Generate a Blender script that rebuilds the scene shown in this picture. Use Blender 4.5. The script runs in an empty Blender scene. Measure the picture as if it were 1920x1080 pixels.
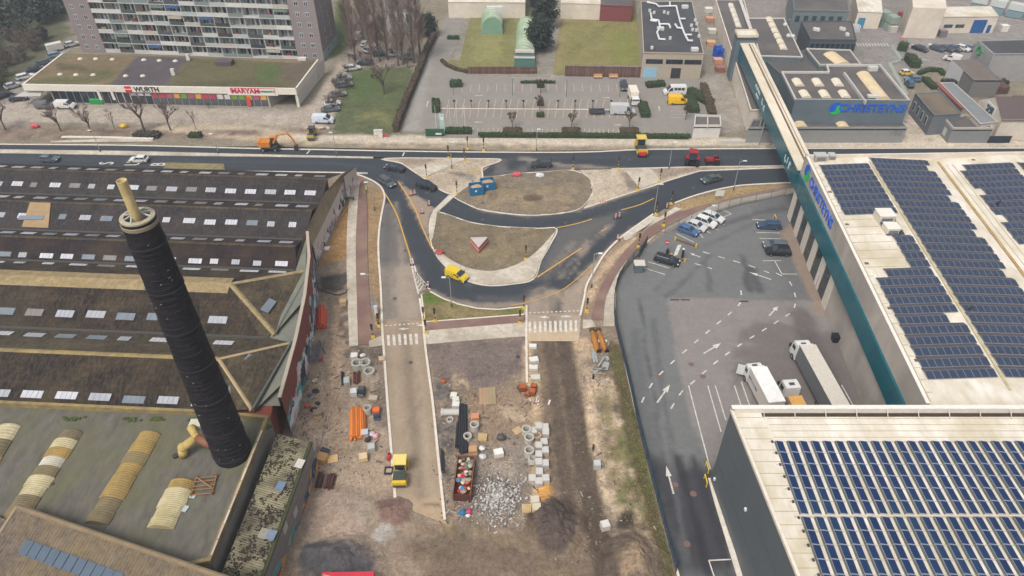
import bpy,bmesh,math,random
import numpy as np
from mathutils import Vector,Matrix
from mathutils.geometry import delaunay_2d_cdt
random.seed(11)
R=math.radians
sc=bpy.context.scene
col=sc.collection

# ------------------------------------------------------------------ camera, sky, sun, exposure
FPX,TILT,HCAM=1340.0,R(39.9),82.0
cam_d=bpy.data.cameras.new('camera');cam=bpy.data.objects.new('camera',cam_d);col.objects.link(cam)
cam.location=(0,0,HCAM);cam.rotation_euler=(R(90)-TILT,0,0)
cam_d.sensor_width=36;cam_d.lens=36*FPX/1920;cam_d.clip_end=6000;cam_d.clip_start=1
sc.camera=cam
w=bpy.data.worlds.new('World');sc.world=w;w.use_nodes=True
nt=w.node_tree;nt.nodes.clear()
sky=nt.nodes.new('ShaderNodeTexSky');sky.sky_type='NISHITA';sky.sun_disc=False
SUN_EL,SUN_AZ=R(56),R(-148)  # veiled sun behind the camera, a little to the left
sky.sun_elevation=SUN_EL;sky.sun_rotation=SUN_AZ;sky.dust_density=6.0;sky.air_density=1.0
hs=nt.nodes.new('ShaderNodeHueSaturation');hs.inputs['Saturation'].default_value=0.38
bg=nt.nodes.new('ShaderNodeBackground');bg.inputs['Strength'].default_value=0.15
ow=nt.nodes.new('ShaderNodeOutputWorld')
nt.links.new(sky.outputs[0],hs.inputs['Color']);nt.links.new(hs.outputs[0],bg.inputs['Color']);nt.links.new(bg.outputs[0],ow.inputs[0])
sd=bpy.data.lights.new('sun','SUN');sd.energy=1.35;sd.angle=R(16);sd.color=(1,.965,.92)
so=bpy.data.objects.new('sun',sd);col.objects.link(so);so.location=(-60,120,150)
to_sun=Vector((math.sin(SUN_AZ)*math.cos(SUN_EL),math.cos(SUN_AZ)*math.cos(SUN_EL),math.sin(SUN_EL)))
so.rotation_euler=to_sun.to_track_quat('Z','Y').to_euler()
sc.view_settings.view_transform='Standard';sc.view_settings.look='None'
sc.view_settings.gamma=1;sc.view_settings.use_curve_mapping=False
sc.view_settings.exposure=0.33

# ------------------------------------------------------------------ helpers
_c,_s=math.cos(TILT),math.sin(TILT)
def G(px,py,z=0.0):
 """photo pixel -> the point of the place that lies at height z"""
 v=py-540
 t=(HCAM-z)/(FPX*_s+v*_c)
 return Vector(((px-960)*t,(FPX*_c-v*_s)*t,z))
def GG(pts,z=0.0):return[G(a,b,z)for a,b in pts]
ALB=1.12
def lin(c):c/=255.0;return c/12.92 if c<=.04045 else((c+.055)/1.055)**2.4
def C(r,g,b):return(lin(r)/ALB,lin(g)/ALB,lin(b)/ALB)
def smooth(pts,n=5,closed=False):
 P=[Vector(p)for p in pts];out=[];N=len(P)
 for i in range(N if closed else N-1):
  if closed:a,b,c,d=P[(i-1)%N],P[i],P[(i+1)%N],P[(i+2)%N]
  else:a,b,c,d=P[max(i-1,0)],P[i],P[i+1],P[min(i+2,N-1)]
  for k in range(n):
   t=k/n
   out.append(.5*((2*b)+(c-a)*t+(2*a-5*b+4*c-d)*t*t+(3*b-a-3*c+d)*t**3))
 if not closed:out.append(P[-1])
 return out
def org(o):
 l=Vector((0,0,0))
 while o is not None:l+=o.location;o=o.parent
 return l
class MB:
 def __init__(s):s.v=[];s.f=[];s.m=[]
 def add(s,vs,fs,mi=0):
  b=len(s.v);s.v+=[tuple(p)for p in vs];s.f+=[tuple(b+i for i in f)for f in fs];s.m+=[mi]*len(fs);return s
 def box(s,cx,cy,cz,sx,sy,sz,rz=0,mi=0,tilt=0,tilt_y=0):
  vs=[]
  M=Matrix.Rotation(rz,3,'Z')@Matrix.Rotation(tilt,3,'X')@Matrix.Rotation(tilt_y,3,'Y')
  for dz in(-.5,.5):
   for dx,dy in((-.5,-.5),(.5,-.5),(.5,.5),(-.5,.5)):
    p=M@Vector((dx*sx,dy*sy,dz*sz));vs.append((cx+p.x,cy+p.y,cz+p.z))
  return s.add(vs,[(3,2,1,0),(4,5,6,7),(0,1,5,4),(1,2,6,5),(2,3,7,6),(3,0,4,7)],mi)
 def poly(s,pts,mi=0):return s.add(pts,[tuple(range(len(pts)))],mi)
 def prism(s,poly,z0,z1,mi=0,cap0=True):
  n=len(poly);area=sum(poly[i][0]*poly[(i+1)%n][1]-poly[(i+1)%n][0]*poly[i][1]for i in range(n))
  if area<0:poly=list(poly)[::-1]
  vs=[(p[0],p[1],z0)for p in poly]+[(p[0],p[1],z1)for p in poly]
  fs=[tuple(range(n,2*n))]+[(i,(i+1)%n,n+(i+1)%n,n+i)for i in range(n)]
  if cap0:fs.append(tuple(range(n-1,-1,-1)))
  return s.add(vs,fs,mi)
 def hexa(s,bot,top,mi=0):
  """8-corner solid: 4 bottom corners, 4 top corners, anticlockwise"""
  return s.add(list(bot)+list(top),[(3,2,1,0),(4,5,6,7),(0,1,5,4),(1,2,6,5),(2,3,7,6),(3,0,4,7)],mi)
 def tube(s,p0,p1,r0,r1=None,n=6,mi=0,caps=True):
  p0,p1=Vector(p0),Vector(p1);r1=r0 if r1 is None else r1
  d=(p1-p0);d=d.normalized()if d.length>1e-6 else Vector((0,0,1))
  a=d.orthogonal().normalized();b=d.cross(a);vs=[]
  for p,r in((p0,r0),(p1,r1)):
   for i in range(n):
    t=2*math.pi*i/n;vs.append(p+(a*math.cos(t)+b*math.sin(t))*r)
  fs=[(i,(i+1)%n,n+(i+1)%n,n+i)for i in range(n)]
  if caps:fs+=[tuple(range(n-1,-1,-1)),tuple(range(n,2*n))]
  return s.add(vs,fs,mi)
 def path(s,pts,r,n=6,mi=0):
  for a,b in zip(pts,pts[1:]):s.tube(a,b,r,r,n,mi)
  return s
 def lathe(s,cx,cy,prof,n=16,mi=0):
  vs=[(cx+r*math.cos(2*math.pi*i/n),cy+r*math.sin(2*math.pi*i/n),z)for r,z in prof for i in range(n)]
  fs=[(k*n+i,k*n+(i+1)%n,(k+1)*n+(i+1)%n,(k+1)*n+i)for k in range(len(prof)-1)for i in range(n)]
  return s.add(vs,fs,mi)
 def blob(s,c,rx,ry,rz,n=8,m=5,j=.15,mi=0,rnd=random):
  vs=[(c[0],c[1],c[2]-rz)];fs=[]
  for k in range(1,m):
   a=-math.pi/2+math.pi*k/m
   for i in range(n):
    t=2*math.pi*i/n;q=1+rnd.uniform(-j,j)
    vs.append((c[0]+rx*q*math.cos(a)*math.cos(t),c[1]+ry*q*math.cos(a)*math.sin(t),c[2]+rz*q*math.sin(a)))
  vs.append((c[0],c[1],c[2]+rz));L=len(vs)-1
  for i in range(n):
   fs.append((0,1+(i+1)%n,1+i));fs.append((L,L-n+i,L-n+(i+1)%n))
   for k in range(m-2):fs.append((1+k*n+i,1+k*n+(i+1)%n,1+(k+1)*n+(i+1)%n,1+(k+1)*n+i))
  return s.add(vs,fs,mi)
 def mesh(s,name,mats,off=None,smooth_=False):
  me=bpy.data.meshes.new(name)
  vs=s.v if off is None else[(x-off.x,y-off.y,z-off.z)for x,y,z in s.v]
  me.from_pydata(vs,[],s.f)
  if not isinstance(mats,(list,tuple)):mats=[mats]
  for m in mats:me.materials.append(m)
  if len(mats)>1:me.polygons.foreach_set('material_index',s.m)
  if smooth_:me.polygons.foreach_set('use_smooth',[True]*len(me.polygons))
  me.update();return me
 def build(s,name,mats,parent=None,local=False,smooth_=False,loc=None):
  """world-space vertices (or local=True) -> one mesh object"""
  if parent is not None:off=None if local else org(parent)
  else:off=Vector(loc)if loc is not None and not local else None
  o=bpy.data.objects.new(name,s.mesh(name,mats,off,smooth_));col.objects.link(o)
  if parent is not None:o.parent=parent
  elif loc is not None:o.location=loc
  return o
def inst(name,me,parent=None,loc=(0,0,0),rot=(0,0,0)):
 o=bpy.data.objects.new(name,me);col.objects.link(o);o.parent=parent;o.location=loc;o.rotation_euler=rot;return o
def tag(o,label,cat,group=None):
 o['label']=label;o['category']=cat
 if group:o['group']=group
 return o
def thing(name,label,cat,loc=(0,0,0),rz=0,group=None):
 o=bpy.data.objects.new(name,None);col.objects.link(o);o.empty_display_size=.3
 o.location=loc;o.rotation_euler=(0,0,rz);return tag(o,label,cat,group)
def struct(o,kind='structure'):o['kind']=kind;return o

# ------------------------------------------------------------------ materials
def mat(name,c1,c2=None,sc1=1.0,c3=None,sc3=.08,f3=.6,rough=.85,bump=0,bsc=None,metal=0,spec=.25,stretch=(1,1,1),world=True,contrast=.25,tile=None):
 m=bpy.data.materials.new(name);m.use_nodes=True;n=m.node_tree.nodes;L=m.node_tree.links
 b=n['Principled BSDF'];b.inputs['Roughness'].default_value=rough;b.inputs['Metallic'].default_value=metal
 b.inputs['Specular IOR Level'].default_value=spec;b.inputs['Base Color'].default_value=(*c1,1)
 if c2 is None and not bump:return m
 if world:g=n.new('ShaderNodeNewGeometry');co=g.outputs['Position']
 else:g=n.new('ShaderNodeTexCoord');co=g.outputs['Object']
 mp=n.new('ShaderNodeMapping');mp.inputs['Scale'].default_value=stretch;L.new(co,mp.inputs[0])
 if c2 is not None:
  t=n.new('ShaderNodeTexNoise');t.inputs['Scale'].default_value=sc1;t.inputs['Detail'].default_value=8;t.inputs['Roughness'].default_value=.65
  L.new(mp.outputs[0],t.inputs['Vector'])
  r=n.new('ShaderNodeMapRange');r.inputs[1].default_value=.5-contrast;r.inputs[2].default_value=.5+contrast;L.new(t.outputs[0],r.inputs[0])
  x=n.new('ShaderNodeMix');x.data_type='RGBA';x.inputs[6].default_value=(*c1,1);x.inputs[7].default_value=(*c2,1);L.new(r.outputs[0],x.inputs[0])
  out=x.outputs[2]
  if c3 is not None:
   t3=n.new('ShaderNodeTexNoise');t3.inputs['Scale'].default_value=sc3;t3.inputs['Detail'].default_value=5;L.new(co,t3.inputs['Vector'])
   r3=n.new('ShaderNodeMapRange');r3.inputs[1].default_value=.42;r3.inputs[2].default_value=.68;r3.inputs[4].default_value=f3;L.new(t3.outputs[0],r3.inputs[0])
   x3=n.new('ShaderNodeMix');x3.data_type='RGBA';L.new(r3.outputs[0],x3.inputs[0]);L.new(out,x3.inputs[6]);x3.inputs[7].default_value=(*c3,1);out=x3.outputs[2]
  if tile:  # separate sheets or tiles, each weathered a little differently
   bk_=n.new('ShaderNodeTexBrick');bk_.inputs['Scale'].default_value=1;bk_.inputs['Brick Width'].default_value=tile[0];bk_.inputs['Row Height'].default_value=tile[1];bk_.inputs['Mortar Size'].default_value=.045;bk_.inputs['Mortar Smooth'].default_value=.4;bk_.offset=0
   bk_.inputs['Color1'].default_value=(1.12,1.12,1.12,1);bk_.inputs['Color2'].default_value=(.74,.74,.74,1);bk_.inputs['Mortar'].default_value=(.55,.55,.55,1);rt_=n.new('ShaderNodeMapping');rt_.inputs['Rotation'].default_value=(0,0,.058);L.new(co,rt_.inputs[0]);L.new(rt_.outputs[0],bk_.inputs['Vector'])
   mm_=n.new('ShaderNodeMix');mm_.data_type='RGBA';mm_.blend_type='MULTIPLY';mm_.inputs[0].default_value=tile[2];L.new(out,mm_.inputs[6]);L.new(bk_.outputs['Color'],mm_.inputs[7]);out=mm_.outputs[2]
  L.new(out,b.inputs['Base Color'])
 if bump:
  t2=n.new('ShaderNodeTexNoise');t2.inputs['Scale'].default_value=bsc or sc1*2;t2.inputs['Detail'].default_value=6;L.new(mp.outputs[0],t2.inputs['Vector'])
  bp=n.new('ShaderNodeBump');bp.inputs['Strength'].default_value=bump;bp.inputs['Distance'].default_value=.15;L.new(t2.outputs[0],bp.inputs['Height']);L.new(bp.outputs[0],b.inputs['Normal'])
 return m
def mat_attr(name,fine=6.0,amt=.35,rough=.9,bump=.3,stretch=(1,1,1),spec=.2):
 """colour of the ground itself stored per vertex, broken up by fine grain"""
 m=bpy.data.materials.new(name);m.use_nodes=True;n=m.node_tree.nodes;L=m.node_tree.links
 b=n['Principled BSDF'];b.inputs['Roughness'].default_value=rough;b.inputs['Specular IOR Level'].default_value=spec
 a=n.new('ShaderNodeAttribute');a.attribute_name='Col'
 g=n.new('ShaderNodeNewGeometry');mp=n.new('ShaderNodeMapping');mp.inputs['Scale'].default_value=stretch;L.new(g.outputs['Position'],mp.inputs[0])
 f=None
 for s_,w_ in((fine,1.0),(fine*.34,.9),(fine*.1,.7),(fine*.03,.5)):
  t=n.new('ShaderNodeTexNoise');t.inputs['Scale'].default_value=s_;t.inputs['Detail'].default_value=7;t.inputs['Roughness'].default_value=.7
  L.new(mp.outputs[0],t.inputs['Vector'])
  r=n.new('ShaderNodeMapRange');r.inputs[1].default_value=.25;r.inputs[2].default_value=.75
  r.inputs[3].default_value=1-amt*w_;r.inputs[4].default_value=1+amt*w_;L.new(t.outputs[0],r.inputs[0])
  if f is None:f=r.outputs[0];first=t
  else:
   mu=n.new('ShaderNodeMath');mu.operation='MULTIPLY';L.new(f,mu.inputs[0]);L.new(r.outputs[0],mu.inputs[1]);f=mu.outputs[0]
 vm=n.new('ShaderNodeVectorMath');vm.operation='SCALE';L.new(a.outputs['Color'],vm.inputs[0]);L.new(f,vm.inputs['Scale']);L.new(vm.outputs[0],b.inputs['Base Color'])
 if bump:
  bp=n.new('ShaderNodeBump');bp.inputs['Strength'].default_value=bump;bp.inputs['Distance'].default_value=.1;L.new(first.outputs[0],bp.inputs['Height']);L.new(bp.outputs[0],b.inputs['Normal'])
 return m
_pm={}
def plain(r,g,b,rough=.6,metal=0,spec=.4):
 k=(r,g,b,rough,metal)
 if k not in _pm:
  c=C(r,g,b);_pm[k]=mat('paint_%d_%d_%d'%(r,g,b),c,tuple(x*.72 for x in c),1.7,rough=rough,metal=metal,spec=spec,world=False,contrast=.35)
 return _pm[k]
M_soil=mat_attr('soil',5,.40,.95,.9)
M_lawn=mat_attr('turf',3.5,.3,.95,.5)
M_road=mat_attr('road_surface',6,.15,.85,.15,spec=.15)
M_conc=mat('concrete_paving',C(204,195,180),C(170,160,144),1.1,C(148,134,116),.16,.65,bump=.1,contrast=.16)
M_kerb=mat('kerb_stone',C(222,214,200),C(190,180,165),1.5)
M_white_paint=mat('road_paint',C(224,219,208),C(164,156,146),1.6,rough=.7,contrast=.2)
M_yellow_paint=mat('yellow_road_tape',C(212,160,70),C(180,140,80),1.5,rough=.6)
M_red_path=mat('red_cycle_asphalt',C(128,100,92),C(112,90,84),1.2,C(150,128,110),.2,.6)
M_black=plain(34,34,36,.6);M_tyre=plain(28,28,30,.85)
M_glass=mat('dark_glass',C(52,62,70),None,rough=.12,spec=.6)
M_steel=plain(150,152,152,.45,.3);M_galv=plain(172,172,168,.5,.2)
M_wood=mat('raw_timber',C(205,170,120),C(170,132,90),3,world=False)
M_rust=mat('rust',C(150,82,50),C(96,58,44),3,world=False)

# ------------------------------------------------------------------ soft painting of ground colour per vertex
def _hash(ix,iy,s):
 n=(ix*374761393+iy*668265263+s*982451653)&0x7fffffff
 n=((n^(n>>13))*1274126177)&0x7fffffff
 return((n^(n>>16))&0xffff)/65535.0
def vnoise(x,y,sc_,seed=0):
 x=x*sc_;y=y*sc_;ix=np.floor(x).astype(np.int64);iy=np.floor(y).astype(np.int64);fx=x-ix;fy=y-iy
 fx=fx*fx*(3-2*fx);fy=fy*fy*(3-2*fy)
 return(_hash(ix,iy,seed)*(1-fx)+_hash(ix+1,iy,seed)*fx)*(1-fy)+(_hash(ix,iy+1,seed)*(1-fx)+_hash(ix+1,iy+1,seed)*fx)*fy
def fbm(x,y,sc_,seed=0,o=4):
 r=0;a=.5
 for i in range(o):r=r+a*vnoise(x,y,sc_*2**i,seed+i);a*=.5
 return r/(1-.5**o)
def seg_dist(x,y,pts,closed):
 d=np.full(x.shape,1e9);n=len(pts)
 for i in range(n if closed else n-1):
  ax,ay=pts[i][0],pts[i][1];bx,by=pts[(i+1)%n][0],pts[(i+1)%n][1]
  L2=(bx-ax)**2+(by-ay)**2+1e-9
  t=np.clip(((x-ax)*(bx-ax)+(y-ay)*(by-ay))/L2,0,1)
  d=np.minimum(d,np.hypot(x-ax-t*(bx-ax),y-ay-t*(by-ay)))
 return d
def inside(x,y,pts):
 r=np.zeros(x.shape,bool);n=len(pts)
 for i in range(n):
  ax,ay=pts[i][0],pts[i][1];bx,by=pts[(i+1)%n][0],pts[(i+1)%n][1]
  c=(ay>y)!=(by>y);r^=c&(x<(bx-ax)*(y-ay)/(by-ay+1e-12)+ax)
 return r
def paint(x,y,base,layers,seed=3,zp=0.0):
 """layers: (kind 'poly'|'line', photo points, colour, softness m, strength, raggedness m [, line width m])"""
 colr=np.empty((len(x),3));colr[:]=base
 for k,L in enumerate(layers):
  kind,px,cc,soft,st,rag=L[:6]
  pts=GG(px,zp);soft*=.6;rg=(fbm(x,y,.22,seed+7*k)-.5)*2*rag+(fbm(x,y,.8,seed+7*k+3,5)-.5)*1.6*rag
  if kind=='poly':d=seg_dist(x,y,pts,True);d=np.where(inside(x,y,pts),d,-d)
  else:d=L[6]/2-seg_dist(x,y,pts,False)
  m=np.clip((d+rg)/soft+.5,0,1);m=m*m*(3-2*m)*st
  if len(L)>7:m=m*np.clip((fbm(x,y,L[7],seed+90+k)-.35)/.3,0,1)
  colr=colr*(1-m[:,None])+np.array(cc)[None]*m[:,None]
 return colr
def sheet(name,pts,z,mt,base=None,layers=(),step=0,height=None,kind='structure',parent=None,seed=3,skirt=0,zp=0.0):
 """ground sheet with a crisp outline; step>0 fills it with vertices for soft colour and relief"""
 P2=[Vector((p[0],p[1]))for p in pts];n=len(P2);vin=list(P2)
 if step:
  xs=[p.x for p in P2];ys=[p.y for p in P2]
  gx,gy=np.meshgrid(np.arange(min(xs),max(xs),step),np.arange(min(ys),max(ys),step));gx=gx.ravel();gy=gy.ravel()
  gx=gx+(vnoise(gx,gy,3.1,5)-.5)*step*.5;gy=gy+(vnoise(gx,gy,3.3,9)-.5)*step*.5
  ok=inside(gx,gy,P2)&(seg_dist(gx,gy,P2,True)>step*.45)
  vin+=[Vector((a,b))for a,b in zip(gx[ok],gy[ok])]
 v2,e2,f2=delaunay_2d_cdt(vin,[(i,(i+1)%n)for i in range(n)],[],1,1e-5)[:3]
 x=np.array([v.x for v in v2]);y=np.array([v.y for v in v2]);zz=np.full(x.shape,float(z))
 if height is not None:zz=zz+height(x,y)
 vs=list(zip(x.tolist(),y.tolist(),zz.tolist()));fs=[tuple(f)for f in f2]
 me=bpy.data.meshes.new(name)
 nv=len(vs)
 if skirt:
  vs+=[(p.x,p.y,z)for p in P2]+[(p.x,p.y,z-skirt)for p in P2]
  fs+=[(nv+i,nv+(i+1)%n,nv+n+(i+1)%n,nv+n+i)for i in range(n)]
 me.from_pydata(vs,[],fs);me.materials.append(mt)
 # faces must look up
 bm=bmesh.new();bm.from_mesh(me);bm.normal_update()
 for f in bm.faces:
  if abs(f.normal.z)>.3 and f.normal.z<0:f.normal_flip()
 bm.to_mesh(me);bm.free()
 if base is not None:
  cc=paint(x,y,base,layers,seed,zp);at=me.color_attributes.new('Col','FLOAT_COLOR','POINT')
  buf=np.ones((len(vs),4),np.float32);buf[:nv,:3]=cc
  if skirt:buf[nv:,:3]=base
  at.data.foreach_set('color',buf.ravel())
 o=bpy.data.objects.new(name,me);col.objects.link(o)
 if parent is not None:o.parent=parent;o.location=-org(parent)
 if kind:o['kind']=kind
 return o
def ribbon(name,pts,w_,z,mt,h=0,kind='structure',parent=None,dash=None):
 """a strip of width w_ along a line; h>0 makes it a kerb; dash=(on,off) splits it into painted dashes"""
 P=[Vector((p[0],p[1],0))for p in pts];mb=MB()
 def strip(Q):
  n=len(Q);nr=[]
  for i in range(n):
   d=(Q[min(i+1,n-1)]-Q[max(i-1,0)]).normalized();nr.append(Vector((-d.y,d.x,0)))
  l=[Q[i]+nr[i]*w_/2 for i in range(n)];r=[Q[i]-nr[i]*w_/2 for i in range(n)]
  up=Vector((0,0,z+h));dn=Vector((0,0,z))
  for i in range(n-1):
   mb.poly([r[i]+up,r[i+1]+up,l[i+1]+up,l[i]+up])
   if h:
    mb.poly([r[i]+dn,r[i+1]+dn,r[i+1]+up,r[i]+up]);mb.poly([l[i+1]+dn,l[i]+dn,l[i]+up,l[i+1]+up])
  if h:
   mb.poly([l[0]+dn,r[0]+dn,r[0]+up,l[0]+up]);mb.poly([r[-1]+dn,l[-1]+dn,l[-1]+up,r[-1]+up])
 if dash is None:strip(P)
 else:
  cum=[0]
  for a,b in zip(P,P[1:]):cum.append(cum[-1]+(b-a).length)
  def at(s_):
   for i in range(len(P)-1):
    if s_<=cum[i+1]:return P[i].lerp(P[i+1],(s_-cum[i])/max(1e-6,cum[i+1]-cum[i]))
   return P[-1].copy()
  s_=0
  while s_<cum[-1]:
   strip([at(s_),at(min(s_+dash[0],cum[-1]))]);s_+=dash[0]+dash[1]
 o=mb.build(name,mt,parent)
 if kind:o['kind']=kind
 return o
_fontmesh={}
def text_mesh(txt,size,depth=.04,bold=0.0):
 k=(txt,size,depth,bold)
 if k not in _fontmesh:
  cu=bpy.data.curves.new('lettering','FONT');cu.body=txt;cu.size=size;cu.extrude=depth;cu.offset=bold;cu.align_x='CENTER';cu.align_y='CENTER';cu.resolution_u=3
  ob=bpy.data.objects.new('lettering',cu);col.objects.link(ob)
  dg=bpy.context.evaluated_depsgraph_get();me=bpy.data.meshes.new_from_object(ob.evaluated_get(dg));bpy.data.objects.remove(ob);bpy.data.curves.remove(cu)
  _fontmesh[k]=me
 return _fontmesh[k]
def text(name,txt,size,mt,parent,loc,right,up,depth=.04,bold=0.0,sx=1.0):
 """lettering lying in the plane of the unit vectors right and up (world space, parent unrotated)"""
 me=text_mesh(txt,size,depth,bold).copy();me.materials.clear();me.materials.append(mt)
 r=Vector(right).normalized();u=Vector(up).normalized();n_=r.cross(u)
 o=bpy.data.objects.new(name,me);col.objects.link(o)
 M=Matrix((r*sx,u,n_)).transposed().to_4x4();M.translation=Vector(loc)-(org(parent)if parent else Vector())
 o.parent=parent;o.matrix_local=M
 return o
 # ================================================================== the setting: ground, roads, pavements
DIRT=C(135,120,104);DARK=C(104,92,84);SAND=C(198,174,142);FRESH=C(60,65,70);DUST=C(150,137,122)
gb=MB();gb.poly([(-900,-700,-.45),(900,-700,-.45),(900,1100,-.45),(-900,1100,-.45)])
struct(gb.build('ground',mat('far_ground',C(120,112,96),C(96,98,72),.05,C(130,124,116),.02,.7)))
HEAPS=[  # photo px of the foot centre, radius x, radius y, height
(1040,985,4.2,4.6,2.3),(1190,1050,4.6,4.6,1.9),(735,962,3.0,2.6,1.1),(560,1035,3.5,3.2,.7),(640,1050,5.2,3.6,1.5),
(640,950,4.5,3.5,.5),(940,935,3.6,4.2,.55),(1010,970,1.0,2.2,.3),(900,690,6,3.5,.35),(950,660,3,2,.3),(1150,770,3,5,.35),(1165,850,2.5,5,.3)]
def site_h(x,y):
 z=(fbm(x,y,.35,4)-.5)*.12+(fbm(x,y,1.3,8)-.5)*.07-.05
 for px,py,rx,ry,h in HEAPS:
  c=G(px,py);d=np.hypot((x-c.x)/rx,(y-c.y)/ry)+(fbm(x,y,.7,21)-.5)*.35
  z=z+h*np.clip(1-d,0,1)**.9*(1+(fbm(x,y,2.2,31)-.5)*.5)
 return z
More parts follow.
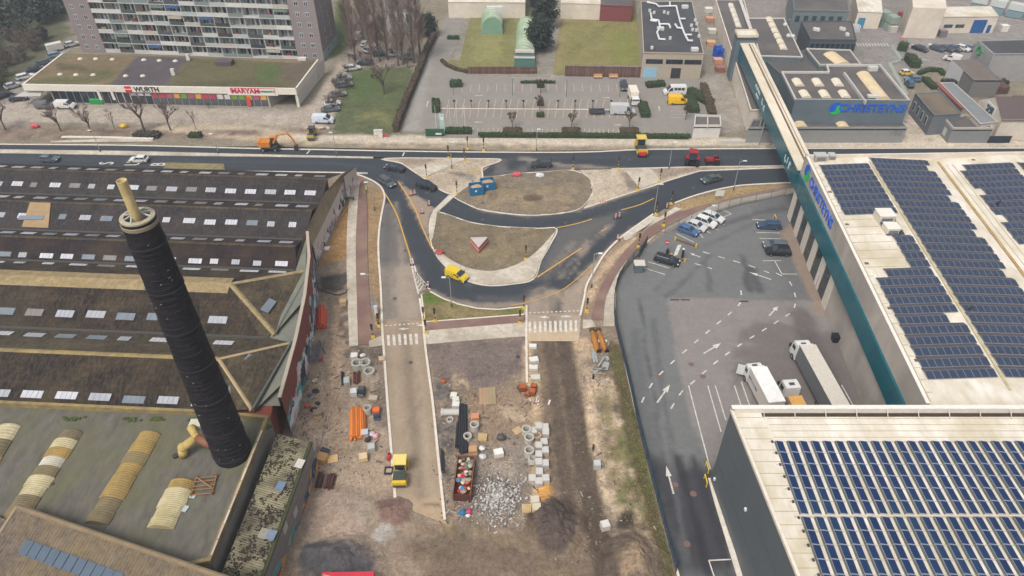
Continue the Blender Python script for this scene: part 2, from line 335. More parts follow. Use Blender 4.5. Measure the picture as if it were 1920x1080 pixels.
site_layers=[
('poly',[(600,560),(655,520),(655,680),(720,680),(740,950),(600,900),(560,830)],C(160,142,122),4,.8,2),
('poly',[(560,760),(600,760),(640,1000),(540,1100),(520,1000)],C(156,138,120),3,.6,2),
('line',[(622,560),(615,680),(610,800)],C(120,106,92),1.2,.6,.6,1.0),
('line',[(640,560),(632,640),(624,760),(640,850)],C(150,128,106),1.5,.6,.6,2.0),
('poly',[(700,470),(655,480),(600,500),(612,455),(652,372),(690,345)],C(150,118,78),.8,1,.4),
('poly',[(660,345),(720,355),(714,560),(650,540)],C(144,120,90),.6,1,.2),
('poly',[(598,518),(650,512),(650,545),(600,545)],C(70,68,66),1.5,.9,.8),
('line',[(650,545),(652,600),(655,660),(690,665),(720,660)],C(88,80,74),1.2,.8,.9,2.6,.9),
('poly',[(700,650),(722,650),(730,800),(712,800)],C(102,92,84),1.5,.75,1),
('poly',[(800,640),(985,628),(985,690),(940,740),(860,735),(815,700)],C(112,100,94),3,.95,1.5),
('poly',[(805,700),(850,720),(860,820),(840,900),(820,860)],C(78,78,80),2,.85,1.2,0,.8),
('poly',[(870,725),(930,735),(945,770),(880,775)],C(118,84,66),2.5,.7,1.5),
('poly',[(840,690),(870,700),(880,740),(850,735)],C(190,168,128),2,.6,1,0,.9),
('poly',[(880,740),(1000,700),(1020,800),(1000,830),(900,830)],C(140,120,100),3,.7,1.5),
('poly',[(900,760),(1015,755),(1015,785),(900,780)],C(196,174,146),2,.5,1.5,0,.5),
('poly',[(890,870),(960,860),(975,900),(900,895)],C(206,190,160),1.5,.8,1),
('poly',[(855,860),(985,820),(985,960),(900,985),(870,950)],C(128,118,110),2,.7,1.5),
('poly',[(985,635),(1025,640),(1040,740),(1055,930),(1000,940),(1000,800),(985,720)],C(190,166,132),1.5,.85,1),
('poly',[(1010,905),(1036,905),(1034,940),(1008,935)],C(204,150,76),1,.9,.6),
('line',[(1030,640),(1045,730),(1062,850),(1085,960),(1110,1080)],C(114,99,84),2.0,.95,.8,5.6),
('line',[(1028,640),(1040,720),(1050,800),(1055,870)],C(94,82,73),1.0,.95,.5,1.8),
('line',[(1052,640),(1068,730),(1088,850),(1108,960),(1130,1080)],C(92,80,70),1.0,.95,.5,2.5),
('poly',[(1070,640),(1100,630),(1130,700),(1130,790),(1150,830),(1090,850),(1075,740)],C(192,166,134),3,.8,1.5,0,.5),
('poly',[(1085,780),(1130,780),(1125,850),(1100,860)],C(206,184,150),2,.7,1.2,0,.7),
('poly',[(1115,690),(1150,690),(1160,780),(1120,760)],C(88,84,82),2,.8,1.5,0,.6),
('poly',[(1125,780),(1160,700),(1205,850),(1255,1050),(1230,1090),(1160,960),(1130,860)],C(146,128,104),4,.9,2),
('poly',[(1120,690),(1165,690),(1210,850),(1250,1000),(1200,1000),(1140,850)],C(86,78,68),1.5,.9,2,0,.9),('poly',[(1090,700),(1150,700),(1190,860),(1220,980),(1150,960),(1110,850)],C(192,172,146),1.5,.8,2,0,.6),('poly',[(1130,800),(1190,800),(1230,960),(1180,950)],C(98,102,60),1.5,.8,2,0,.7),
('poly',[(1120,700),(1150,690),(1190,850),(1240,1000),(1190,960),(1140,850)],C(110,102,66),3,.7,2,0,.5),
('line',[(1150,650),(1170,740),(1195,850),(1220,950),(1250,1070)],C(86,78,54),1.0,.9,.6,2.0),
('line',[(1152,660),(1176,760),(1200,850),(1232,980),(1252,1060)],C(88,92,54),.8,.8,.6,1.0,.5),
('poly',[(1165,960),(1185,960),(1190,985),(1160,985)],C(50,46,44),1.5,.9,.8),
('poly',[(1003,950),(1035,930),(1075,950),(1080,1000),(1055,1040),(1010,1035),(995,1000)],C(92,80,76),.8,.95,.6),
('poly',[(985,955),(1003,955),(1000,995),(988,1000)],C(72,58,52),.7,.95,.4),
('poly',[(1140,1010),(1190,1000),(1230,1040),(1250,1110),(1140,1110)],C(100,86,76),1.2,.9,.8),
('poly',[(1165,1040),(1200,1030),(1215,1080),(1165,1080)],C(146,126,102),2.0,.8,1),
('poly',[(575,930),(660,925),(690,955),(700,1000),(640,1020),(570,1010)],C(154,135,120),2,.9,1),
('poly',[(660,930),(705,935),(700,985),(660,990)],C(156,144,128),1.5,.7,1),
('poly',[(710,940),(755,935),(770,970),(745,990),(712,985)],C(122,98,88),.8,1,.5),
('poly',[(705,985),(728,980),(740,995),(750,985),(745,1010),(715,1025),(695,1010)],C(160,154,146),.8,.9,.6),
('poly',[(566,1030),(590,1014),(625,1010),(665,1016),(700,1028),(712,1050),(700,1075),(660,1092),(600,1095),(566,1080),(555,1055)],C(80,78,80),1.6,1,.9),
('poly',[(610,1025),(650,1020),(700,1040),(650,1055),(615,1045)],C(140,122,108),1.5,.6,1,0,.6),
('poly',[(800,990),(860,970),(1000,1000),(1050,1050),(1130,1100),(800,1100),(760,1040)],C(108,94,80),4,.9,2.5),
('poly',[(720,1000),(800,980),(800,1060),(740,1090)],C(150,128,106),3,.5,2,0,.5),
('line',[(840,985),(960,1010),(1040,1080)],C(150,130,96),3,.5,2,3,.5),
('poly',[(1085,500),(1150,460),(1240,400),(1200,470),(1140,520),(1115,590),(1090,590)],C(146,124,104),2,.8,1),
('line',[(1106,560),(1120,520),(1150,480),(1190,448)],C(192,168,136),1,.6,.6,1.2),
('poly',[(1265,382),(1375,352),(1480,343),(1480,347),(1400,362),(1290,400)],C(150,128,90),1.5,.9,.4),
('poly',[(0,255),(600,255),(960,265),(1500,270),(1500,285),(0,290)],C(150,136,122),2,.6,1),
('line',[(1040,630),(1052,730),(1068,850),(1092,960),(1118,1090)],C(116,101,85),1.6,.95,.5,5.8),('line',[(1029,635),(1041,730),(1054,850),(1068,950)],C(90,78,68),1.2,.9,.4,1.7),('line',[(1053,630),(1070,730),(1090,850),(1112,960),(1140,1090)],C(86,75,65),1.2,.95,.4,2.6),
('poly',[(1008,985),(1015,960),(1035,940),(1058,945),(1076,965),(1078,1000),(1060,1030),(1030,1040),(1008,1020)],C(84,73,67),.8,1,.3),
]
sheet('site_ground',[(-40,30),(25,30),(24,62),(20,96),(38,122),(64,131),(64,141),(-40,141)],-.03,M_soil,DIRT,site_layers,.38,site_h)
# land north of the street: forecourt, verges, park
north_layers=[
('poly',[(-100,-20),(130,-20),(130,70),(70,120),(20,165),(-100,200)],C(82,84,62),5,.9,3),
('poly',[(150,70),(110,100),(60,140),(10,180),(-60,230),(40,235),(120,215),(70,190),(40,165),(120,100)],C(140,132,128),1.5,.95,.6),
('poly',[(-80,205),(40,190),(80,192),(560,208),(585,195),(640,110),(665,85),(690,85),(660,130),(625,215),(605,240),(400,230),(250,232),(-80,226)],C(160,149,136),1.5,.95,.8),
('poly',[(80,192),(560,205),(555,213),(80,202)],C(150,142,134),.8,.8,.4),
('poly',[(640,95),(800,90),(800,125),(650,135)],C(136,126,116),3,.8,1.5),
('poly',[(665,132),(770,122),(775,140),(742,235),(745,252),(625,250),(628,215),(640,175)],C(82,90,60),2.5,.95,1.2),
('poly',[(680,205),(740,200),(738,240),(660,242)],C(124,118,78),4,.75,2,0,.5),
('poly',[(665,135),(720,130),(700,180),(660,200)],C(74,92,50),3,.6,2),
('poly',[(628,0),(650,0),(655,60),(640,100),(618,110)],C(82,96,54),2,.9,1),
('poly',[(-80,236),(600,240),(640,262),(-80,262)],C(132,116,101),3,.85,1.5),
('poly',[(-80,243),(90,240),(330,246),(440,252),(280,262),(-80,262)],C(86,77,70),2,.9,1.5,0,.4),
('line',[(330,235),(470,240),(540,255),(620,260)],C(184,168,146),2,.7,.7,3),
('line',[(300,240),(420,255),(560,262)],C(196,176,150),1.5,.6,.7,2),
('poly',[(420,244),(490,244),(480,252),(430,250)],C(110,94,84),1,.9,.5),
('poly',[(745,247),(840,20),(860,-30),(1360,-30),(1345,255)],C(134,128,118),1.5,.9,.5),
('poly',[(1320,140),(1365,140),(1400,240),(1330,258)],C(150,142,132),1.5,.8,.5),
('poly',[(1600,0),(2000,0),(2000,110),(1620,140)],C(138,132,128),2,.9,1),
('poly',[(1400,0),(1700,0),(1700,190),(1800,260),(1400,262)],C(132,126,122),2,.9,1),
('poly',[(1700,215),(1740,200),(1790,262),(1690,265)],C(186,172,154),1.5,.9,.5),
('poly',[(1745,262),(1900,268),(1960,276),(1745,276)],C(132,116,106),1.5,.8,.6),
('line',[(560,259),(760,259),(1000,264),(1300,265),(1420,268),(1980,272)],C(190,178,160),.6,.9,.25,3.6),
('line',[(540,267),(760,272),(1000,275),(1200,275)],C(176,156,132),1,.7,.8,2.4,.6),
]
north_poly=[(-260,143.2),(-260,300),(260,300),(260,143.2),(64,146.5),(0,147.2),(-60,148.5)]
sheet('land',[(-260,147),(-60,150),(0,147.6),(60,149),(260,150),(260,300),(-260,300)],-.03,M_soil,C(128,120,104),north_layers,1.3,lambda x,y:(fbm(x,y,.3,14)-.5)*.1-.04)
# fresh asphalt of the junction
W_N=[(-120,286),(0,287.5),(240,291.5),(480,294),(640,295),(700,297),(725,300),(752,307),(775,322),(795,337),(815,352),(840,365)]
ring_n=[(850,367),(880,385),(905,395),(960,402),(990,405),(1035,402),(1085,394),(1177,366),(1225,350),(1247,342),(1310,322),(1440,317),(1620,312)]
ring_s=[(1620,338),(1480,342),(1440,345),(1375,350),(1310,365),(1265,381),(1230,400),(1220,405),(1167,443),(1157,452),(1135,475),(1115,507),(1100,535),(1096,555),(1088,592)]
loop_s=[(987,592),(985,573),(960,574),(930,578),(892,576),(855,567),(830,557),(805,543),(790,549),(787,560),(793,600)]
kerb_w=[(716,600),(714,540),(710,482),(710,445),(714,410),(720,380),(721,367),(715,352),(700,340),(677,330),(659,326)]
junction=smooth(GG(W_N),3)+smooth(GG(ring_n),3)+smooth(GG(ring_s),3)+smooth(GG(loop_s),3)+smooth(GG(kerb_w),3)+GG([(600,322),(0,312),(-120,309)])
jl=[
('poly',[(714,375),(728,385),(745,420),(765,475),(778,520),(798,605),(712,605),(708,450)],C(112,106,100),2,.85,1),
('poly',[(712,500),(770,500),(800,605),(714,605)],DUST,6,.95,1),
('line',[(742,380),(752,470),(756,600)],C(150,138,124),1.6,.55,.5,1.0),
('line',[(728,390),(726,480),(730,600)],C(76,80,84),1.5,.45,.5,1.2),
('poly',[(747,340),(782,367),(814,391),(805,410),(806,440),(811,468),(790,424),(765,378)],C(150,134,118),.8,.9,.4),
('poly',[(1040,432),(1085,420),(1165,395),(1130,432),(1090,470),(1040,500),(1005,525)],C(98,96,94),4,.8,1.2),
('poly',[(1000,545),(1065,540),(1110,495),(1140,470),(1118,505),(1100,540),(1088,595),(985,595),(985,573)],C(150,136,120),2.5,.95,1),
('line',[(1035,560),(1050,600)],C(106,98,92),1.5,.6,.5,1.6),
('line',[(1085,545),(1130,480),(1190,425)],C(160,140,120),1.2,.7,.6,1.2),
('line',[(1040,500),(1080,440),(1100,425)],C(96,94,92),1.2,.6,.6,.8),
('line',[(1050,520),(1090,470),(1150,420)],C(128,120,110),1.2,.6,.6,1.0),
('line',[(1075,455),(1040,500),(1020,540),(1015,590)],C(128,118,108),1.4,.7,.7,1.2),('line',[(1120,440),(1080,490),(1055,540),(1045,590)],C(66,68,70),1.2,.6,.6,1.0),('line',[(1062,470),(1030,520),(1010,560)],C(60,62,64),1.0,.6,.5,.6),('line',[(1150,415),(1100,460),(1070,520)],C(150,136,120),1.2,.6,.7,.9,.7),('line',[(735,400),(738,500),(742,600)],C(104,98,92),1.0,.5,.4,.6),('line',[(900,560),(960,562),(1020,545)],C(88,88,88),1.5,.6,.6,1.4),
('line',[(770,500),(790,540),(830,560),(900,577),(985,570)],C(150,136,120),1.2,.75,.6,1.4),
('line',[(800,430),(830,500),(880,535)],C(92,96,100),2,.5,.5,1.0),
('line',[(870,392),(960,412),(1080,405),(1200,372)],C(72,77,82),1.5,.5,.4,.9),
('line',[(720,312),(780,345),(860,390)],C(74,79,84),1.5,.5,.4,.9),
('line',[(-50,297),(300,301),(600,305),(700,312)],C(74,79,84),1.2,.5,.4,.9),
('line',[(850,367),(905,396),(990,406),(1085,395),(1225,351)],C(150,136,118),.8,.6,.3,.6),
]
sheet('junction_road',junction,.02,M_road,FRESH,jl,.7)
# upper lane and the eastern carriageway
north_rd=[(-120,270),(0,271),(240,273),(480,279),(600,281),(760,284),(960,286),(1100,285.5),(1200,281),(1300,280),(1440,279),(2100,279)]
north_lo=[(2100,300),(1620,306),(1440,311),(1300,312.5),(1147,316.5),(1090,318),(960,327),(905,330),(905,322),(938,298),(900,297.5),(700,295),(480,290),(240,284),(0,281),(-120,279)]
sheet('north_carriageway',smooth(GG(north_rd),3)+GG(north_lo),.024,M_road,FRESH,
[('poly',[(900,330),(938,296),(1010,300),(1090,318),(960,328)],C(108,102,98),2,.7,1,0,.4),('line',[(980,297),(1060,310),(1160,318)],C(146,134,120),1.5,.7,.6,1.4),('line',[(960,296),(1200,296),(1500,293)],C(76,80,84),1,.5,.3,.8)],.9)
# dusty left and right access roads
sheet('access_road',GG([(716,598),(718,640),(727,760),(735,860),(742,945),(840,985),(832,960),(812,760),(797,645),(793,600)]),.03,M_road,C(148,132,112),
[('line',[(735,600),(745,760),(760,960)],C(162,147,128),1.5,.5,.5,.9),('line',[(757,600),(770,740),(790,950)],C(118,106,92),1.5,.6,.5,1.0),('line',[(775,600),(790,740),(812,950)],C(164,148,128),1.5,.5,.5,1.0),
('line',[(742,830),(765,800),(790,750),(780,700)],C(122,110,98),1.0,.5,.4,.5),('poly',[(735,940),(840,930),(845,990),(740,960)],C(170,148,120),2,.8,1),('line',[(760,955),(832,943)],C(110,96,80),.5,.8,.3,.5)],.6)
sheet('crossing_road',GG([(986,590),(1089,590),(1086,640),(990,640)]),.028,M_road,C(158,143,126),[('line',[(1035,588),(1045,640)],C(120,108,98),1.5,.6,.5,2),('poly',[(985,618),(1090,615),(1090,645),(985,645)],C(186,166,138),1.5,.8,1)],.6)
# raised islands, medians and verges
def island(name,px,base,layers=(),h=.11,sm=4,kerb=True,step=.6,hf=None,kw=.28):
 pts=smooth(GG(px),sm,True)if sm else GG(px)
 o=sheet(name,pts,h,M_soil,base,layers,step,hf,skirt=h+.1)
 if kerb:ribbon('kerb',pts+[pts[0],pts[1]],kw,.015,M_kerb,h+.012)
 return o
rough_h=lambda x,y:(fbm(x,y,.5,44)-.3)*.22
EARTH=C(138,122,96)
island('roundabout_island',[(850,366),(878,349),(905,340),(935,331),(970,326),(1020,323),(1070,320),(1094,328),(1108,345),(1108,365),(1092,388),(1070,397),(1035,402),(990,404),(950,401),(905,394),(878,384)],C(120,108,92),
[('poly',[(880,350),(1090,340),(1080,390),(900,390)],C(144,128,102),4,.8,3,0,.5),('poly',[(960,330),(1080,325),(1060,350),(980,350)],C(118,108,94),4,.8,2),('line',[(990,372),(1008,372)],C(92,80,68),1,.9,.3,2.2)],hf=rough_h)
island('loop_island',[(816,398),(850,407),(880,417),(922,424),(960,427),(1010,429),(1044,430),(1030,462),(1014,490),(1000,524),(960,533),(920,536),(885,530),(852,514),(833,497),(815,473),(807,445),(806,418)],C(114,103,84),
[('poly',[(830,410),(1030,435),(980,490),(880,500),(830,460)],C(132,118,92),4,.8,3,0,.5),('poly',[(840,440),(870,430),(880,480),(850,490)],C(104,94,76),3,.7,2,0,.6)],hf=lambda x,y:(fbm(x,y,.5,44)-.3)*.12)
ap_o=smooth(GG([(812,470),(830,494),(852,513),(885,529.5),(920,535.5),(960,532.5),(999,523.5),(1014,490),(1030,460),(1043,432)]),4)
ap_i=smooth(GG([(1040,436),(1012,468),(985,489),(955,503),(920,510),(885,506),(860,497),(838,484),(822,470)]),4)
sheet('concrete_apron',ap_o+ap_i,.27,M_conc,skirt=.2)
sheet('concrete_crossing',GG([(806,420),(805,450),(812,448),(820,400),(850,372),(885,345),(870,346),(843,366),(812,396)]),.24,M_conc,skirt=.25)
island('sand_median',[(716,299),(745,297),(800,297),(880,298),(936,299),(932,305),(905,315),(905,330),(900,342),(870,352),(845,364),(815,350),(795,335),(770,318),(750,306)],C(168,154,134),
[('poly',[(740,297),(820,297),(790,312),(765,310)],C(136,122,108),2,.8,.8),('poly',[(870,320),(905,310),(905,335),(865,340)],C(170,152,124),2,.8,1),('line',[(868,330),(884,334)],C(128,124,116),1,.9,.3,2.4),('line',[(845,324),(870,328)],C(96,84,72),1,.7,.5,.8)],sm=3)
sheet('concrete_walkway',GG([(772,318),(838,299),(872,300),(793,335)]),.20,M_conc)
island('east_median',[(1088,319),(1147,317.5),(1300,313.5),(1440,312),(1600,308),(1600,311),(1440,316),(1312,321),(1247,341),(1225,349),(1177,364),(1095,391),(1110,366),(1111,346),(1097,328)],C(172,158,139),
[('poly',[(1160,318),(1215,345),(1180,362),(1170,340)],C(132,118,106),1,.9,.4),('poly',[(1220,316),(1420,313),(1300,322),(1240,338)],C(142,126,112),1.2,.9,.5),('poly',[(1100,335),(1170,330),(1170,360),(1100,388)],C(178,164,145),2,.7,1,0,.5)],sm=0)
sheet('concrete_walkway',GG([(1169,317.5),(1218,316.5),(1240,340),(1200,355)]),.20,M_conc)
island('grass_island',[(790,552),(806,547),(832,561),(860,571),(895,579),(935,581),(983,576),(983,590),(880,598),(797,604)],C(104,106,60),
[('poly',[(800,565),(860,575),(940,588),(860,600),(800,603)],C(128,112,82),3,.85,1.5),('poly',[(785,545),(830,558),(820,570),(792,575)],C(86,104,50),2,.9,.8)],sm=0)
sheet('cycle_path',GG([(797,602),(984,590),(984,605),(797,621)]),.10,M_red_path,skirt=.1)
sheet('concrete_walkway',GG([(796,621),(985,605),(986,631),(960,632.5),(797,646)]),.11,M_conc,skirt=.12)
sheet('concrete_walkway',smooth(GG([(655,650),(651,540),(650,460),(654,380),(664,343)]),3)+smooth(GG([(675,343),(671,380),(667,460),(669,560),(672,648)]),3),.09,M_conc,skirt=.1)
sheet('cycle_path',smooth(GG([(673,646),(669,560),(667,460),(671,380),(675,345),(664,330)]),3)+smooth(GG([(672,329),(684,340),(689,400),(689,470),(693,560),(700,605),(716,628)]),3)+GG([(716,640),(700,648)]),.085,M_red_path,skirt=.1)
sheet('concrete_walkway',GG([(692,652),(692,640),(720,628),(720,648)]),.11,M_conc,skirt=.1)
# cycle path and footway on the east side, curving round the yard
cp_l=[(1107,600),(1118,560),(1130,530),(1152,497),(1172,470),(1197,445),(1217,427),(1253,405),(1293,392),(1335,380),(1440,356),(1600,330)]
cp_r=[(1600,336),(1440,361),(1360,377),(1310,395),(1260,420),(1230,438),(1205,458),(1180,482),(1160,508),(1146,535),(1136,560),(1131,600)]
sheet('cycle_path',smooth(GG(cp_l),3)+smooth(GG(cp_r),3),.06,M_red_path,skirt=.1)
fw_o=[(1152,612),(1152,560),(1158,530),(1172,505),(1196,478),(1218,452)]
sheet('concrete_walkway',smooth(GG([(1131,612),(1135,565),(1146,536),(1160,509),(1180,483),(1205,459),(1232,438)]),3)+smooth(GG(fw_o[::-1]),3),.075,M_conc,skirt=.1)
sheet('concrete_walkway',smooth(GG([(1240,433),(1262,421),(1312,396),(1362,378),(1442,362),(1490,352)]),3)+smooth(GG([(1490,362),(1440,372),(1375,387),(1310,410),(1250,436)]),3),.075,M_conc,skirt=.1)
sheet('concrete_walkway',GG([(1167,443),(1222,405),(1236,408),(1215,425),(1180,449),(1172,452)]),.10,M_conc,skirt=.1)
sheet('concrete_walkway',GG([(1093,600),(1110,600),(1118,613),(1093,617)]),.10,M_conc,skirt=.1)
sheet('concrete_walkway',smooth(GG([(1180,446),(1267,388),(1278,393),(1235,415)]),1),.10,M_conc)
# kerbs
for k in([(659,326),(677,330),(700,340),(715,352),(721,367),(720,380),(714,410),(710,445),(710,482),(714,540),(717,620),(720,660),(727,760),(735,860),(741,935)],
[(787,560),(793,600),(797,645),(804,700),(812,760),(824,880),(834,975)],
[(1088,592),(1096,555),(1100,535),(1115,507),(1135,475),(1157,452),(1167,443),(1220,405),(1232,399)],
[(1265,381),(1310,365),(1375,350),(1440,345),(1600,338)],
[(987,573),(987,600),(987,640),(988,718)],
[(-120,269.5),(0,271),(240,273),(480,279),(600,281),(760,284),(960,286),(1100,285.5),(1200,281),(1300,280),(1440,279),(2000,278)],
[(-120,316),(0,317),(640,324),(659,326)]):
 ribbon('kerb',smooth(GG(k),4),.36,.01,M_kerb,.13)
sheet('street_median',GG([(-120,279),(0,281),(240,284),(480,290),(700,295),(700,297.5),(480,294),(240,291.5),(0,287.5),(-120,286)]),.16,M_conc,skirt=.15)
sheet('street_verge',GG([(95,265),(240,259),(280,263),(290,266),(95,268)]),.10,M_conc)
ribbon('kerb',GG([(116,257.5),(200,258.5),(288,261)]),.8,.02,M_kerb,.2)
# bus-lane patch of weeds beside the factory eaves
sheet('verge',GG([(312,306),(420,308),(422,320),(306,318)]),.12,M_soil,C(128,118,86),(),1.0,lambda x,y:(fbm(x,y,.8,3)-.3)*.3,skirt=.15)
def cover(px,py,r=.45,mt=None):
 c=G(px,py,0);q=MB();q.lathe(c.x,c.y,[(r,.014),(r,.034),(0.01,.036)],14);return struct(q.build('manhole_cover',mt or plain(120,96,86,.8)))
M_joint=mat('asphalt_joint',C(46,49,53),C(60,64,68),1)
for px in([(-60,297),(200,299),(480,302),(640,305),(720,314),(780,342),(840,378),(905,402),(960,412),(1035,413),(1090,405),(1180,378),(1250,353),(1330,337),(1440,331)],[(940,305),(1080,301),(1250,296),(1440,294)],[(752,345),(775,420),(800,480),(840,520),(890,545),(950,550),(1010,537),(1070,500),(1130,455),(1210,395)],[(-60,276),(300,280),(600,286),(900,291)]):ribbon('asphalt_joint',smooth(GG(px),4),.09,.034,M_joint)
for px in((800,362),(905,412),(1060,418),(760,470),(900,558),(730,330),(350,300),(1180,300),(1390,300),(740,560),(770,680),(1300,352)):cover(*px,.36,plain(86,84,82,.8)).location.z=.026
# painted marks on the road
def marks(name,px,w_,mt=M_white_paint,z=.05,dash=None):return ribbon(name,smooth(GG(px),4)if len(px)>2 else GG(px),w_,z,mt,dash=dash)
for px in([(715,353),(730,376),(745,405),(757,442),(770,483)],[(747,341),(775,385),(792,427),(811,467)],[(1007,520),(1091,465)],[(1045,427),(1080,420),(1110,411)],[(1165,394),(1200,384),(1226,372)],
[(1127,434),(1137,429)],[(958,573),(1005,563),(1060,540),(1110,497)],[(822,399),(880,418),(960,428),(1040,428)]):
 marks('yellow_line',px,.26 if px[0][0]!=958 else .16,M_yellow_paint)
for x0,x1,y0,y1,n in((724,787,628,648,6),(990,1086,603,624,10)):
 for i in range(n):
  t0=(i+.1)/n;t1=(i+.6)/n;dy=-3*t0
  a,b=x0+(x1-x0)*t0,x0+(x1-x0)*t1
  q=MB();q.poly([G(a+1.5*(1 if x0<900 else .3),y1+dy,.05),G(b+1.5*(1 if x0<900 else .3),y1+dy,.05),G(b,y0+dy,.05),G(a,y0+dy,.05)]);struct(q.build('zebra_stripe',M_white_paint))
for px in([(722,611),(790,606)],[(992,587),(1086,583)]):marks('stop_line',px,.25,dash=(.4,.35))
for px in([(746,617),(768,616)],[(780,610),(800,609)],[(1010,594),(1032,595)],[(1050,593),(1073,593)]):
 a,b=GG(px,.052);d=(b-a).normalized();n_=Vector((-d.y,d.x,0));m_=(a+b)/2
 q=MB();q.poly([a,m_-n_*.28,b,m_+n_*.28]);struct(q.build('diamond_mark',M_white_paint))
 # hatched nose between the two lanes
for i in range(6):
 t=i/6
 l=G(775+12*t,510+42*t,.05);r=G(777+32*t,508+34*t,.05);m_=(l+r)/2+Vector((0,1.0+.8*t,0))
 q=MB();w_=Vector((0,-.55,0));q.poly([l+w_,m_+w_,m_,l]);q.poly([m_+w_,r+w_,r,m_]);struct(q.build('chevron_mark',M_white_paint))
marks('edge_line',[(770,484),(775,512),(785,552)],.3);marks('edge_line',[(772,484),(785,520),(806,543)],.3)
for ch,px,py in(('S',201,306),('U',250,306.5),('B',298,308)):
 o=text('bus_lane_letter',ch,4.6,M_white_paint,None,G(px,py,.05),(0,1,0),(-1,0,0),.002,.06,.55);struct(o)
for px in([(575,289),(581,282)],[(755,293),(758,286)]):marks('stop_line',px,.3)

# ------------------------------------------------------------------ the yard
yard_px=smooth(GG([(1480,364),(1440,373),(1375,388),(1310,411),(1250,437),(1222,455)]),3)+smooth(GG([(1200,478),(1175,505),(1160,532),(1154,562),(1154,597),(1160,640),(1180,720),(1200,810),(1220,885),(1240,965),(1272,1080),(1300,1180)]),4)+[Vector((60,32,0)),Vector((60,69,0)),Vector((58,122,0)),Vector((60,129,0))]
yl=[
('poly',[(1250,557),(1420,562),(1580,565),(1640,780),(1345,900),(1300,800),(1270,680)],C(128,123,119),.35,1,.03),
('poly',[(1420,600),(1620,640),(1640,800),(1440,790),(1380,700)],C(100,92,90),6,.7,3),
('poly',[(1250,557),(1400,560),(1340,680),(1280,680)],C(130,123,117),5,.6,2,0,.35),
('poly',[(1420,365),(1490,360),(1560,560),(1470,560),(1430,440)],C(98,98,99),4,.7,2),
('line',[(1200,560),(1215,680),(1235,800),(1262,950),(1280,1070)],C(80,80,80),.7,.85,.3,.45),
('line',[(1225,600),(1240,720),(1262,850),(1310,1060)],C(82,84,86),1.2,.6,.4,.8),
('line',[(1190,620),(1205,740),(1240,900)],C(86,88,90),2,.5,.4,1.6),
('poly',[(1200,860),(1340,880),(1390,1090),(1270,1090),(1230,950)],C(62,62,66),6,.95,2),
('line',[(1270,860),(1300,960),(1330,1080)],C(50,50,54),1.4,.85,.4,1.2),
('line',[(1300,860),(1335,960),(1365,1060)],C(54,54,58),1.4,.8,.4,1.0),
('line',[(1255,860),(1270,940),(1290,1080)],C(96,98,100),1.2,.6,.4,.8),
('line',[(1330,480),(1310,500),(1270,540),(1250,555)],C(84,84,86),1,.7,.5,1.0),
('line',[(1345,425),(1420,400),(1470,390)],C(80,80,82),1.5,.7,.6,1.6),
('line',[(1300,470),(1370,440),(1430,410)],C(86,86,88),1,.5,.5,.8),
('line',[(1392,480),(1400,510),(1405,545)],C(70,70,74),1.2,.75,.6,1.4),('line',[(1410,505),(1425,545)],C(72,72,76),1,.75,.6,1.2),
('line',[(1325,495),(1330,545)],C(84,84,86),1.0,.6,.6,1.0),('line',[(1262,500),(1230,545)],C(88,88,90),1,.5,.5,.7),
('poly',[(1462,440),(1485,410),(1560,590),(1535,590)],C(140,122,106),1.5,.8,.4),
('line',[(1500,590),(1570,740)],C(88,80,80),4,.7,1,3.5),
('line',[(1154,545),(1154,600),(1168,680),(1186,760),(1212,880),(1245,1000),(1272,1090)],C(96,92,80),1.2,.6,.6,1.2),
]
yard=sheet('yard',yard_px,.012,M_road,C(108,109,108),yl,.6)
for px in([(1153,545),(1154,597),(1166,655),(1182,725),(1200,805),(1219,880),(1240,962),(1262,1045),(1275,1090)],):ribbon('kerb',smooth(GG(px),4),.3,.012,M_kerb,.1)
ribbon('kerb',smooth(GG([(1332,897),(1345,945),(1365,1010),(1388,1085)]),3),.7,.012,M_kerb,.12)
def ym(name,px,w_=.16,dash=None):return marks(name,px,w_,M_white_paint,.03,dash)
for px in([(1292,433+8),(1300,458)],):pass
for a,b in(((1268,438),(1302,455)),((1310,436),(1318,446)),((1324,433),(1333,438)),((1338,428),(1347,432)),((1352,420),(1359,421)),((1352,392),(1371,401)),((1371,401),(1350,410)),
((1411,412),(1445,413)),((1418,436),(1462,437)),((1424,447),(1464,448)),((1430,489),(1465,489)),((1453,490),(1466,514)),((1466,514),(1494,514)),((1206,502),(1247,515)),((1215,491),(1255,503)),
((1291,723),(1314,812)),((1314,812),(1332,880)),((1327,723),(1352,810)),((1341,723),(1361,788)),((1377,723),(1392,768)),((1390,716),(1408,768)),((1578,722),(1602,765)),((1329,1051),(1370,1049)),((1329,1051),(1342,1090))):
 ym('bay_line',[a,b])
ym('lane_mark',[(1318,472),(1350,482),(1385,492),(1420,503),(1442,512)],.22,(1.3,1.6))
ym('lane_mark',[(1302,494),(1335,504)],.22,(1.3,1.2))
ym('lane_mark',[(1455,512),(1478,525),(1488,545),(1492,562),(1486,583),(1462,600),(1430,620),(1390,645),(1345,677),(1300,716),(1278,735),(1262,760),(1253,775)],.22,(1.2,1.9))
ym('lane_mark',[(1389,545),(1390,560),(1383,575),(1345,607),(1300,645),(1260,680),(1230,710),(1210,740),(1198,768)],.22,(1.2,2.1))
q=MB();q.poly(GG([(1262,480),(1270,478),(1278,459),(1271,459)],.03));struct(q.build('stop_bar',M_white_paint))
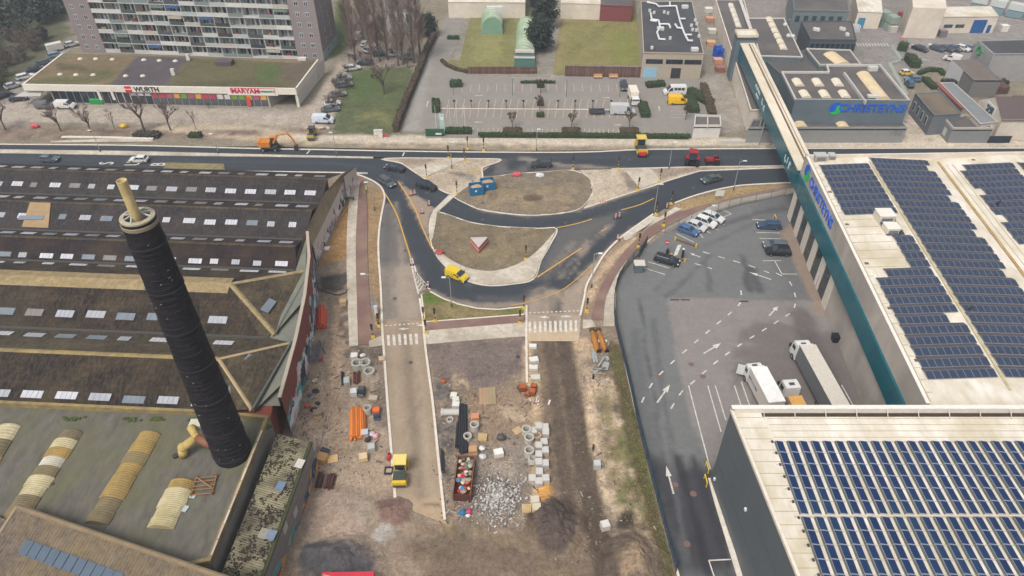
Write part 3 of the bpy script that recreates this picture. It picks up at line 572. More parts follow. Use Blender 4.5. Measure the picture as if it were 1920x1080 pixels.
def arrow(px0,px1,wd=.7):
 a,b=G(*px0,.03),G(*px1,.03);d=(b-a).normalized();n_=Vector((-d.y,d.x,0));L_=(b-a).length;h_=a+d*L_*.62
 q=MB();q.poly([a-n_*.11,h_-n_*.11,h_+n_*.11,a+n_*.11]);q.poly([h_-n_*wd/2,b,h_+n_*wd/2]);return struct(q.build('arrow_mark',M_white_paint))
arrow((1232,755),(1256,721),.9);arrow((1263,926),(1249,873),.8);arrow((1319,663),(1352,643),.9);arrow((1442,592),(1459,574),.9);arrow((1446,524),(1404,510),.7);arrow((1313,482),(1294,475),.7)
for p in((1236,707),(1296,683),(1318,706),(1288,1020),(1266,909),(1300,926)):cover(*p)
for px in((1265,562),(1285,562),(1395,565)):
 c=G(*px,.03);q=MB();q.box(c.x,c.y,.03,1.6,.35,.03);struct(q.build('yard_drain',plain(70,62,58)))
 # ------------------------------------------------------------------ car park and lawns behind the street
lot_px=GG([(750,247),(780,165),(838,30),(845,18),(872,18),(852,95),(842,112),(868,142),(1030,146),(1040,130),(1052,30),(1062,30),(1042,142),(1320,150),(1322,180),(1345,258),(800,258),(798,247)])
sheet('car_park',lot_px,.01,M_road,C(134,129,122),[
('poly',[(860,160),(1280,160),(1290,178),(860,176)],C(136,128,120),.8,.6,.3),('poly',[(825,187),(1190,190),(1205,228),(822,222)],C(136,126,114),.8,.5,.3),
('line',[(815,60),(790,160),(772,240)],C(160,156,150),2,.5,1,3),('poly',[(790,235),(1270,240),(1270,256),(790,255)],C(140,132,116),2,.6,1,0,.6),('poly',[(1010,30),(1062,30),(1040,146),(1005,146)],C(172,162,148),1,.8,.4)],1.2)
LAWN=C(120,116,76)
sheet('lawn',GG([(884,25),(975,20),(1008,18),(1003,128),(876,133),(848,124),(838,118),(848,112),(862,114),(872,70)]),.06,M_lawn,LAWN,[('poly',[(900,40),(960,60),(960,110),(880,120)],C(134,130,82),5,.7,3),('line',[(955,30),(950,90),(945,130)],C(110,108,68),2,.7,1,3)],1.2,lambda x,y:(fbm(x,y,.6,2)-.5)*.12,skirt=.1)
sheet('lawn',GG([(1056,8),(1192,8),(1202,122),(1060,122),(1058,140),(1036,140)]),.06,M_lawn,C(124,118,74),[
('line',[(1062,30),(1120,25),(1190,24)],C(176,160,132),1,.8,.5,1.0),('line',[(1050,42),(1100,28),(1180,22)],C(160,148,112),1.2,.7,.6,1.0),('line',[(1055,110),(1090,80),(1120,58),(1160,38)],C(96,98,58),1,.75,.6,.8),('line',[(1064,112),(1098,84),(1130,60),(1170,42)],C(100,100,60),1,.65,.6,.8),
('line',[(1045,125),(1052,60),(1056,12)],C(140,128,90),2,.7,1,3),('poly',[(1140,60),(1195,60),(1198,115),(1150,115)],C(112,118,62),5,.7,3)],1.2,lambda x,y:(fbm(x,y,.6,2)-.5)*.12,skirt=.1)
M_worn=mat('worn_paint',C(196,192,186),C(164,158,150),1.5)
def lotline(a,b,w_=.11):return struct(ribbon('bay_line',GG([a,b]),w_,.018,M_worn))
for k in range(26):  # three rows of bays
 t=k/25
 x=867+(1268-867)*t
 if not(965<x<975 or x>1160):lotline((x,158),(x+(x-960)*.012,172))
 x=826+(1190-826)*t
 if abs(x-1011)>10:lotline((x+2,186),(x-2,202));lotline((x-1,205),(x-4,221))
for k in range(8):
 x=887+k*9.5;lotline((x,240),(x-1,254))
 lotline((990+k*9,241),(990+k*9,254));lotline((1096+k*9,241),(1096+k*9,254))
 y=40+k*10
 if k<7:lotline((872-k*3.6,y),(848-k*2.9,y))
for k in range(4):lotline((1257,202+k*6),(1288,203+k*6))
ribbon('lot_kerb',GG([(822,203.5),(1190,206)]),.3,.012,M_kerb,.08)
for a,b in(((905,179),(890,179)),((1130,183),(1145,183)),((1152,234),(1165,234)),((905,229),(888,229)),((1237,208),(1235,198)),((800,200),(803,188))):
 arrow(a,b,.6)
 # ================================================================== buildings
def wallpt(a,b,t):return Vector((a[0]+(b[0]-a[0])*t,a[1]+(b[1]-a[1])*t,0))
def panel(parent,name,a,b,s0,s1,z0,z1,mt,proud=.03,thick=.06,sub=None):
 """flat piece on the wall a->b (outside on the right-hand side), from s0 to s1 metres along it"""
 a=Vector((a[0],a[1],0));b=Vector((b[0],b[1],0));d=(b-a).normalized();n_=Vector((d.y,-d.x,0))
 p,q=a+d*s0,a+d*s1;o0,o1=n_*(proud-thick),n_*proud
 bot=[p+o0,q+o0,q+o1,p+o1];mb=MB()
 up0,up1=Vector((0,0,z0)),Vector((0,0,z1))
 bb=[p+o1,q+o1,q+o0,p+o0]
 mb.hexa([v+up0 for v in bb],[v+up1 for v in bb])
 return mb.build(name,mt,parent)
def window(parent,a,b,s0,s1,z0,z1,fm,gm,bars=1):
 f=panel(parent,'window',a,b,s0,s1,z0,z1,fm,.05,.1)
 w_=(s1-s0);k=.09*min(1.5,w_)
 for i in range(bars+1):
  x0=s0+k*.8+i*(w_-k*.6)/(bars+1);panel(f,'pane',a,b,x0,x0+(w_-k*.6)/(bars+1)-k,z0+.1,z1-.1,gm,.065,.02)
 return f
def rim(parent,poly,z,h,w_,mt,name='parapet'):
 P=[Vector((p[0],p[1],0))for p in poly];n=len(P)
 ar=sum(P[i].x*P[(i+1)%n].y-P[(i+1)%n].x*P[i].y for i in range(n))
 if ar<0:P=P[::-1]
 ins=[]
 for i in range(n):
  d0=(P[i]-P[i-1]).normalized();d1=(P[(i+1)%n]-P[i]).normalized()
  n0,n1=Vector((-d0.y,d0.x,0)),Vector((-d1.y,d1.x,0));m_=(n0+n1);m_=m_/max(.3,m_.dot(n0));ins.append(P[i]+m_*w_)
 mb=MB()
 for i in range(n):
  j=(i+1)%n;o=[P[i],P[j],ins[j],ins[i]]
  mb.hexa([v+Vector((0,0,z))for v in o],[v+Vector((0,0,z+h))for v in o])
 return mb.build(name,mt,parent)
def block(name,label,cat,poly,z,wm,rm,z0=-.1,par=.4,pw=.25,pm=None,group=None,roofname='roof'):
 """flat-roofed building on the outline poly (world x, y)"""
 c=sum((Vector((p[0],p[1],0))for p in poly),Vector())/len(poly)
 t=thing(name,label,cat,c,0,group)
 MB().prism(poly,z0,z-.02,0).build('wall',wm,t)
 MB().prism([c.xy.to_3d()+(Vector((p[0],p[1],0))-c)*.9995 for p in poly],z-.018,z+.02).build(roofname,rm,t)
 if par:rim(t,poly,z-.3,par+.3,pw,pm or wm)
 return t
def at(px,z):return[G(a,b,z)for a,b in px]
def vault(parent,a,b,w_,rise,z,mt,name='skylight',seg=1,mats=None,over=0):
 """barrel rooflight from a to b"""
 a=Vector((a[0],a[1],0));b=Vector((b[0],b[1],0));d=(b-a);n_=Vector((-d.y,d.x,0)).normalized();out=[]
 for k in range(seg):
  p,q=a+d*(k/seg),a+d*((k+1)/seg);dd=d.normalized()*over;p=p-dd;q=q+dd*.5
  mb=MB();ra=[];rb=[];lift=.012*(k%2)
  for i in range(9):
   t=i/8;x=(t-.5)*w_;h=rise*(1-(2*t-1)**2)**.75+.12+lift
   ra.append(p+n_*x+Vector((0,0,z+h)));rb.append(q+n_*x+Vector((0,0,z+h)))
  for i in range(8):mb.poly([ra[i],rb[i],rb[i+1],ra[i+1]])
  for i in(0,8):
   g=[ra[i],rb[i],Vector((rb[i].x,rb[i].y,z)),Vector((ra[i].x,ra[i].y,z))];mb.poly(g)
  mb.poly(ra+[Vector((ra[8].x,ra[8].y,z)),Vector((ra[0].x,ra[0].y,z))]);mb.poly(rb+[Vector((rb[8].x,rb[8].y,z)),Vector((rb[0].x,rb[0].y,z))])
  out.append(mb.build(name,mats[k%len(mats)]if mats else mt,parent))
 return out
M_wroof=mat('white_roof_membrane',C(226,219,207),C(198,189,172),.8,C(176,163,130),.16,.75,rough=.7,stretch=(1,.35,1),contrast=.18)
M_conc_wall=mat('precast_concrete',C(196,186,172),C(158,150,142),.35,C(128,122,118),.09,.7,stretch=(.6,.6,.25))
M_white_wall=mat('white_render',C(224,214,200),C(200,188,172),.5,C(180,166,150),.1,.5)
M_clad=mat('grey_cladding',C(104,117,123),C(92,106,112),.3,None,bump=0,rough=.55)
M_nclad=mat('slate_blue_cladding',C(94,100,103),C(86,92,95),.25,rough=.5)
M_teal=mat('teal_glass_band',C(14,100,112),C(8,82,96),.5,rough=.25,spec=.5)
M_bit=mat('bitumen_roof',C(96,92,90),C(80,76,76),.6,C(112,104,98),.12,.6)
M_bitd=mat('dark_bitumen_roof',C(74,76,78),C(62,64,66),.6,C(84,84,84),.12,.6)
M_poly=mat('cream_polycarbonate',C(218,198,160),C(196,176,140),.8,rough=.5)
M_blue_sign=plain(20,100,215,.45);M_green_sign=plain(40,190,90,.45)
def swirl_logo(parent,c,right,up,r):
 """round emblem of two interlocking drops, blue above and green below"""
 right=Vector(right).normalized();up=Vector(up).normalized();n_=right.cross(up);c=Vector(c)
 for nm,mt,ph in(('emblem',M_blue_sign,0),('emblem',M_green_sign,math.pi)):
  pts=[]
  for i in range(13):a=math.pi*(.18+i/12);pts.append((math.cos(a),math.sin(a)))
  for i in range(7):a=math.pi*(1.18+i/6);pts.append((-.5+.5*math.cos(a)+.02,-.05+.5*math.sin(a)))
  for i in range(7):a=math.pi*(1.18-i/6);pts.append((.45+.5*math.cos(a),.2+.5*math.sin(a)*.8))
  mb=MB();f=[]
  for x,y in pts:
   x,y=(x,y)if not ph else(-x,-y)
   f.append(c+right*x*r*.94+up*(y*r*.94+(.05*r if not ph else-.05*r))+n_*.06)
  k=len(f);mb.add(f+[v-n_*.05 for v in f],[tuple(range(k))]+[(i,(i+1)%k,k+(i+1)%k,k+i)for i in range(k)]);mb.build(nm,mt,parent)
  # ---------------- big warehouse with the solar roof
FX=lambda y,off=0:56.0+(y-120.9)*.0727+off
A,B_,C_,D_=(FX(120.9),120.9),(150,123.4),(150,58.9),(FX(58.9),58.9)
wh=thing('warehouse','large white-roofed warehouse with teal band and blue lettering beside the lorry yard','warehouse',(100,90,0))
def wall_strip(x_off0,y0,y1,z0,z1,nm,mt,par=wh,th=.3):
 p=[(FX(y0,x_off0),y0),(FX(y1,x_off0),y1),(FX(y1,x_off0+th),y1),(FX(y0,x_off0+th),y0)]
 return MB().prism(p,z0,z1).build(nm,mt,par)
wall_strip(0,120.9,58.9,9.9,14.0,'upper_wall',M_conc_wall,th=.4)
wall_strip(.05,92.2,58.9,-.1,6.3,'lower_wall',M_conc_wall,th=.4)
wall_strip(-.35,120.9,58.9,6.55,10.1,'teal_band',M_teal,th=.5)
wall_strip(.02,120.9,58.9,6.2,6.6,'soffit',plain(70,84,92),th=.35)
MB().prism([(FX(120.9,.5),120.6),(149.5,123),(149.5,59),(FX(58.9,.5),59)],-.1,11.9).build('wall',M_conc_wall,wh)
ax,ay=FX(120.9),120.9
wl=[(A[0],A[1]),(D_[0],D_[1])]
for k in range(6):
 s0=5.35*k
 panel(wh,'pier',(A[0]+.05,A[1]),(D_[0]+.05,D_[1]),s0,s0+2.1,-.1,6.25,plain(214,204,188,.8),.12,.4).rotation_euler=(0,0,0)
 w_=panel(wh,'window',(A[0]+.1,A[1]),(D_[0]+.1,D_[1]),s0+2.1,s0+5.35,.0,6.22,plain(52,58,62,.4),.0,.3)
 for i in range(2):
  for j in range(3):panel(w_,'pane',(A[0]+.1,A[1]),(D_[0]+.1,D_[1]),s0+2.2+i*1.58,s0+3.7+i*1.58,.15+j*2.02,2.05+j*2.02,M_glass,.012,.02)
pn=panel(wh,'banner',(A[0],A[1]),(D_[0],D_[1]),22.0,23.6,.6,3.0,plain(224,220,214),.2,.05);pn2=panel(pn,'banner_edge',(A[0],A[1]),(D_[0],D_[1]),22.9,23.1,.6,3.0,plain(200,60,90),.22,.03)
# roof: shallow pitched bays
def roof_z(u):
 for(u0,z0),(u1,z1)in zip(RZ,RZ[1:]):
  if u<=u1:return z0+(z1-z0)*(u-u0)/(u1-u0)
 return RZ[-1][1]
RZ=[(0,13.2),(1.5,13.2),(11.8,13.6),(25.3,12.9),(39,13.6),(53,12.9),(67,13.6),(100,13.2)]
mb=MB()
for(u0,z0),(u1,z1)in zip(RZ,RZ[1:]):
 for k in range(8):
  y0,y1=120.85-(k*7.74),120.85-(k+1)*7.74
  mb.poly([(FX(y1,u0+.02),y1,z0),(FX(y1,u1+.02),y1,z1),(FX(y0,u1+.02),y0+.02*u1,z1),(FX(y0,u0+.02),y0+.02*u0,z0)])
mb.build('roof',M_wroof,wh)
MB().prism([(A[0],A[1]),(150,123.6),(150,123.2),(A[0],A[1]-.4)],11.8,14.1).build('parapet',M_white_wall,wh)
rib=MB()
for y in range(60,121,1):pass
def vline(u,y0,y1,w_,z,mt,nm):
 mb=MB();mb.hexa([(FX(y1,u),y1,z),(FX(y1,u+w_),y1,z),(FX(y0,u+w_),y0,z),(FX(y0,u),y0,z)],[(FX(y1,u),y1,z+.1),(FX(y1,u+w_),y1,z+.1),(FX(y0,u+w_),y0,z+.1),(FX(y0,u),y0,z+.1)]);return mb.build(nm,mt,wh)
vline(-.02,120.9,58.9,.46,14.0,plain(236,230,218),'coping')
vline(11.6,119,61.5,.35,13.6,mat('ridge_strip',C(196,184,150),C(150,140,110),1.2),'ridge_walkway')
vline(25.1,120,60,.5,12.95,mat('valley_gutter',C(186,160,110),C(140,116,76),.8),'gutter_or_shade_strip')
# solar panels on the big roof
M_cell=mat('solar_cells',C(58,69,88),C(48,58,76),.35,rough=.4,spec=.15)
M_cell2=mat('solar_cells_blue',C(34,54,94),C(26,43,76),.4,C(40,66,94),.22,.6,rough=.4,spec=.12)
M_frame=plain(150,152,158,.4,.3);M_back=mat('panel_back',C(92,88,92),C(78,75,80),.6)
def panel_mesh(nm,w_,d_,tilt,cell,th=.05,fr=.035):
 """one solar module, sloping down towards -y"""
 mb=MB();h=d_*math.sin(tilt);dd=d_*math.cos(tilt)
 c=[(-w_/2,0,.12),(w_/2,0,.12),(w_/2,dd,.12+h),(-w_/2,dd,.12+h)]
 mb.hexa(c,[(x,y,z+th)for x,y,z in c],0)
 k=fr/w_;a=[Vector(p)+Vector((0,0,th+.004))for p in c]
 def L(u,v):return a[0].lerp(a[1],u).lerp(a[3].lerp(a[2],u),v)
 kv=fr/d_
 mb.poly([L(k,kv),L(1-k,kv),L(1-k,1-kv),L(k,1-kv)],1)
 # ballast plate behind
 mb.poly([(-w_/2,dd+.02,.12+h),(w_/2,dd+.02,.12+h),(w_/2,dd+.76,.06),(-w_/2,dd+.76,.06)][::1],2)
 return mb.mesh(nm,[M_frame,cell,M_back])
pm=panel_mesh('solar_panel',.99,1.36,R(8),M_cell)
cells=[]
rows=26
for r in range(rows):
 y=116.3-r*2.11
 spans=[]
 if r<8:spans.append((2.2,11.2))
 elif r<15:spans.append((7.2 if r<11 else 8.2,11.2))
 elif r==15:spans.append((4.0,11.2))
 else:spans.append((2.2,11.2))
 spans.append((12.2,23.4 if r%5 else 22.2));spans.append((28.2 if r%4 else 29.4,38.5));spans.append((39.6,51));spans.append((54.5,66))
 for a,b in spans:
  n=int(b-a)
  for i in range(n):
   u=a+.5+i
   if r==20 and a<3 and i>6:continue
   cells.append((Vector((FX(y,u),y+.02*u*.5,roof_z(u))),u))
if 1:  # one more row at the far edge of the second bay
 for i in range(11):y=118.5;cells.append((Vector((FX(y,12.7+i),y,roof_z(12.7+i))),12.7+i))
def seen(p):
 zc=p.y*_c+(HCAM-p.z)*_s;px=960+FPX*p.x/zc;return px<1960
cells=[c for c in cells if seen(c[0])]
cells.sort(key=lambda c:c[0].y)
o0=org(wh)
for p,u in cells[:300]:
 slope=math.atan2(roof_z(u+.4)-roof_z(u-.4),.8);inst('solar_panel',pm,wh,p-o0,(0,-slope,0))
mb=MB();src=pm
vv=[v.co.copy()for v in pm.vertices];ff=[tuple(p.vertices)for p in pm.polygons];mm=[p.material_index for p in pm.polygons]
for p,u in cells[300:]:
 M_=Matrix.Rotation(-math.atan2(roof_z(u+.4)-roof_z(u-.4),.8),3,'Y');b=len(mb.v)
 mb.v+=[tuple(M_@v+p)for v in vv];mb.f+=[tuple(b+i for i in f)for f in ff];mb.m+=mm
struct(mb.build('solar_panel_field',[M_frame,M_cell,M_back],wh),'stuff')
M_seam=mat('membrane_seam',C(186,172,146),C(160,146,118),1.5)
for k in range(28):
 y=119.5-k*2.15;a,b=(.6,2.0)if not 7<k<16 else(.6,6.8 if k<12 else 7.8)
 MB().hexa([(FX(y,a),y,13.2),(FX(y,b),y,13.22),(FX(y,b),y+.12,13.22),(FX(y,a),y+.12,13.2)],[(FX(y,a),y,13.215),(FX(y,b),y,roof_z(b)+.03),(FX(y,b),y+.12,roof_z(b)+.03),(FX(y,a),y+.12,13.215)]).build('membrane_seam',M_seam,wh)
for u in(1.1,26.5,27.6):vline(u,119,60,.12,roof_z(u)-.06,M_seam,'membrane_seam')
# lettering on the upper wall and on the roof units
fd=Vector((FX(58.9)-FX(120.9),58.9-120.9,0)).normalized()
def onwall(y,z,off=-.02):return Vector((FX(y,off),y,z))
swirl_logo(wh,onwall(117.3,12.1,-.03),fd,(0,0,1),1.7)
text('wall_lettering','CHRISTEYNS',2.7,M_blue_sign,wh,onwall(107.6,12.0,-.05),fd,(0,0,1),.05,.05,.98)
for px,py,s in((1655,413,(2.6,2.4,1.5)),(1668,435,(2.2,2.0,1.2)),(1536,299,(2.2,1.6,1.0)),(1558,297,(1.2,1.4,.8))):
 p=G(px,py,13.3);t=thing('roof_unit',{1655:'white box-shaped rooftop unit with hood beside the notch in the solar rows',1668:'smaller rooftop unit with grey louvre just below the big white one',1536:'grey air handling unit at the corner of the white solar roof',1558:'small grey cabinet right of the corner air handling unit'}[px],'roof unit',p)
 MB().box(0,0,s[2]/2,*s).build('casing',plain(222,214,198)if px>1600 else plain(168,166,160),t,local=True)
 MB().box(0,0,s[2]+.08,s[0]*1.06,s[1]*1.06,.14).build('lid',plain(232,226,214)if px>1600 else plain(186,184,178),t,local=True)
 MB().box(0,-s[1]/2-.03,s[2]*.5,s[0]*.7,.06,s[2]*.6).build('louvre',plain(120,122,124),t,local=True)
 if px==1668:MB().box(1.0,-1.1,.6,.15,.15,1.6,0,0,R(-25)).build('vent_pipe',M_black,t,local=True)
for px,py in((1868,388),(1813,588)):
 p=G(px,py,13.0);t=thing('vent_pipe','black bent vent pipe in the gap of the upper right solar rows' if px>1850 else 'black vent pipe in the cream patch between the two solar blocks','vent pipe',p)
 MB().tube((0,0,0),(0,0,.9),.14,n=8).build('pipe',M_black,t,local=True);MB().tube((0,0,.9),(.35,.1,1.25),.16,n=8).build('elbow',M_black,t,local=True)
for px,py in((1588,421),(1556,360),(1625,494),(1668,578),(1719,676),(1629,300),(1727,301),(1825,300)):
 p=G(px,py,13.22);q=MB();q.box(p.x,p.y,p.z+.04,.6,.45,.08);q.build('roof_outlet',plain(110,100,92),wh)
 # ---------------- conveyor bridge over the street
br=thing('conveyor_bridge','long teal-sided conveyor bridge with cream roof crossing over the street','bridge',(FX(150),150,0))
def bx(y,u):return(FX(y,u),y)
BN,BS=186.5,121.3
MB().prism([bx(BS,-.35),bx(BN,-.35),bx(BN,3.2),bx(BS,3.2)][::-1],6.4,10.3).build('side_wall',M_teal,br)
MB().prism([bx(BS,-.45),bx(BN,-.45),bx(BN,3.3),bx(BS,3.3)],10.3,10.55).build('roof',mat('bridge_roof',C(226,216,198),C(200,187,164),.5,C(184,168,136),.12,.5,stretch=(1,.3,1)),br)
for u,w_,nm in((1.55,.28,'cable_tray'),(2.4,.1,'cable'),(3.15,.12,'edge_rail')):
 MB().prism([bx(BS,u),bx(BN-1,u),bx(BN-1,u+w_),bx(BS,u+w_)],10.56,10.56+(.16 if w_>.2 else .08)).build(nm,plain(120,104,84)if nm!='edge_rail' else plain(230,224,212),br)
for k in range(70):
 y=BS+1+k*.9;q=MB();q.prism([bx(y,1.5),bx(y+.14,1.5),bx(y+.14,1.88),bx(y,1.88)],10.55,10.76);q.build('tray_bracket',plain(92,80,68),br)
M_sgn=plain(214,222,222)
for y,z,w_,h_ in[(163.6-.62*k,9.0+.12*((k*5)%3),.42,.62)for k in range(9)]+[(161.6-.62*k,7.7+.1*((k*7)%2),.42,.6)for k in range(5)]+[(155.6,8.8,.5,1.1),(155.0,8.3,.6,.5),(153.4,8.2,.9,.7),(152.9,8.7,.5,.5),(152.9,7.8,.5,.6)]+[(130.6,8.2,.4,1.0),(130.1,7.6,.6,.5),(128.7,8.5,.35,1.3),(127.2,8.3,.6,1.5),(126.6,8.9,.5,.4)]:
 MB().prism([(FX(y,-.42),y),(FX(y-w_,-.42),y-w_),(FX(y-w_,-.36),y-w_),(FX(y,-.36),y)],z-h_/2,z+h_/2).build('faded_lettering',M_sgn,br)
for y,h in((150.5,6.4),(153.2,6.4)):
 for u in(-.1,2.8):MB().tube((FX(y,u),y,0),(FX(y,u),y,h),.16,n=8).build('leg',plain(150,156,158),br)
tw=thing('conveyor_tower','grey conveyor head tower with cream cap at the far end of the teal bridge','tower',(FX(188),188,0))
tp=[bx(186.4,-1.4),bx(190.6,-1.4),bx(190.6,3.9),bx(186.4,3.9)]
MB().prism(tp,-.1,11.2).build('shaft',M_clad,tw);MB().prism(tp,11.2,12.0).build('band',plain(70,78,88),tw);MB().prism([bx(186.3,-1.5),bx(190.7,-1.5),bx(190.7,4),bx(186.3,4)],12.0,12.25).build('cap',M_wroof,tw)
rim(tw,[bx(186.3,-1.5),bx(190.7,-1.5),bx(190.7,4),bx(186.3,4)],12.25,.4,.2,plain(216,204,184))

# ---------------- near warehouse, bottom right
NX=lambda y:26.85+(57.6-y)*.075
npoly=[(NX(57.6),57.6),(NX(26),26),(110,26),(110,57.6)]
nw=thing('warehouse','nearest warehouse with slate-blue side wall and bright blue solar modules on its roof','warehouse',(60,45,0))
MB().prism(npoly,-.1,14.1).build('wall',M_nclad,nw)
MB().prism([(NX(57.4)+.3,57.3),(NX(26)+.3,26.1),(109.8,26.1),(109.8,57.3)],14.1,14.14).build('roof',M_wroof,nw)
MB().prism([(NX(57.6)-.06,57.72),(NX(26)-.06,26),(NX(26)+.28,26),(NX(57.6)+.28,57.3)],14.0,14.42).build('edge_coping',plain(228,218,200),nw)
MB().prism([(NX(57.6)+.29,57.3),(110,57.3),(110,57.66),(NX(57.6)+.29,57.66)],13.9,15.0).build('parapet',plain(222,214,202,.7),nw)
MB().prism([(NX(57.6)-.07,57.2),(110.1,57.2),(110.1,57.78),(NX(57.6)-.07,57.78)],15.0,15.08).build('coping',plain(236,230,220,.6),nw)
MB().box(70,56.98,14.16,79,.55,.05).build('gutter_or_shade_strip',mat('parapet_shade_strip',C(74,62,52),C(54,46,40),1.5),nw)  # shade at the parapet foot, put in as a dark brown strip
for k in range(9):
 x=30.6+k*3.75;MB().box(x,56.75,14.62,.07,1.2,.07,0,0,R(38)).build('parapet_strut',plain(214,208,196),nw)
for z in(4.7,9.4):panel(nw,'cladding_joint',(NX(57.6),57.6),(NX(26),26),0.1,31,z,z+.05,plain(70,76,84),.01,.02)
panel(nw,'wall_lamp',(NX(57.6),57.6),(NX(26),26),9.6,9.95,7.8,8.2,plain(230,230,228),.2,.2);panel(nw,'wall_lamp',(NX(57.6),57.6),(NX(26),26),1.0,1.3,1.6,2.0,plain(230,230,228),.2,.2)
for k in range(13):y=56.6-k*1.62;MB().box(NX(y)+2.0,y,14.147,3.2,.1,.02).build('membrane_seam',M_seam,nw)
for k in range(4):MB().box(70,53.6+k*.95,14.147,78,.08,.02).build('membrane_seam',M_seam,nw)
def near_panel():
 mb=MB();w_,d_=.88,1.58
 c=[(0,0,.27),(w_,0,.10),(w_,d_,.10),(0,d_,.27)]
 mb.hexa([(x,y,z)for x,y,z in c],[(x,y,z+.05)for x,y,z in c],0)
 k=.035;a=[Vector(p)+Vector((0,0,.056))for p in c]
 def L(u,v):return a[0].lerp(a[1],u).lerp(a[3].lerp(a[2],u),v)
 mb.poly([L(k,k),L(1-k,k),L(1-k,1-k*.7),L(k,1-k*.7)],1)
 mb.poly([(-.02,0,.29),(-.02,d_,.29),(-.12,d_,.03),(-.12,0,.03)],2)
 return mb.mesh('solar_panel',[plain(176,180,188,.4,.2),M_cell2,plain(104,108,104,.6)])
npm=near_panel();o0=org(nw);cnt=0;tmp=[]
ys=[51.3-1.62*k for k in range(6)];ys+=[ys[-1]-1.95-1.62*k for k in range(8)]
for j in range(34):
 for i,y in enumerate(ys):
  p=Vector((30.95+j*1.41,y,14.14));zc=p.y*_c+(HCAM-p.z)*_s
  if 960+FPX*p.x/zc>1950 or 540+FPX*((HCAM-p.z)*_c-p.y*_s)/zc>1140:continue
  tmp.append(p)
tmp.sort(key=lambda p:p.y)
for p in tmp[:300]:inst('solar_panel',npm,nw,p-o0)
mb=MB();vv=[v.co.copy()for v in npm.vertices];ff=[tuple(p.vertices)for p in npm.polygons];mm=[p.material_index for p in npm.polygons]
for p in tmp[300:]:
 b=len(mb.v);mb.v+=[tuple(v+p)for v in vv];mb.f+=[tuple(b+i for i in f)for f in ff];mb.m+=mm
if tmp[300:]:struct(mb.build('solar_panel_field',[plain(176,180,188,.4,.2),M_cell2,plain(104,108,104,.6)],nw),'stuff')
for i,y in enumerate(ys):
 MB().box(54,y+1.6,14.2,47.6,.05,.06).build('mounting_rail',plain(186,188,190,.4,.2),nw)
 q=MB();q.box(30.62,y+1.6,14.22,.22,.3,.16);q.build('ballast_block',plain(70,62,56),nw)
q=MB();q.box(54,ys[5]-.17,14.3,47.6,.14,.1);q.build('cable_duct',plain(216,206,188),nw)

# ---------------- factory on the left: five pitched bays
FY=lambda yr,x:yr-.058*(x+40)
fac=thing('factory','old brick factory with long rows of dark pitched roofs and skylights','factory',(-75,100,0))
def roofmat(nm,c1,c2,c3,f3,sc1=2.6,st=(1,.4,1),tl=(1.15,.75,.75)):
 return mat(nm,c1,c2,sc1,c3,.22,f3,rough=.95,bump=.6,bsc=3,stretch=st,contrast=.11,tile=tl)
M_rA=roofmat('weathered_slate',C(66,60,60),C(40,37,38),C(74,68,62),.5)
M_rB=roofmat('dark_maroon_roof',C(52,42,42),C(36,30,32),C(78,64,48),.45)
M_rC=roofmat('mossy_roof',C(84,75,59),C(52,45,39),C(102,91,66),.5)
M_rD=roofmat('mossy_dark_roof',C(66,57,47),C(32,26,26),C(88,76,56),.45)
M_tan=mat('lichen_ridge',C(160,142,106),C(122,106,78),1.2,C(140,122,84),.3,.6,contrast=.15)
M_zinc=mat('zinc_gutter',C(120,122,112),C(96,100,92),.7,C(136,132,112),.2,.5)
M_yellowcap=mat('lichen_coping',C(158,138,86),C(122,108,76),1.1,C(108,98,80),.3,.7,contrast=.15)
XW=-128
def slope(yr0,z0,yr1,z1,xr0,xr1,mt,nm='roof_slope'):
 """roof plane between two lines parallel to the ridge"""
 mb=MB();n=10
 for k in range(n):
  f0,f1=k/n,(k+1)/n;xa0,xb0=XW+(xr0-XW)*f0,XW+(xr0-XW)*f1;xa1,xb1=XW+(xr1-XW)*f0,XW+(xr1-XW)*f1
  mb.poly([(xa1,FY(yr1,xa1),z1),(xb1,FY(yr1,xb1),z1),(xb0,FY(yr0,xb0),z0),(xa0,FY(yr0,xa0),z0)])
 return mb.build(nm,mt,fac)
NE,r1,v1,r2,v2,r3,v3,r4,v4,r5,SE=126.9,121.5,115.7,110.3,103.9,99.3,95.1,88.1,78.6,71.5,63.6
ZE,ZR,ZR2=6.5,8.5,9.0
slope(NE,ZE,r1,ZR,-34.6,-36.2,M_rB);slope(r1,ZR,v1,ZE,-36.2,-36.6,M_rA);slope(v1,ZE,r2,ZR,-36.6,-36.8,M_rB);slope(r2,ZR,v2,ZE,-36.8,-37.2,M_rA)
slope(v2,ZE,r3,ZR,-37.2,-37.3,M_rB);slope(r3,ZR,v3,ZE,-37.3,-36.6,M_rB);slope(v3,ZE,r4,ZR2,-36.6,-45.2,M_rD);slope(r4,ZR2,v4,ZE,-45.2,-38.2,M_rD);slope(v4,ZE,r5,ZR2,-36.5,-41.8,M_rC);slope(r5,ZR2,SE,7.3,-41.8,-38.5,M_rD)
for a,b in((r1,ZR),(r2,ZR),(r3,ZR)):pass
for yr,z,x1,w_,mt in((r1,ZR,-36.2,.35,M_rC),(r2,ZR,-36.8,.35,M_rC),(r3,ZR,-37.3,.35,M_rC),(r4,ZR2,-45.2,1.9,M_tan),(r5,ZR2,-41.8,.4,M_yellowcap)):
 mb=MB()
 for k in range(12):
  xa,xb=XW+(x1-XW)*k/12,XW+(x1-XW)*(k+1)/12
  for sg in(-1,1):mb.poly([(xa,FY(yr,xa),z+.09),(xb,FY(yr,xb),z+.09),(xb,FY(yr,xb)+sg*w_,z+.09-w_*.27),(xa,FY(yr,xa)+sg*w_,z+.09-w_*.27)][::sg])
 mb.build('ridge_cap',mt,fac)
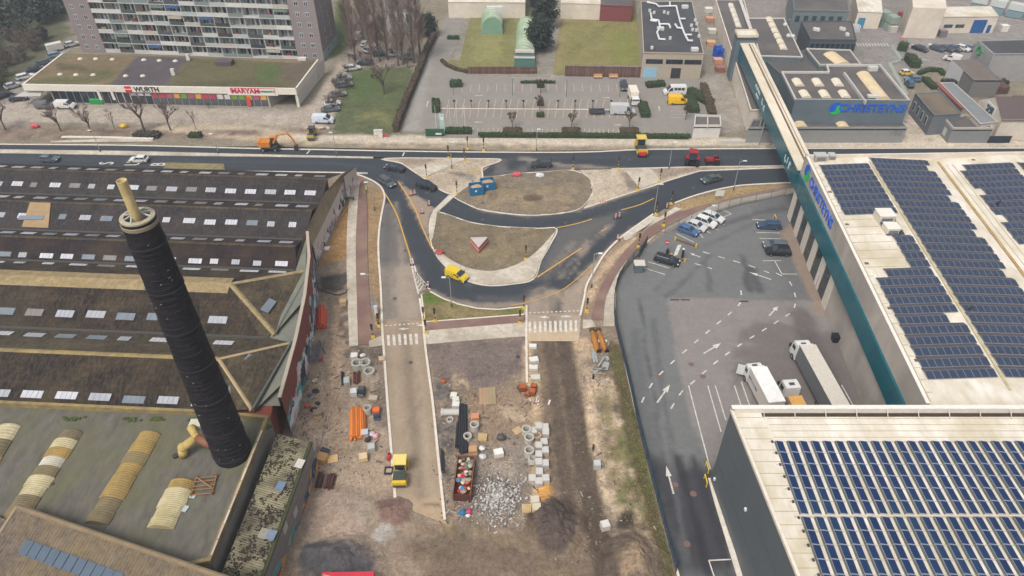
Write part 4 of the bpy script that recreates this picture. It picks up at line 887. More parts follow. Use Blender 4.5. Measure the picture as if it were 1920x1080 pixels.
for yr,z in((v1,ZE),(v2,ZE),(v3,ZE),(v4,ZE)):
 mb=MB();mb.hexa([(XW,FY(yr-.25,XW),z),(-37,FY(yr-.25,-37),z),(-37,FY(yr+.25,-37),z),(XW,FY(yr+.25,XW),z)],[(XW,FY(yr-.25,XW),z+.12),(-37,FY(yr-.25,-37),z+.12),(-37,FY(yr+.25,-37),z+.12),(XW,FY(yr+.25,XW),z+.12)]);mb.build('gutter_or_shade_strip',plain(74,72,66),fac)
 # hipped ends
def tri(pts,mt,nm):q=MB();q.poly(pts);return q.build(nm,mt,fac)
e4=Vector((-45.2,FY(r4,-45.2),ZR2));e5=Vector((-41.8,FY(r5,-41.8),ZR2))
n4=G(583,505,6.9);s4=G(515,626,6.6);n5=G(545,642,6.9);s5=G(472,768,7.2)
tri([e4,Vector((-38.2,FY(v4,-38.2),ZE)),s4,n4],M_rC,'hip_slope');tri([e5,s5,n5],M_rC,'hip_slope')
tri([e4,n4,Vector((-36.6,FY(v3,-36.6),ZE))],M_rC,'hip_slope');tri([e5,n5,Vector((-36.5,FY(v4,-36.5),ZE))],M_rC,'hip_slope');tri([e5,Vector((-38.5,FY(SE,-38.5),7.3)),s5],M_rC,'hip_slope')
for a,b,w_ in((e4,n4,.8),(e4,s4,.9),(e5,n5,.55),(e5,s5,.55)):MB().tube(a+Vector((0,0,-w_*.45)),b+Vector((0,0,-w_*.45)),w_*.62,n=8).build('hip_cap',M_tan if w_>.7 else mat('hip_tile',C(176,156,120),C(150,130,98),1),fac)
# sloping concrete end and graffiti wall of the three small bays
wl_n=[G(672,345),G(650,372),G(611,457),G(594,493)];wl_t=[(p.x,p.y,4.2)for p in wl_n];tp_=[Vector((-34.4,125.5,7.0)),Vector((-36.3,118.5,7.2)),Vector((-37.3,106,7.2)),Vector((-37.0,95.5,7.0))]
mb=MB()
for i in range(3):mb.poly([wl_t[i],tp_[i],tp_[i+1],wl_t[i+1]][::-1])
mb.poly([wl_t[0],(-34.4,126.8,6.4),tp_[0]]);mb.build('end_slope',mat('stained_concrete',C(142,126,102),C(112,98,80),.5,C(158,142,116),.2,.6,bump=.2),fac)
def graffiti(nm,base,cover_,zlo,zhi,pal):
 m=bpy.data.materials.new(nm);m.use_nodes=True;n=m.node_tree.nodes;L=m.node_tree.links;b=n['Principled BSDF'];b.inputs['Roughness'].default_value=.85
 g=n.new('ShaderNodeNewGeometry');mp=n.new('ShaderNodeMapping');mp.inputs['Scale'].default_value=(.5,.5,.55);L.new(g.outputs['Position'],mp.inputs[0])
 nz=n.new('ShaderNodeTexNoise');nz.inputs['Scale'].default_value=.9;nz.inputs['Detail'].default_value=3;L.new(mp.outputs[0],nz.inputs['Vector'])
 av=n.new('ShaderNodeVectorMath');av.operation='MULTIPLY_ADD';L.new(nz.outputs['Color'],av.inputs[0]);av.inputs[1].default_value=(2.2,2.2,2.2);L.new(mp.outputs[0],av.inputs[2])
 vo=n.new('ShaderNodeTexVoronoi');vo.inputs['Scale'].default_value=1.3;L.new(av.outputs[0],vo.inputs['Vector'])
 sx=n.new('ShaderNodeSeparateColor');L.new(vo.outputs['Color'],sx.inputs[0])
 cr=n.new('ShaderNodeValToRGB');cr.color_ramp.interpolation='CONSTANT';e=cr.color_ramp.elements
 while len(e)<len(pal):e.new(.5)
 for i,c_ in enumerate(pal):e[i].position=i/len(pal);e[i].color=(*c_,1)
 L.new(sx.outputs[0],cr.inputs[0])
 sp=n.new('ShaderNodeSeparateXYZ');L.new(g.outputs['Position'],sp.inputs[0])
 n2=n.new('ShaderNodeTexNoise');n2.inputs['Scale'].default_value=.22;n2.inputs['Detail'].default_value=3;L.new(g.outputs['Position'],n2.inputs['Vector'])
 ml=n.new('ShaderNodeMath');ml.operation='MULTIPLY_ADD';L.new(n2.outputs[0],ml.inputs[0]);ml.inputs[1].default_value=-9.0;L.new(sp.outputs[2],ml.inputs[2])
 rg=n.new('ShaderNodeMapRange');rg.inputs[1].default_value=zlo;rg.inputs[2].default_value=zhi;rg.inputs[3].default_value=1;rg.inputs[4].default_value=0;L.new(ml.outputs[0],rg.inputs[0])
 n3=n.new('ShaderNodeTexNoise');n3.inputs['Scale'].default_value=1.2;n3.inputs['Detail'].default_value=6;L.new(g.outputs['Position'],n3.inputs['Vector'])
 bm_=n.new('ShaderNodeMix');bm_.data_type='RGBA';L.new(n3.outputs[0],bm_.inputs[0]);bm_.inputs[6].default_value=(*base,1);bm_.inputs[7].default_value=(*cover_,1)
 mx=n.new('ShaderNodeMix');mx.data_type='RGBA';L.new(rg.outputs[0],mx.inputs[0]);L.new(bm_.outputs[2],mx.inputs[6]);L.new(cr.outputs[0],mx.inputs[7]);L.new(mx.outputs[2],b.inputs['Base Color'])
 return m
PAL=[C(206,206,210),C(60,70,92),C(92,158,150),C(214,200,204),C(44,46,58),C(150,150,160),C(96,120,132),C(206,170,176),C(70,110,110),C(224,222,220)]
M_gb=graffiti('brick_with_graffiti',C(140,72,54),C(108,58,48),-.9,-.5,PAL)
M_gw=graffiti('white_wall_graffiti',C(206,198,188),C(180,170,160),-2.6,-2.2,[C(206,200,196),C(190,186,184),C(60,66,84),C(214,206,200),C(120,132,140),C(196,160,164),C(212,206,202),C(44,46,54)])
M_brick=mat('brick',C(132,70,54),C(104,58,48),1.2,C(150,92,74),.3,.5)
mb=MB()
for i in range(3):mb.poly([wl_n[i]+Vector((0,0,-.2)),wl_t[i],wl_t[i+1],wl_n[i+1]+Vector((0,0,-.2))])
mb.poly([wl_n[0],(-34.5,127,0),(-34.5,127,6.4),wl_t[0]]);mb.build('graffiti_wall',M_gw,fac)
bw=[G(593,500),G(597,548),G(590,622),G(576,700),G(558,775),G(548,815)];bwx=[Vector((min(p.x,-31.0),p.y,0))for p in bw]
mb=MB()
for p,q_ in zip(bwx,bwx[1:]):
 mb.poly([(p.x,p.y,-.2),(p.x,p.y,7.9),(q_.x,q_.y,7.9),(q_.x,q_.y,-.2)])
mb.build('brick_wall',M_gb,fac)
mb=MB()
for p,q_ in zip(bwx,bwx[1:]):
 o=[(p.x-.45,p.y),(q_.x-.45,q_.y),(q_.x+.06,q_.y),(p.x+.06,p.y)];mb.prism(o,7.9,8.08)
mb.build('wall_coping',plain(176,164,148,.9),fac)
mb=MB()  # zinc strips between hips and wall head
for a,b,c_,d_ in((n4,s4,bwx[2],bwx[0]),(n5,s5,bwx[4],bwx[2])):
 mb.poly([(a.x+.1,a.y,6.75),(b.x+.1,b.y,6.75),(c_.x-.4,c_.y,7.1),(d_.x-.4,d_.y,7.1)])
for p,q_ in zip(bwx,bwx[1:]):mb.poly([(p.x-.44,p.y,6.26),(-38.9,p.y,6.26),(-38.9,q_.y,6.26),(q_.x-.44,q_.y,6.26)][::-1])
mb.build('box_gutter',M_zinc,fac)
mb=MB()
for p,q_ in zip(bwx,bwx[1:]):mb.poly([(p.x-.4,p.y,6.2),(q_.x-.4,q_.y,6.2),(q_.x-.4,q_.y,7.9),(p.x-.4,p.y,7.9)])
mb.build('inner_upstand',M_zinc,fac)
for a,b in((n4,s4),(n5,s5)):MB().tube(a+Vector((.15,0,.1)),b+Vector((.15,0,.1)),.22,n=6).build('eaves_gutter',plain(96,98,92),fac)
MB().prism([(XW,FY(NE,XW)+.3),(-37.8,126.5),(-38.6,96),(-37,93),(-33.5,70),(-32.6,61.0),(XW,FY(SE,XW)-.4)],-.2,6.2).build('wall',M_brick,fac)
# skylights lying in the slopes
sky_m=[mat('skylight_%d'%i,c1,c2,1.2,rough=.35,stretch=(3,.3,1))for i,(c1,c2)in enumerate(((C(206,206,210),C(158,160,166)),(C(176,178,184),C(140,144,150)),(C(124,134,142),C(104,112,120)),(C(138,134,128),C(108,104,100))))]
def skylights(yr0,z0,yr1,z1,f0,f1,x0,pitch,w_,n,pick=(0,0,1,0,1,3,2),skip=()):
 for k in range(n):
  if k in skip:continue
  xa=x0-k*pitch+random.uniform(-.06,.06);xb=xa+w_*random.choice((.86,.9,.9,.92,.55));df=random.uniform(-.015,.015);mb=MB();P=[]
  for x,f in((xa,f1),(xb,f1),(xb,f0),(xa,f0)):
   f=f+df;yr=yr0+(yr1-yr0)*f;P.append(Vector((x,FY(yr,x),z0+(z1-z0)*f)))
  nrm=(P[1]-P[0]).cross(P[2]-P[1]).normalized();nrm=nrm if nrm.z>0 else-nrm
  mb.hexa([p+nrm*.02 for p in P],[p+nrm*.1 for p in P],0)
  for i in range(1,4):
   a,b=P[0].lerp(P[1],i/4),P[3].lerp(P[2],i/4);mb.tube(a+nrm*.1,b+nrm*.1,.035,n=4,mi=1)
  mb.build('skylight',[sky_m[random.choice(pick)],plain(150,150,150)],fac)
random.seed(5)
skylights(NE,ZE,r1,ZR,.48,.72,-39.4,3.87,2.4,20);skylights(r1,ZR,v1,ZE,.52,.70,-40.2,3.9,2.35,18);skylights(v1,ZE,r2,ZR,.34,.58,-40.6,3.9,2.5,17)
skylights(r2,ZR,v2,ZE,.42,.59,-40.6,3.9,2.4,16,(0,0,1,0,2),(12,));skylights(v2,ZE,r3,ZR,.34,.58,-40.9,3.9,2.6,15);skylights(r3,ZR,v3,ZE,.66,.86,-40.4,3.75,2.5,15);skylights(v3,ZE,r4,ZR2,.10,.20,-41.0,4.9,3.4,11)
skylights(r4,ZR2,v4,ZE,.64,.77,-47.0,4.85,3.2,10,(1,2,2,3,1));skylights(v4,ZE,r5,ZR2,.22,.38,-44.5,4.85,3.2,10,(0,1,2));skylights(r5,ZR2,SE,7.3,.80,.94,-43.6,4.8,3.3,9,(0,1,0,2))
for c_,d_,ang in((Vector((-38.3,84.5,7.75)),2.0,0),(Vector((-38.0,72.0,7.9)),1.9,.1),(Vector((-38.5,67.5,7.8)),1.9,.1)):
 MB().box(c_.x,c_.y,c_.z,1.3,2.8,.1,R(-14),0,0,R(22)).build('skylight',sky_m[2],fac)
 # patched sheets and a small ridge turret
q=MB();q.poly([(-90.2,FY(r2-.3,-90),ZR+.05),(-86.2,FY(r2-.3,-86),ZR+.05),(-84.6,FY(v2+.6,-84),ZE+.3),(-89.6,FY(v2+.6,-89),ZE+.3)]);q.build('timber_hatch',mat('plywood_patch',C(164,138,104),C(140,118,88),1),fac)
q=MB();q.box(-88.6,FY((r2+v2)/2-.6,-88),7.5,4.6,1.0,.12,0,0,R(15));q.build('blue_sheet',plain(120,134,142),fac)

# ---------------- flat-roofed boiler house under the chimney
ZF=7.2
bh_poly=[G(504,778,8.1),G(394,1050,8.1),Vector((-46,38.5,0)),Vector((-90,36,0)),Vector((-90,FY(63.0,-90),0)),Vector((-40,FY(63.0,-40),0))]
bh=thing('boiler_house','flat mossy-roofed factory block with barrel skylights round the dark chimney','building',(-55,52,0))
MB().prism(bh_poly,-.2,ZF-.02).build('wall',mat('grey_block_wall',C(132,128,118),C(108,106,98),.5,C(150,144,130),.2,.5),bh)
M_flat=mat('mossy_felt_roof',C(108,104,95),C(82,79,72),.7,C(98,98,66),.2,.6,rough=.9,bump=.3,stretch=(1.4,.5,1),contrast=.18)
cbh=Vector((-62,50,0));MB().prism(bh_poly,ZF-.018,ZF).build('roof',M_flat,bh)
rim(bh,bh_poly,ZF-.05,.85,.45,M_yellowcap)
for k in range(9):  # flaked white capping stones along the east parapet
 a,b=bh_poly[0].lerp(bh_poly[1],.12+k*.095),bh_poly[0].lerp(bh_poly[1],.12+(k+.93)*.095);d=(b-a);n_=Vector((-d.y,d.x,0)).normalized()
 q=MB();P=[a+n_*-.02,b+n_*-.02,b-n_*.24,a-n_*.24];P=[Vector((p.x,p.y,0))for p in P];q.prism(P,8.0,8.04+.02*(k%2));q.build('capping_stone',plain(190,170,158)if k%3 else plain(206,196,182),bh)
brown,ochre,cream,whit=(mat('corrugated_%s'%n_,a,b,1.0,c_,.3,.6,rough=.85,bump=.2)for n_,a,b,c_ in(('brown',C(122,110,86),C(96,86,66),C(140,124,84)),('ochre',C(158,134,84),C(126,106,64),C(170,138,72)),('cream',C(196,186,152),C(162,150,112),C(150,136,94)),('white',C(212,208,198),C(180,175,162),C(160,152,130))))
def barrel(a,b,seq,w_=3.1,lab=None):
 n=len(seq);A_,B2=Vector((a[0],a[1],0)),Vector((b[0],b[1],0));d=B2-A_;nn=Vector((-d.y,d.x,0)).normalized()
 for k,mt in enumerate(seq):
  p,q_=A_+d*(k/n),A_+d*((k+1)/n);mb=MB();m_=10;rings=9
  wk=w_*(1.0+.05*((k*7)%3-1));hh=.03*((k*5)%3)
  grid=[]
  for j in range(m_*1+1):
   c=p.lerp(q_,j/m_);row=[]
   for i in range(rings+1):
    t=i/rings;x=(t-.5)*wk;h=.62*(1-(2*t-1)**2)**.8+.05+hh+(.05 if j%2 else 0);row.append(c+nn*x+Vector((0,0,ZF+h)))
   grid.append(row)
  for j in range(m_):
   for i in range(rings):mb.poly([grid[j][i],grid[j+1][i],grid[j+1][i+1],grid[j][i+1]])
  for e in(0,m_):mb.poly(grid[e]+[Vector((grid[e][-1].x,grid[e][-1].y,ZF)),Vector((grid[e][0].x,grid[e][0].y,ZF))])
  for i in(0,rings):
   for j in range(m_):mb.poly([grid[j][i],grid[j+1][i],Vector((grid[j+1][i].x,grid[j+1][i].y,ZF)),Vector((grid[j][i].x,grid[j][i].y,ZF))])
  mb.build('corrugated_sheet',mt,bh)
barrel(G(131,803,8),G(10,985,8),[brown,cream,ochre,whit,brown,cream,cream,brown,brown,brown]);barrel(G(279,806,8),G(176,976,8),[ochre,ochre,brown,ochre,ochre,ochre,brown,brown],3.0);barrel(G(340,895,8),G(297,984,8),[ochre,cream,cream,cream,cream],3.2);barrel(G(14,792,8),G(-110,985,8),[cream,brown,ochre,brown,cream,brown])
for px,py,s in((138,786,.8),(244,788,.7),(298,786,.7),(362,787,.4),(500,800,.5)):
 p=G(px,py,ZF);q=MB()
 for i in range(14):q.blob((p.x+random.gauss(0,s*.8),p.y+random.gauss(0,s*.25),ZF+.05),.28,.2,.2,5,4,.3)
 struct(q.build('moss_cushions',mat('moss',C(78,92,44),C(58,70,34),3),bh),'stuff')
q=MB();q.box(*G(98,907,ZF+.08),.35,.3,.15);q.build('roof_vent',plain(80,76,62),bh)
hd=[tuple(G(px,py,ZF+.1))for px,py in((361,931),(348,954))]
for k,h_ in enumerate(hd):tag(MB().box(0,0,0,.7 if k==0 else .55,.45 if k==0 else .8,.14,R(-15)).build('plastic_sheet',plain(176,190,190),None,True,loc=h_),('crumpled pale plastic sheet just below the timber rack' if k==0 else 'lower of two pale plastic sheets beside the cream barrel skylight'),'plastic sheet')
tr=thing('timber_rack','weathered timber frame rack lying on the flat roof near the chimney','rack',G(384,912,ZF),R(6))
for i in range(5):MB().box(0,-1.3+i*.6,.3+.12*(i%2),2.6,.1,.1).build('slat',plain(160,116,76),tr,local=True)
for x in(-1.25,1.2):
 MB().box(x,0,.22,.12,2.9,.12).build('bearer',plain(140,100,66),tr,local=True)
 for y in(-1.3,1.2):MB().box(x,y,.35,.1,.1,.7).build('post',plain(150,108,70),tr,local=True)
MB().box(0,.2,.55,.1,2.8,.1,R(52)).build('brace',plain(170,124,80),tr,local=True)
# chimney
cpos=G(437,850,ZF);ch=thing('chimney','tall dark tarred brick chimney with pale ring and inner flue','chimney',cpos)
mb=MB();prof=[];random.seed(3);n=40
rad=lambda z:2.32-.70*z/36.3
ZT=36.3
z=0
while z<ZT:
 j_=random.uniform(-.02,.02);hb=random.uniform(.55,.95);prof+=[(rad(z)+j_,z),(rad(z)+j_+.012,min(z+hb*.6,ZT)),(rad(z)+j_-.02,min(z+hb*.68,ZT))];z+=hb
prof.append((rad(ZT),ZT));mb.lathe(0,0,prof,n);mb.v=[(x*(1+k_),y*(1+k_),z_)for(x,y,z_)in mb.v for k_ in(random.uniform(-.011,.011),)]
mb.build('shaft',mat('tarred_brick',C(27,25,31),C(15,14,19),1.8,C(44,38,39),.6,.55,rough=.75,bump=.6,bsc=1.2,stretch=(1,1,3),world=False),ch,True)
for k in range(26):
 zz=random.uniform(1.5,ZT-1);an=random.uniform(-2.6,-.4);r=rad(zz)+.05;q=MB();q.box(r*math.cos(an),r*math.sin(an),zz,.16,.10,.08,an+R(90));q.build('spalled_brick',plain(112,104,104,.9),ch,True)
for zz in(1.0,6,11.5,17,22.5,28,33.5):MB().lathe(0,0,[(rad(zz)+.05,zz-.09),(rad(zz)+.11,zz-.08),(rad(zz)+.11,zz+.08),(rad(zz)+.05,zz+.09)],n).build('iron_band',plain(40,38,44),ch,True)
cr=mat('pale_ring',C(178,168,146),C(136,127,108),1.5,world=False)
MB().lathe(0,0,[(1.56,ZT-.2),(1.61,ZT-.16),(1.61,ZT+.16),(1.2,ZT+.23),(1.18,ZT-1.2)],n).build('crown_ring',cr,ch,True)
MB().lathe(0,0,[(1.64,ZT-.75),(1.68,ZT-.7),(1.68,ZT-.35),(1.62,ZT-.3)],n).build('lower_ring',plain(140,128,104),ch,True)
MB().lathe(0,0,[(1.19,ZT-1.25),(.01,ZT-1.25)],n).build('inner_floor',M_black,ch,True)
for an in(20,110,65,-25):MB().box(.5*math.cos(R(an+90)),.5*math.sin(R(an+90)),ZT+.2,2.6,.12,.14,R(an)).build('brace_beam',plain(186,190,192,.5),ch,True)
fl=MB().lathe(-.05,-.1,[(.45,ZT-1.2),(.47,ZT),(.46,ZT+2),(.48,ZT+4.1),(.48,ZT+4.15),(.39,ZT+4.15),(.38,ZT+1)],20).build('flue',mat('insulated_flue',C(204,184,136),C(172,150,104),.9,C(150,128,84),.4,.5,world=False,bump=.3),ch,True,True)
MB().lathe(-.05,-.1,[(.38,ZT+2.5),(.01,ZT+2.5)],16).build('flue_mouth',plain(86,44,34),fl,True)
duct=thing('flue_duct','bent yellowish insulated duct running into the foot of the chimney','duct',G(345,855,ZF))
dm=mat('yellow_lagging',C(190,166,102),C(160,138,84),1.0,world=False);L0=cpos-duct.location
MB().tube((0,0,.15),(.25,.1,1.5),.62,.6,12).build('riser',dm,duct,True,True);MB().blob((.3,.12,1.6),.66,.66,.66,12,8,.02).build('elbow',dm,duct,True,True)
MB().tube((.3,.12,1.6),(1.9,1.0,2.4),.56,n=12).build('run',dm,duct,True,True);MB().blob((1.95,1.05,2.4),.6,.6,.6,12,8,.02).build('elbow',dm,duct,True,True)
MB().tube((1.95,1.05,2.4),(.9,2.3,3.0),.5,n=12).build('upper_run',dm,duct,True,True);MB().tube((1.95,1.05,2.4),(L0.x-1.9,L0.y-.6,2.4),.58,n=12).build('connector',plain(130,84,58),duct,True,True);MB().box(1.2,3.1,2.4,1.5,1.2,.9).build('cowl',plain(206,200,178),duct,True)
MB().tube((-1.0,-.1,.02),(-1.0,-.1,.3),.36,n=12).build('roof_cap',plain(56,58,58),duct,True)

# ---------------- lower corrugated lean-to on the east side and the roof in the corner
lt_e=[G(585,829,5.2),G(495,1080,5.2),G(470,1150,5.2)];lt_w=[G(520,813,5.9),G(428,1044,5.9),G(396,1125,5.9)]
lt=thing('lean_to','long lean-to with lichen-spotted corrugated roof below the boiler house wall','building',(lt_e[0].x-2.5,50,0))
def corrug(parent,nm,a0,a1,b0,b1,mt,pitch=.3,amp=.07):
 """corrugated sheet: ribs run from edge a0-a1 to edge b0-b1"""
 a0,a1,b0,b1=map(Vector,(a0,a1,b0,b1));n=int((a1-a0).length/pitch)*2;mb=MB();up=(a1-a0).cross(b0-a0).normalized();up=up if up.z>0 else-up
 for k in range(n+1):
  h=up*(amp if k%2 else 0);mb.v.append(tuple(a0.lerp(a1,k/n)+h));mb.v.append(tuple(b0.lerp(b1,k/n)+h))
 for k in range(n):mb.f.append((2*k,2*k+1,2*k+3,2*k+2));mb.m.append(0)
 return mb.build(nm,mt,parent)
M_lich=mat('lichen_corrugated',C(150,142,114),C(104,98,80),1.0,C(66,60,52),.3,.8,rough=.95,bump=.4,stretch=(.8,1.6,1),contrast=.2)
corrug(lt,'roof',lt_w[0],lt_w[2],lt_e[0],lt_e[2],M_lich)
random.seed(8);q=MB()
for k in range(2600):
 u,v=random.random(),random.random()**.8
 if fbm(np.array([u*7]),np.array([v*26]),.9,77)[0]<.5:continue
 p=lt_w[0].lerp(lt_w[2],v).lerp(lt_e[0].lerp(lt_e[2],v),u);s=random.uniform(.06,.15);q.blob((p.x,p.y,p.z+.06),s,s,s*.6,5,4,.3)
struct(q.build('moss_cushions',mat('dark_moss',C(64,57,48),C(42,37,33),3),lt),'stuff')
lw=[p.copy()for p in lt_e]
mb=MB();mb.prism([(lt_w[0].x,lt_w[0].y),(lt_w[2].x,lt_w[2].y),(lt_e[2].x,lt_e[2].y),(lt_e[0].x,lt_e[0].y)],-.2,5.0);mb.build('wall',graffiti('panel_wall_graffiti',C(136,130,124),C(120,114,108),-3.2,-3.0,[C(80,160,170),C(60,120,140),C(206,150,80),C(210,170,90),C(150,90,70),C(90,150,150),C(200,140,80),C(60,70,90)]),lt)
ed=(lt_e[2]-lt_e[0]).normalized()
for k in range(9):
 for j in range(2):
  if(k*3+j)%4==0:panel(lt,'pale_panel',lt_e[2],lt_e[0],26-k*3.1,27.2-k*3.1,1.9+j*1.4,3.2+j*1.4,plain(190,180,170),.03,.05)
for z_ in(1.9,3.3):panel(lt,'panel_joint',lt_e[2],lt_e[0],.2,40,z_,z_+.06,plain(96,92,88),.012,.03)
mb=MB();mb.hexa([lt_e[0]+Vector((-.35,0,-.1)),lt_e[2]+Vector((-.35,0,-.1)),lt_e[2]+Vector((.1,0,-.1)),lt_e[0]+Vector((.1,0,-.1))],[lt_e[0]+Vector((-.35,0,.16)),lt_e[2]+Vector((-.35,0,.16)),lt_e[2]+Vector((.1,0,.16)),lt_e[0]+Vector((.1,0,.16))]);mb.build('mossy_gutter',mat('mossy_gutter',C(70,76,44),C(52,54,38),1.2),lt)
for px,py,m_ in((562,869,plain(206,200,190)),(526,911,plain(110,130,152)),(509,1003,plain(120,136,154)),(494,1000,plain(150,146,132))):
 p=G(px,py,5.7);MB().box(p.x,p.y,p.z,1.0,1.3,.08,R(-12),0,0,R(7)).build('roof_sheet',m_,lt)
 # parapet wall face of the boiler house (block joints)
for k in range(1,3):
 panel(bh,'block_course',bh_poly[1],bh_poly[0],.2,19,5.6+k*.75,5.63+k*.75,plain(104,100,92),.012,.02)
 # corner building with ribbed gable roof
rg0,rg1=G(32,950,9.6),G(405,1077,9.6);rgd=(rg1-rg0);rgn=Vector((rgd.y,-rgd.x,0)).normalized()
cb=thing('corner_shed','corrugated gable-roofed shed in the bottom left corner with a row of blue rooflights','shed',(-44,36,0))
e1=rg1+rgd*.25
M_rib=mat('ribbed_fibre_cement',C(120,108,94),C(84,74,66),1.6,C(134,116,80),.2,.5,rough=.95,bump=.4,contrast=.14)
corrug(cb,'roof_slope',rg0,e1,rg0+rgn*9+Vector((0,0,-3.0)),e1+rgn*9+Vector((0,0,-3.0)),M_rib,.42,.11)
corrug(cb,'roof_slope',rg0,e1,rg0-rgn*.9+Vector((0,0,-2.4)),e1-rgn*.9+Vector((0,0,-2.4)),M_rib,.42,.11)
MB().tube(rg0+Vector((0,0,-.05)),e1+Vector((0,0,-.05)),.32,n=8).build('ridge_cap',mat('ridge_tile',C(138,120,94),C(112,98,76),1),cb)
MB().tube(rg0+Vector((0,0,0)),rg0+rgn*9+Vector((0,0,-3.0)),.22,n=6).build('verge_cap',plain(150,132,104),cb)
lw_=rg0-rgd.normalized()*16+rgn*1.2+Vector((0,0,-1.4))
corrug(cb,'lower_roof',lw_,rg0+rgn*1.2+Vector((0,0,-1.4)),lw_+rgn*8+Vector((0,0,-2.6)),rg0+rgn*9.2+Vector((0,0,-4.0)),M_rib,.42,.11)
rd=rgd.normalized()
for k in range(11):
 p=G(47,1028,8.3)+rd*(k*1.22+.3);sl=-3.0/9
 c4=[p+rd*a+rgn*b+Vector((0,0,.30+sl*b))for a,b in((-.56,-.75),(.56,-.75),(.56,.75),(-.56,.75))]
 # seat the light on the slope
 base=rg0+rd*((p-rg0).dot(rd));dist=(p-rg0).dot(rgn)
 c4=[rg0+rd*((p-rg0).dot(rd)+a)+rgn*(dist+b)+Vector((0,0,-(dist+b)/3+.13))for a,b in((-.56,-.75),(.56,-.75),(.56,.75),(-.56,.75))]
 q=MB();q.hexa([v-Vector((0,0,.08))for v in c4[::-1]],[v+Vector((0,0,.04))for v in c4[::-1]]);q.build('rooflight',mat('blue_rooflight',C(84,98,112),C(72,86,100),.8,rough=.35)if k==0 else bpy.data.materials['blue_rooflight'],cb)
MB().prism([Vector((p.x,p.y,0))for p in(rg0-rgn*.7,e1-rgn*.7,e1+rgn*8.8,rg0+rgn*8.8)],-.2,6.3).build('wall',plain(128,120,108,.9),cb)

# ================================================================== far buildings
random.seed(21)

# ---------------- apartment slab
ap=thing('apartment_block','long slab of flats with mauve end walls and rows of cluttered balconies','apartment block',(-90,205,0))
a_=Vector((-127.0,207.0,0));b_=Vector((-54.1,199.9,0));d_=(b_-a_).normalized();n_o=Vector((d_.y,-d_.x,0));LEN=(b_-a_).length;NST=9;ST=2.9
M_mauve=mat('mauve_panels',C(138,127,127),C(124,114,114),.5,C(146,136,134),.08,.5)
def fp(s,back=0):return a_+d_*s-n_o*back
MB().prism([fp(7.4,1.7),fp(65.6,1.7),fp(65.6,14),fp(7.4,14)],-.1,NST*ST+.8).build('rear_wall',plain(206,202,196,.8),ap)
MB().prism([fp(0),fp(7.4),fp(7.4,14),fp(0,14)],-.1,NST*ST+.9).build('end_block',M_mauve,ap)
MB().prism([fp(65.6),fp(LEN),fp(LEN,14),fp(65.6,14)],-.1,NST*ST+.9).build('end_block',M_mauve,ap)
panel(ap,'plinth',fp(LEN),fp(LEN,14),.05,13.9,0,2.5,plain(150,168,168),.04,.08)
M_slab=plain(196,194,188,.8);M_fr=plain(218,218,214,.6);gl=[mat('flat_glass_%d'%i,c_,None,rough=.15,spec=.6)for i,c_ in enumerate((C(58,72,82),C(84,100,106),C(140,150,146),C(40,50,58),C(116,126,124)))]
bal=[plain(206,204,198,.7),plain(180,186,182,.6),plain(130,140,138,.6),plain(76,84,82,.6),plain(190,182,170,.7),plain(214,212,206,.7),plain(196,196,190,.7),plain(56,62,62,.6)]
NB=13;BW=58.2/NB
for k in range(NST):
 z0=.25+k*ST
 MB().prism([fp(7.4,-.08),fp(65.6,-.08),fp(65.6,1.75),fp(7.4,1.75)],z0-.2,z0).build('floor_slab',M_slab,ap)
 for i in range(NB):
  s0=7.4+i*BW
  if i:MB().prism([fp(s0-.07,.05),fp(s0+.07,.05),fp(s0+.07,1.7),fp(s0-.07,1.7)],z0,z0+ST-.2).build('balcony_divider',M_fr,ap)
  full=random.random()
  panel(ap,'balcony_panel',fp(0),fp(LEN),s0+.08,s0+BW-.08,z0+.02,z0+(1.0 if full<.8 else .55),random.choice(bal),.0,.06)
  for j in range(2):
   w0=s0+.25+j*(BW*.5);A2,B2=fp(0,1.7),fp(LEN,1.7)
   f=panel(ap,'window',A2,B2,w0,w0+BW*.5-.35,z0+.1,z0+2.35,M_fr,.06,.1)
   panel(f,'pane',A2,B2,w0+.1,w0+BW*.25-.2,z0+.25,z0+2.2,random.choice(gl),.075,.02);panel(f,'pane',A2,B2,w0+BW*.25-.1,w0+BW*.5-.45,z0+.25,z0+2.2,random.choice(gl),.075,.02)
  if random.random()<.45:
   q=MB();c0=fp(s0+random.uniform(.8,BW-.8),.6);q.box(c0.x,c0.y,z0+.7,random.uniform(.4,1.4),.5,random.uniform(.7,1.5));q.build('balcony_clutter',random.choice([plain(120,70,58),plain(70,82,62),plain(96,100,104),plain(160,130,100),plain(52,66,92),plain(150,60,56)]),ap)
  if random.random()<.18:panel(ap,'awning',fp(0),fp(LEN),s0+.3,s0+BW-.3,z0+1.9,z0+2.5,random.choice([plain(60,96,150),plain(186,178,160),plain(120,134,120)]),.35,.5)
 for s0 in(1.5,4.6,67.4,70.2):window(ap,fp(0),fp(LEN),s0,s0+1.15,z0+.75,z0+2.0,M_fr,random.choice(gl[:2]+gl[3:4]))
 for s0 in(4.5,9.0):window(ap,fp(LEN),fp(LEN,14),s0,s0+.8,z0+.9,z0+2.0,M_fr,gl[1])
MB().prism([fp(-.3,-.3),fp(LEN+.3,-.3),fp(LEN+.3,14.3),fp(-.3,14.3)],NST*ST+.9,NST*ST+1.3).build('roof',M_bit,ap)

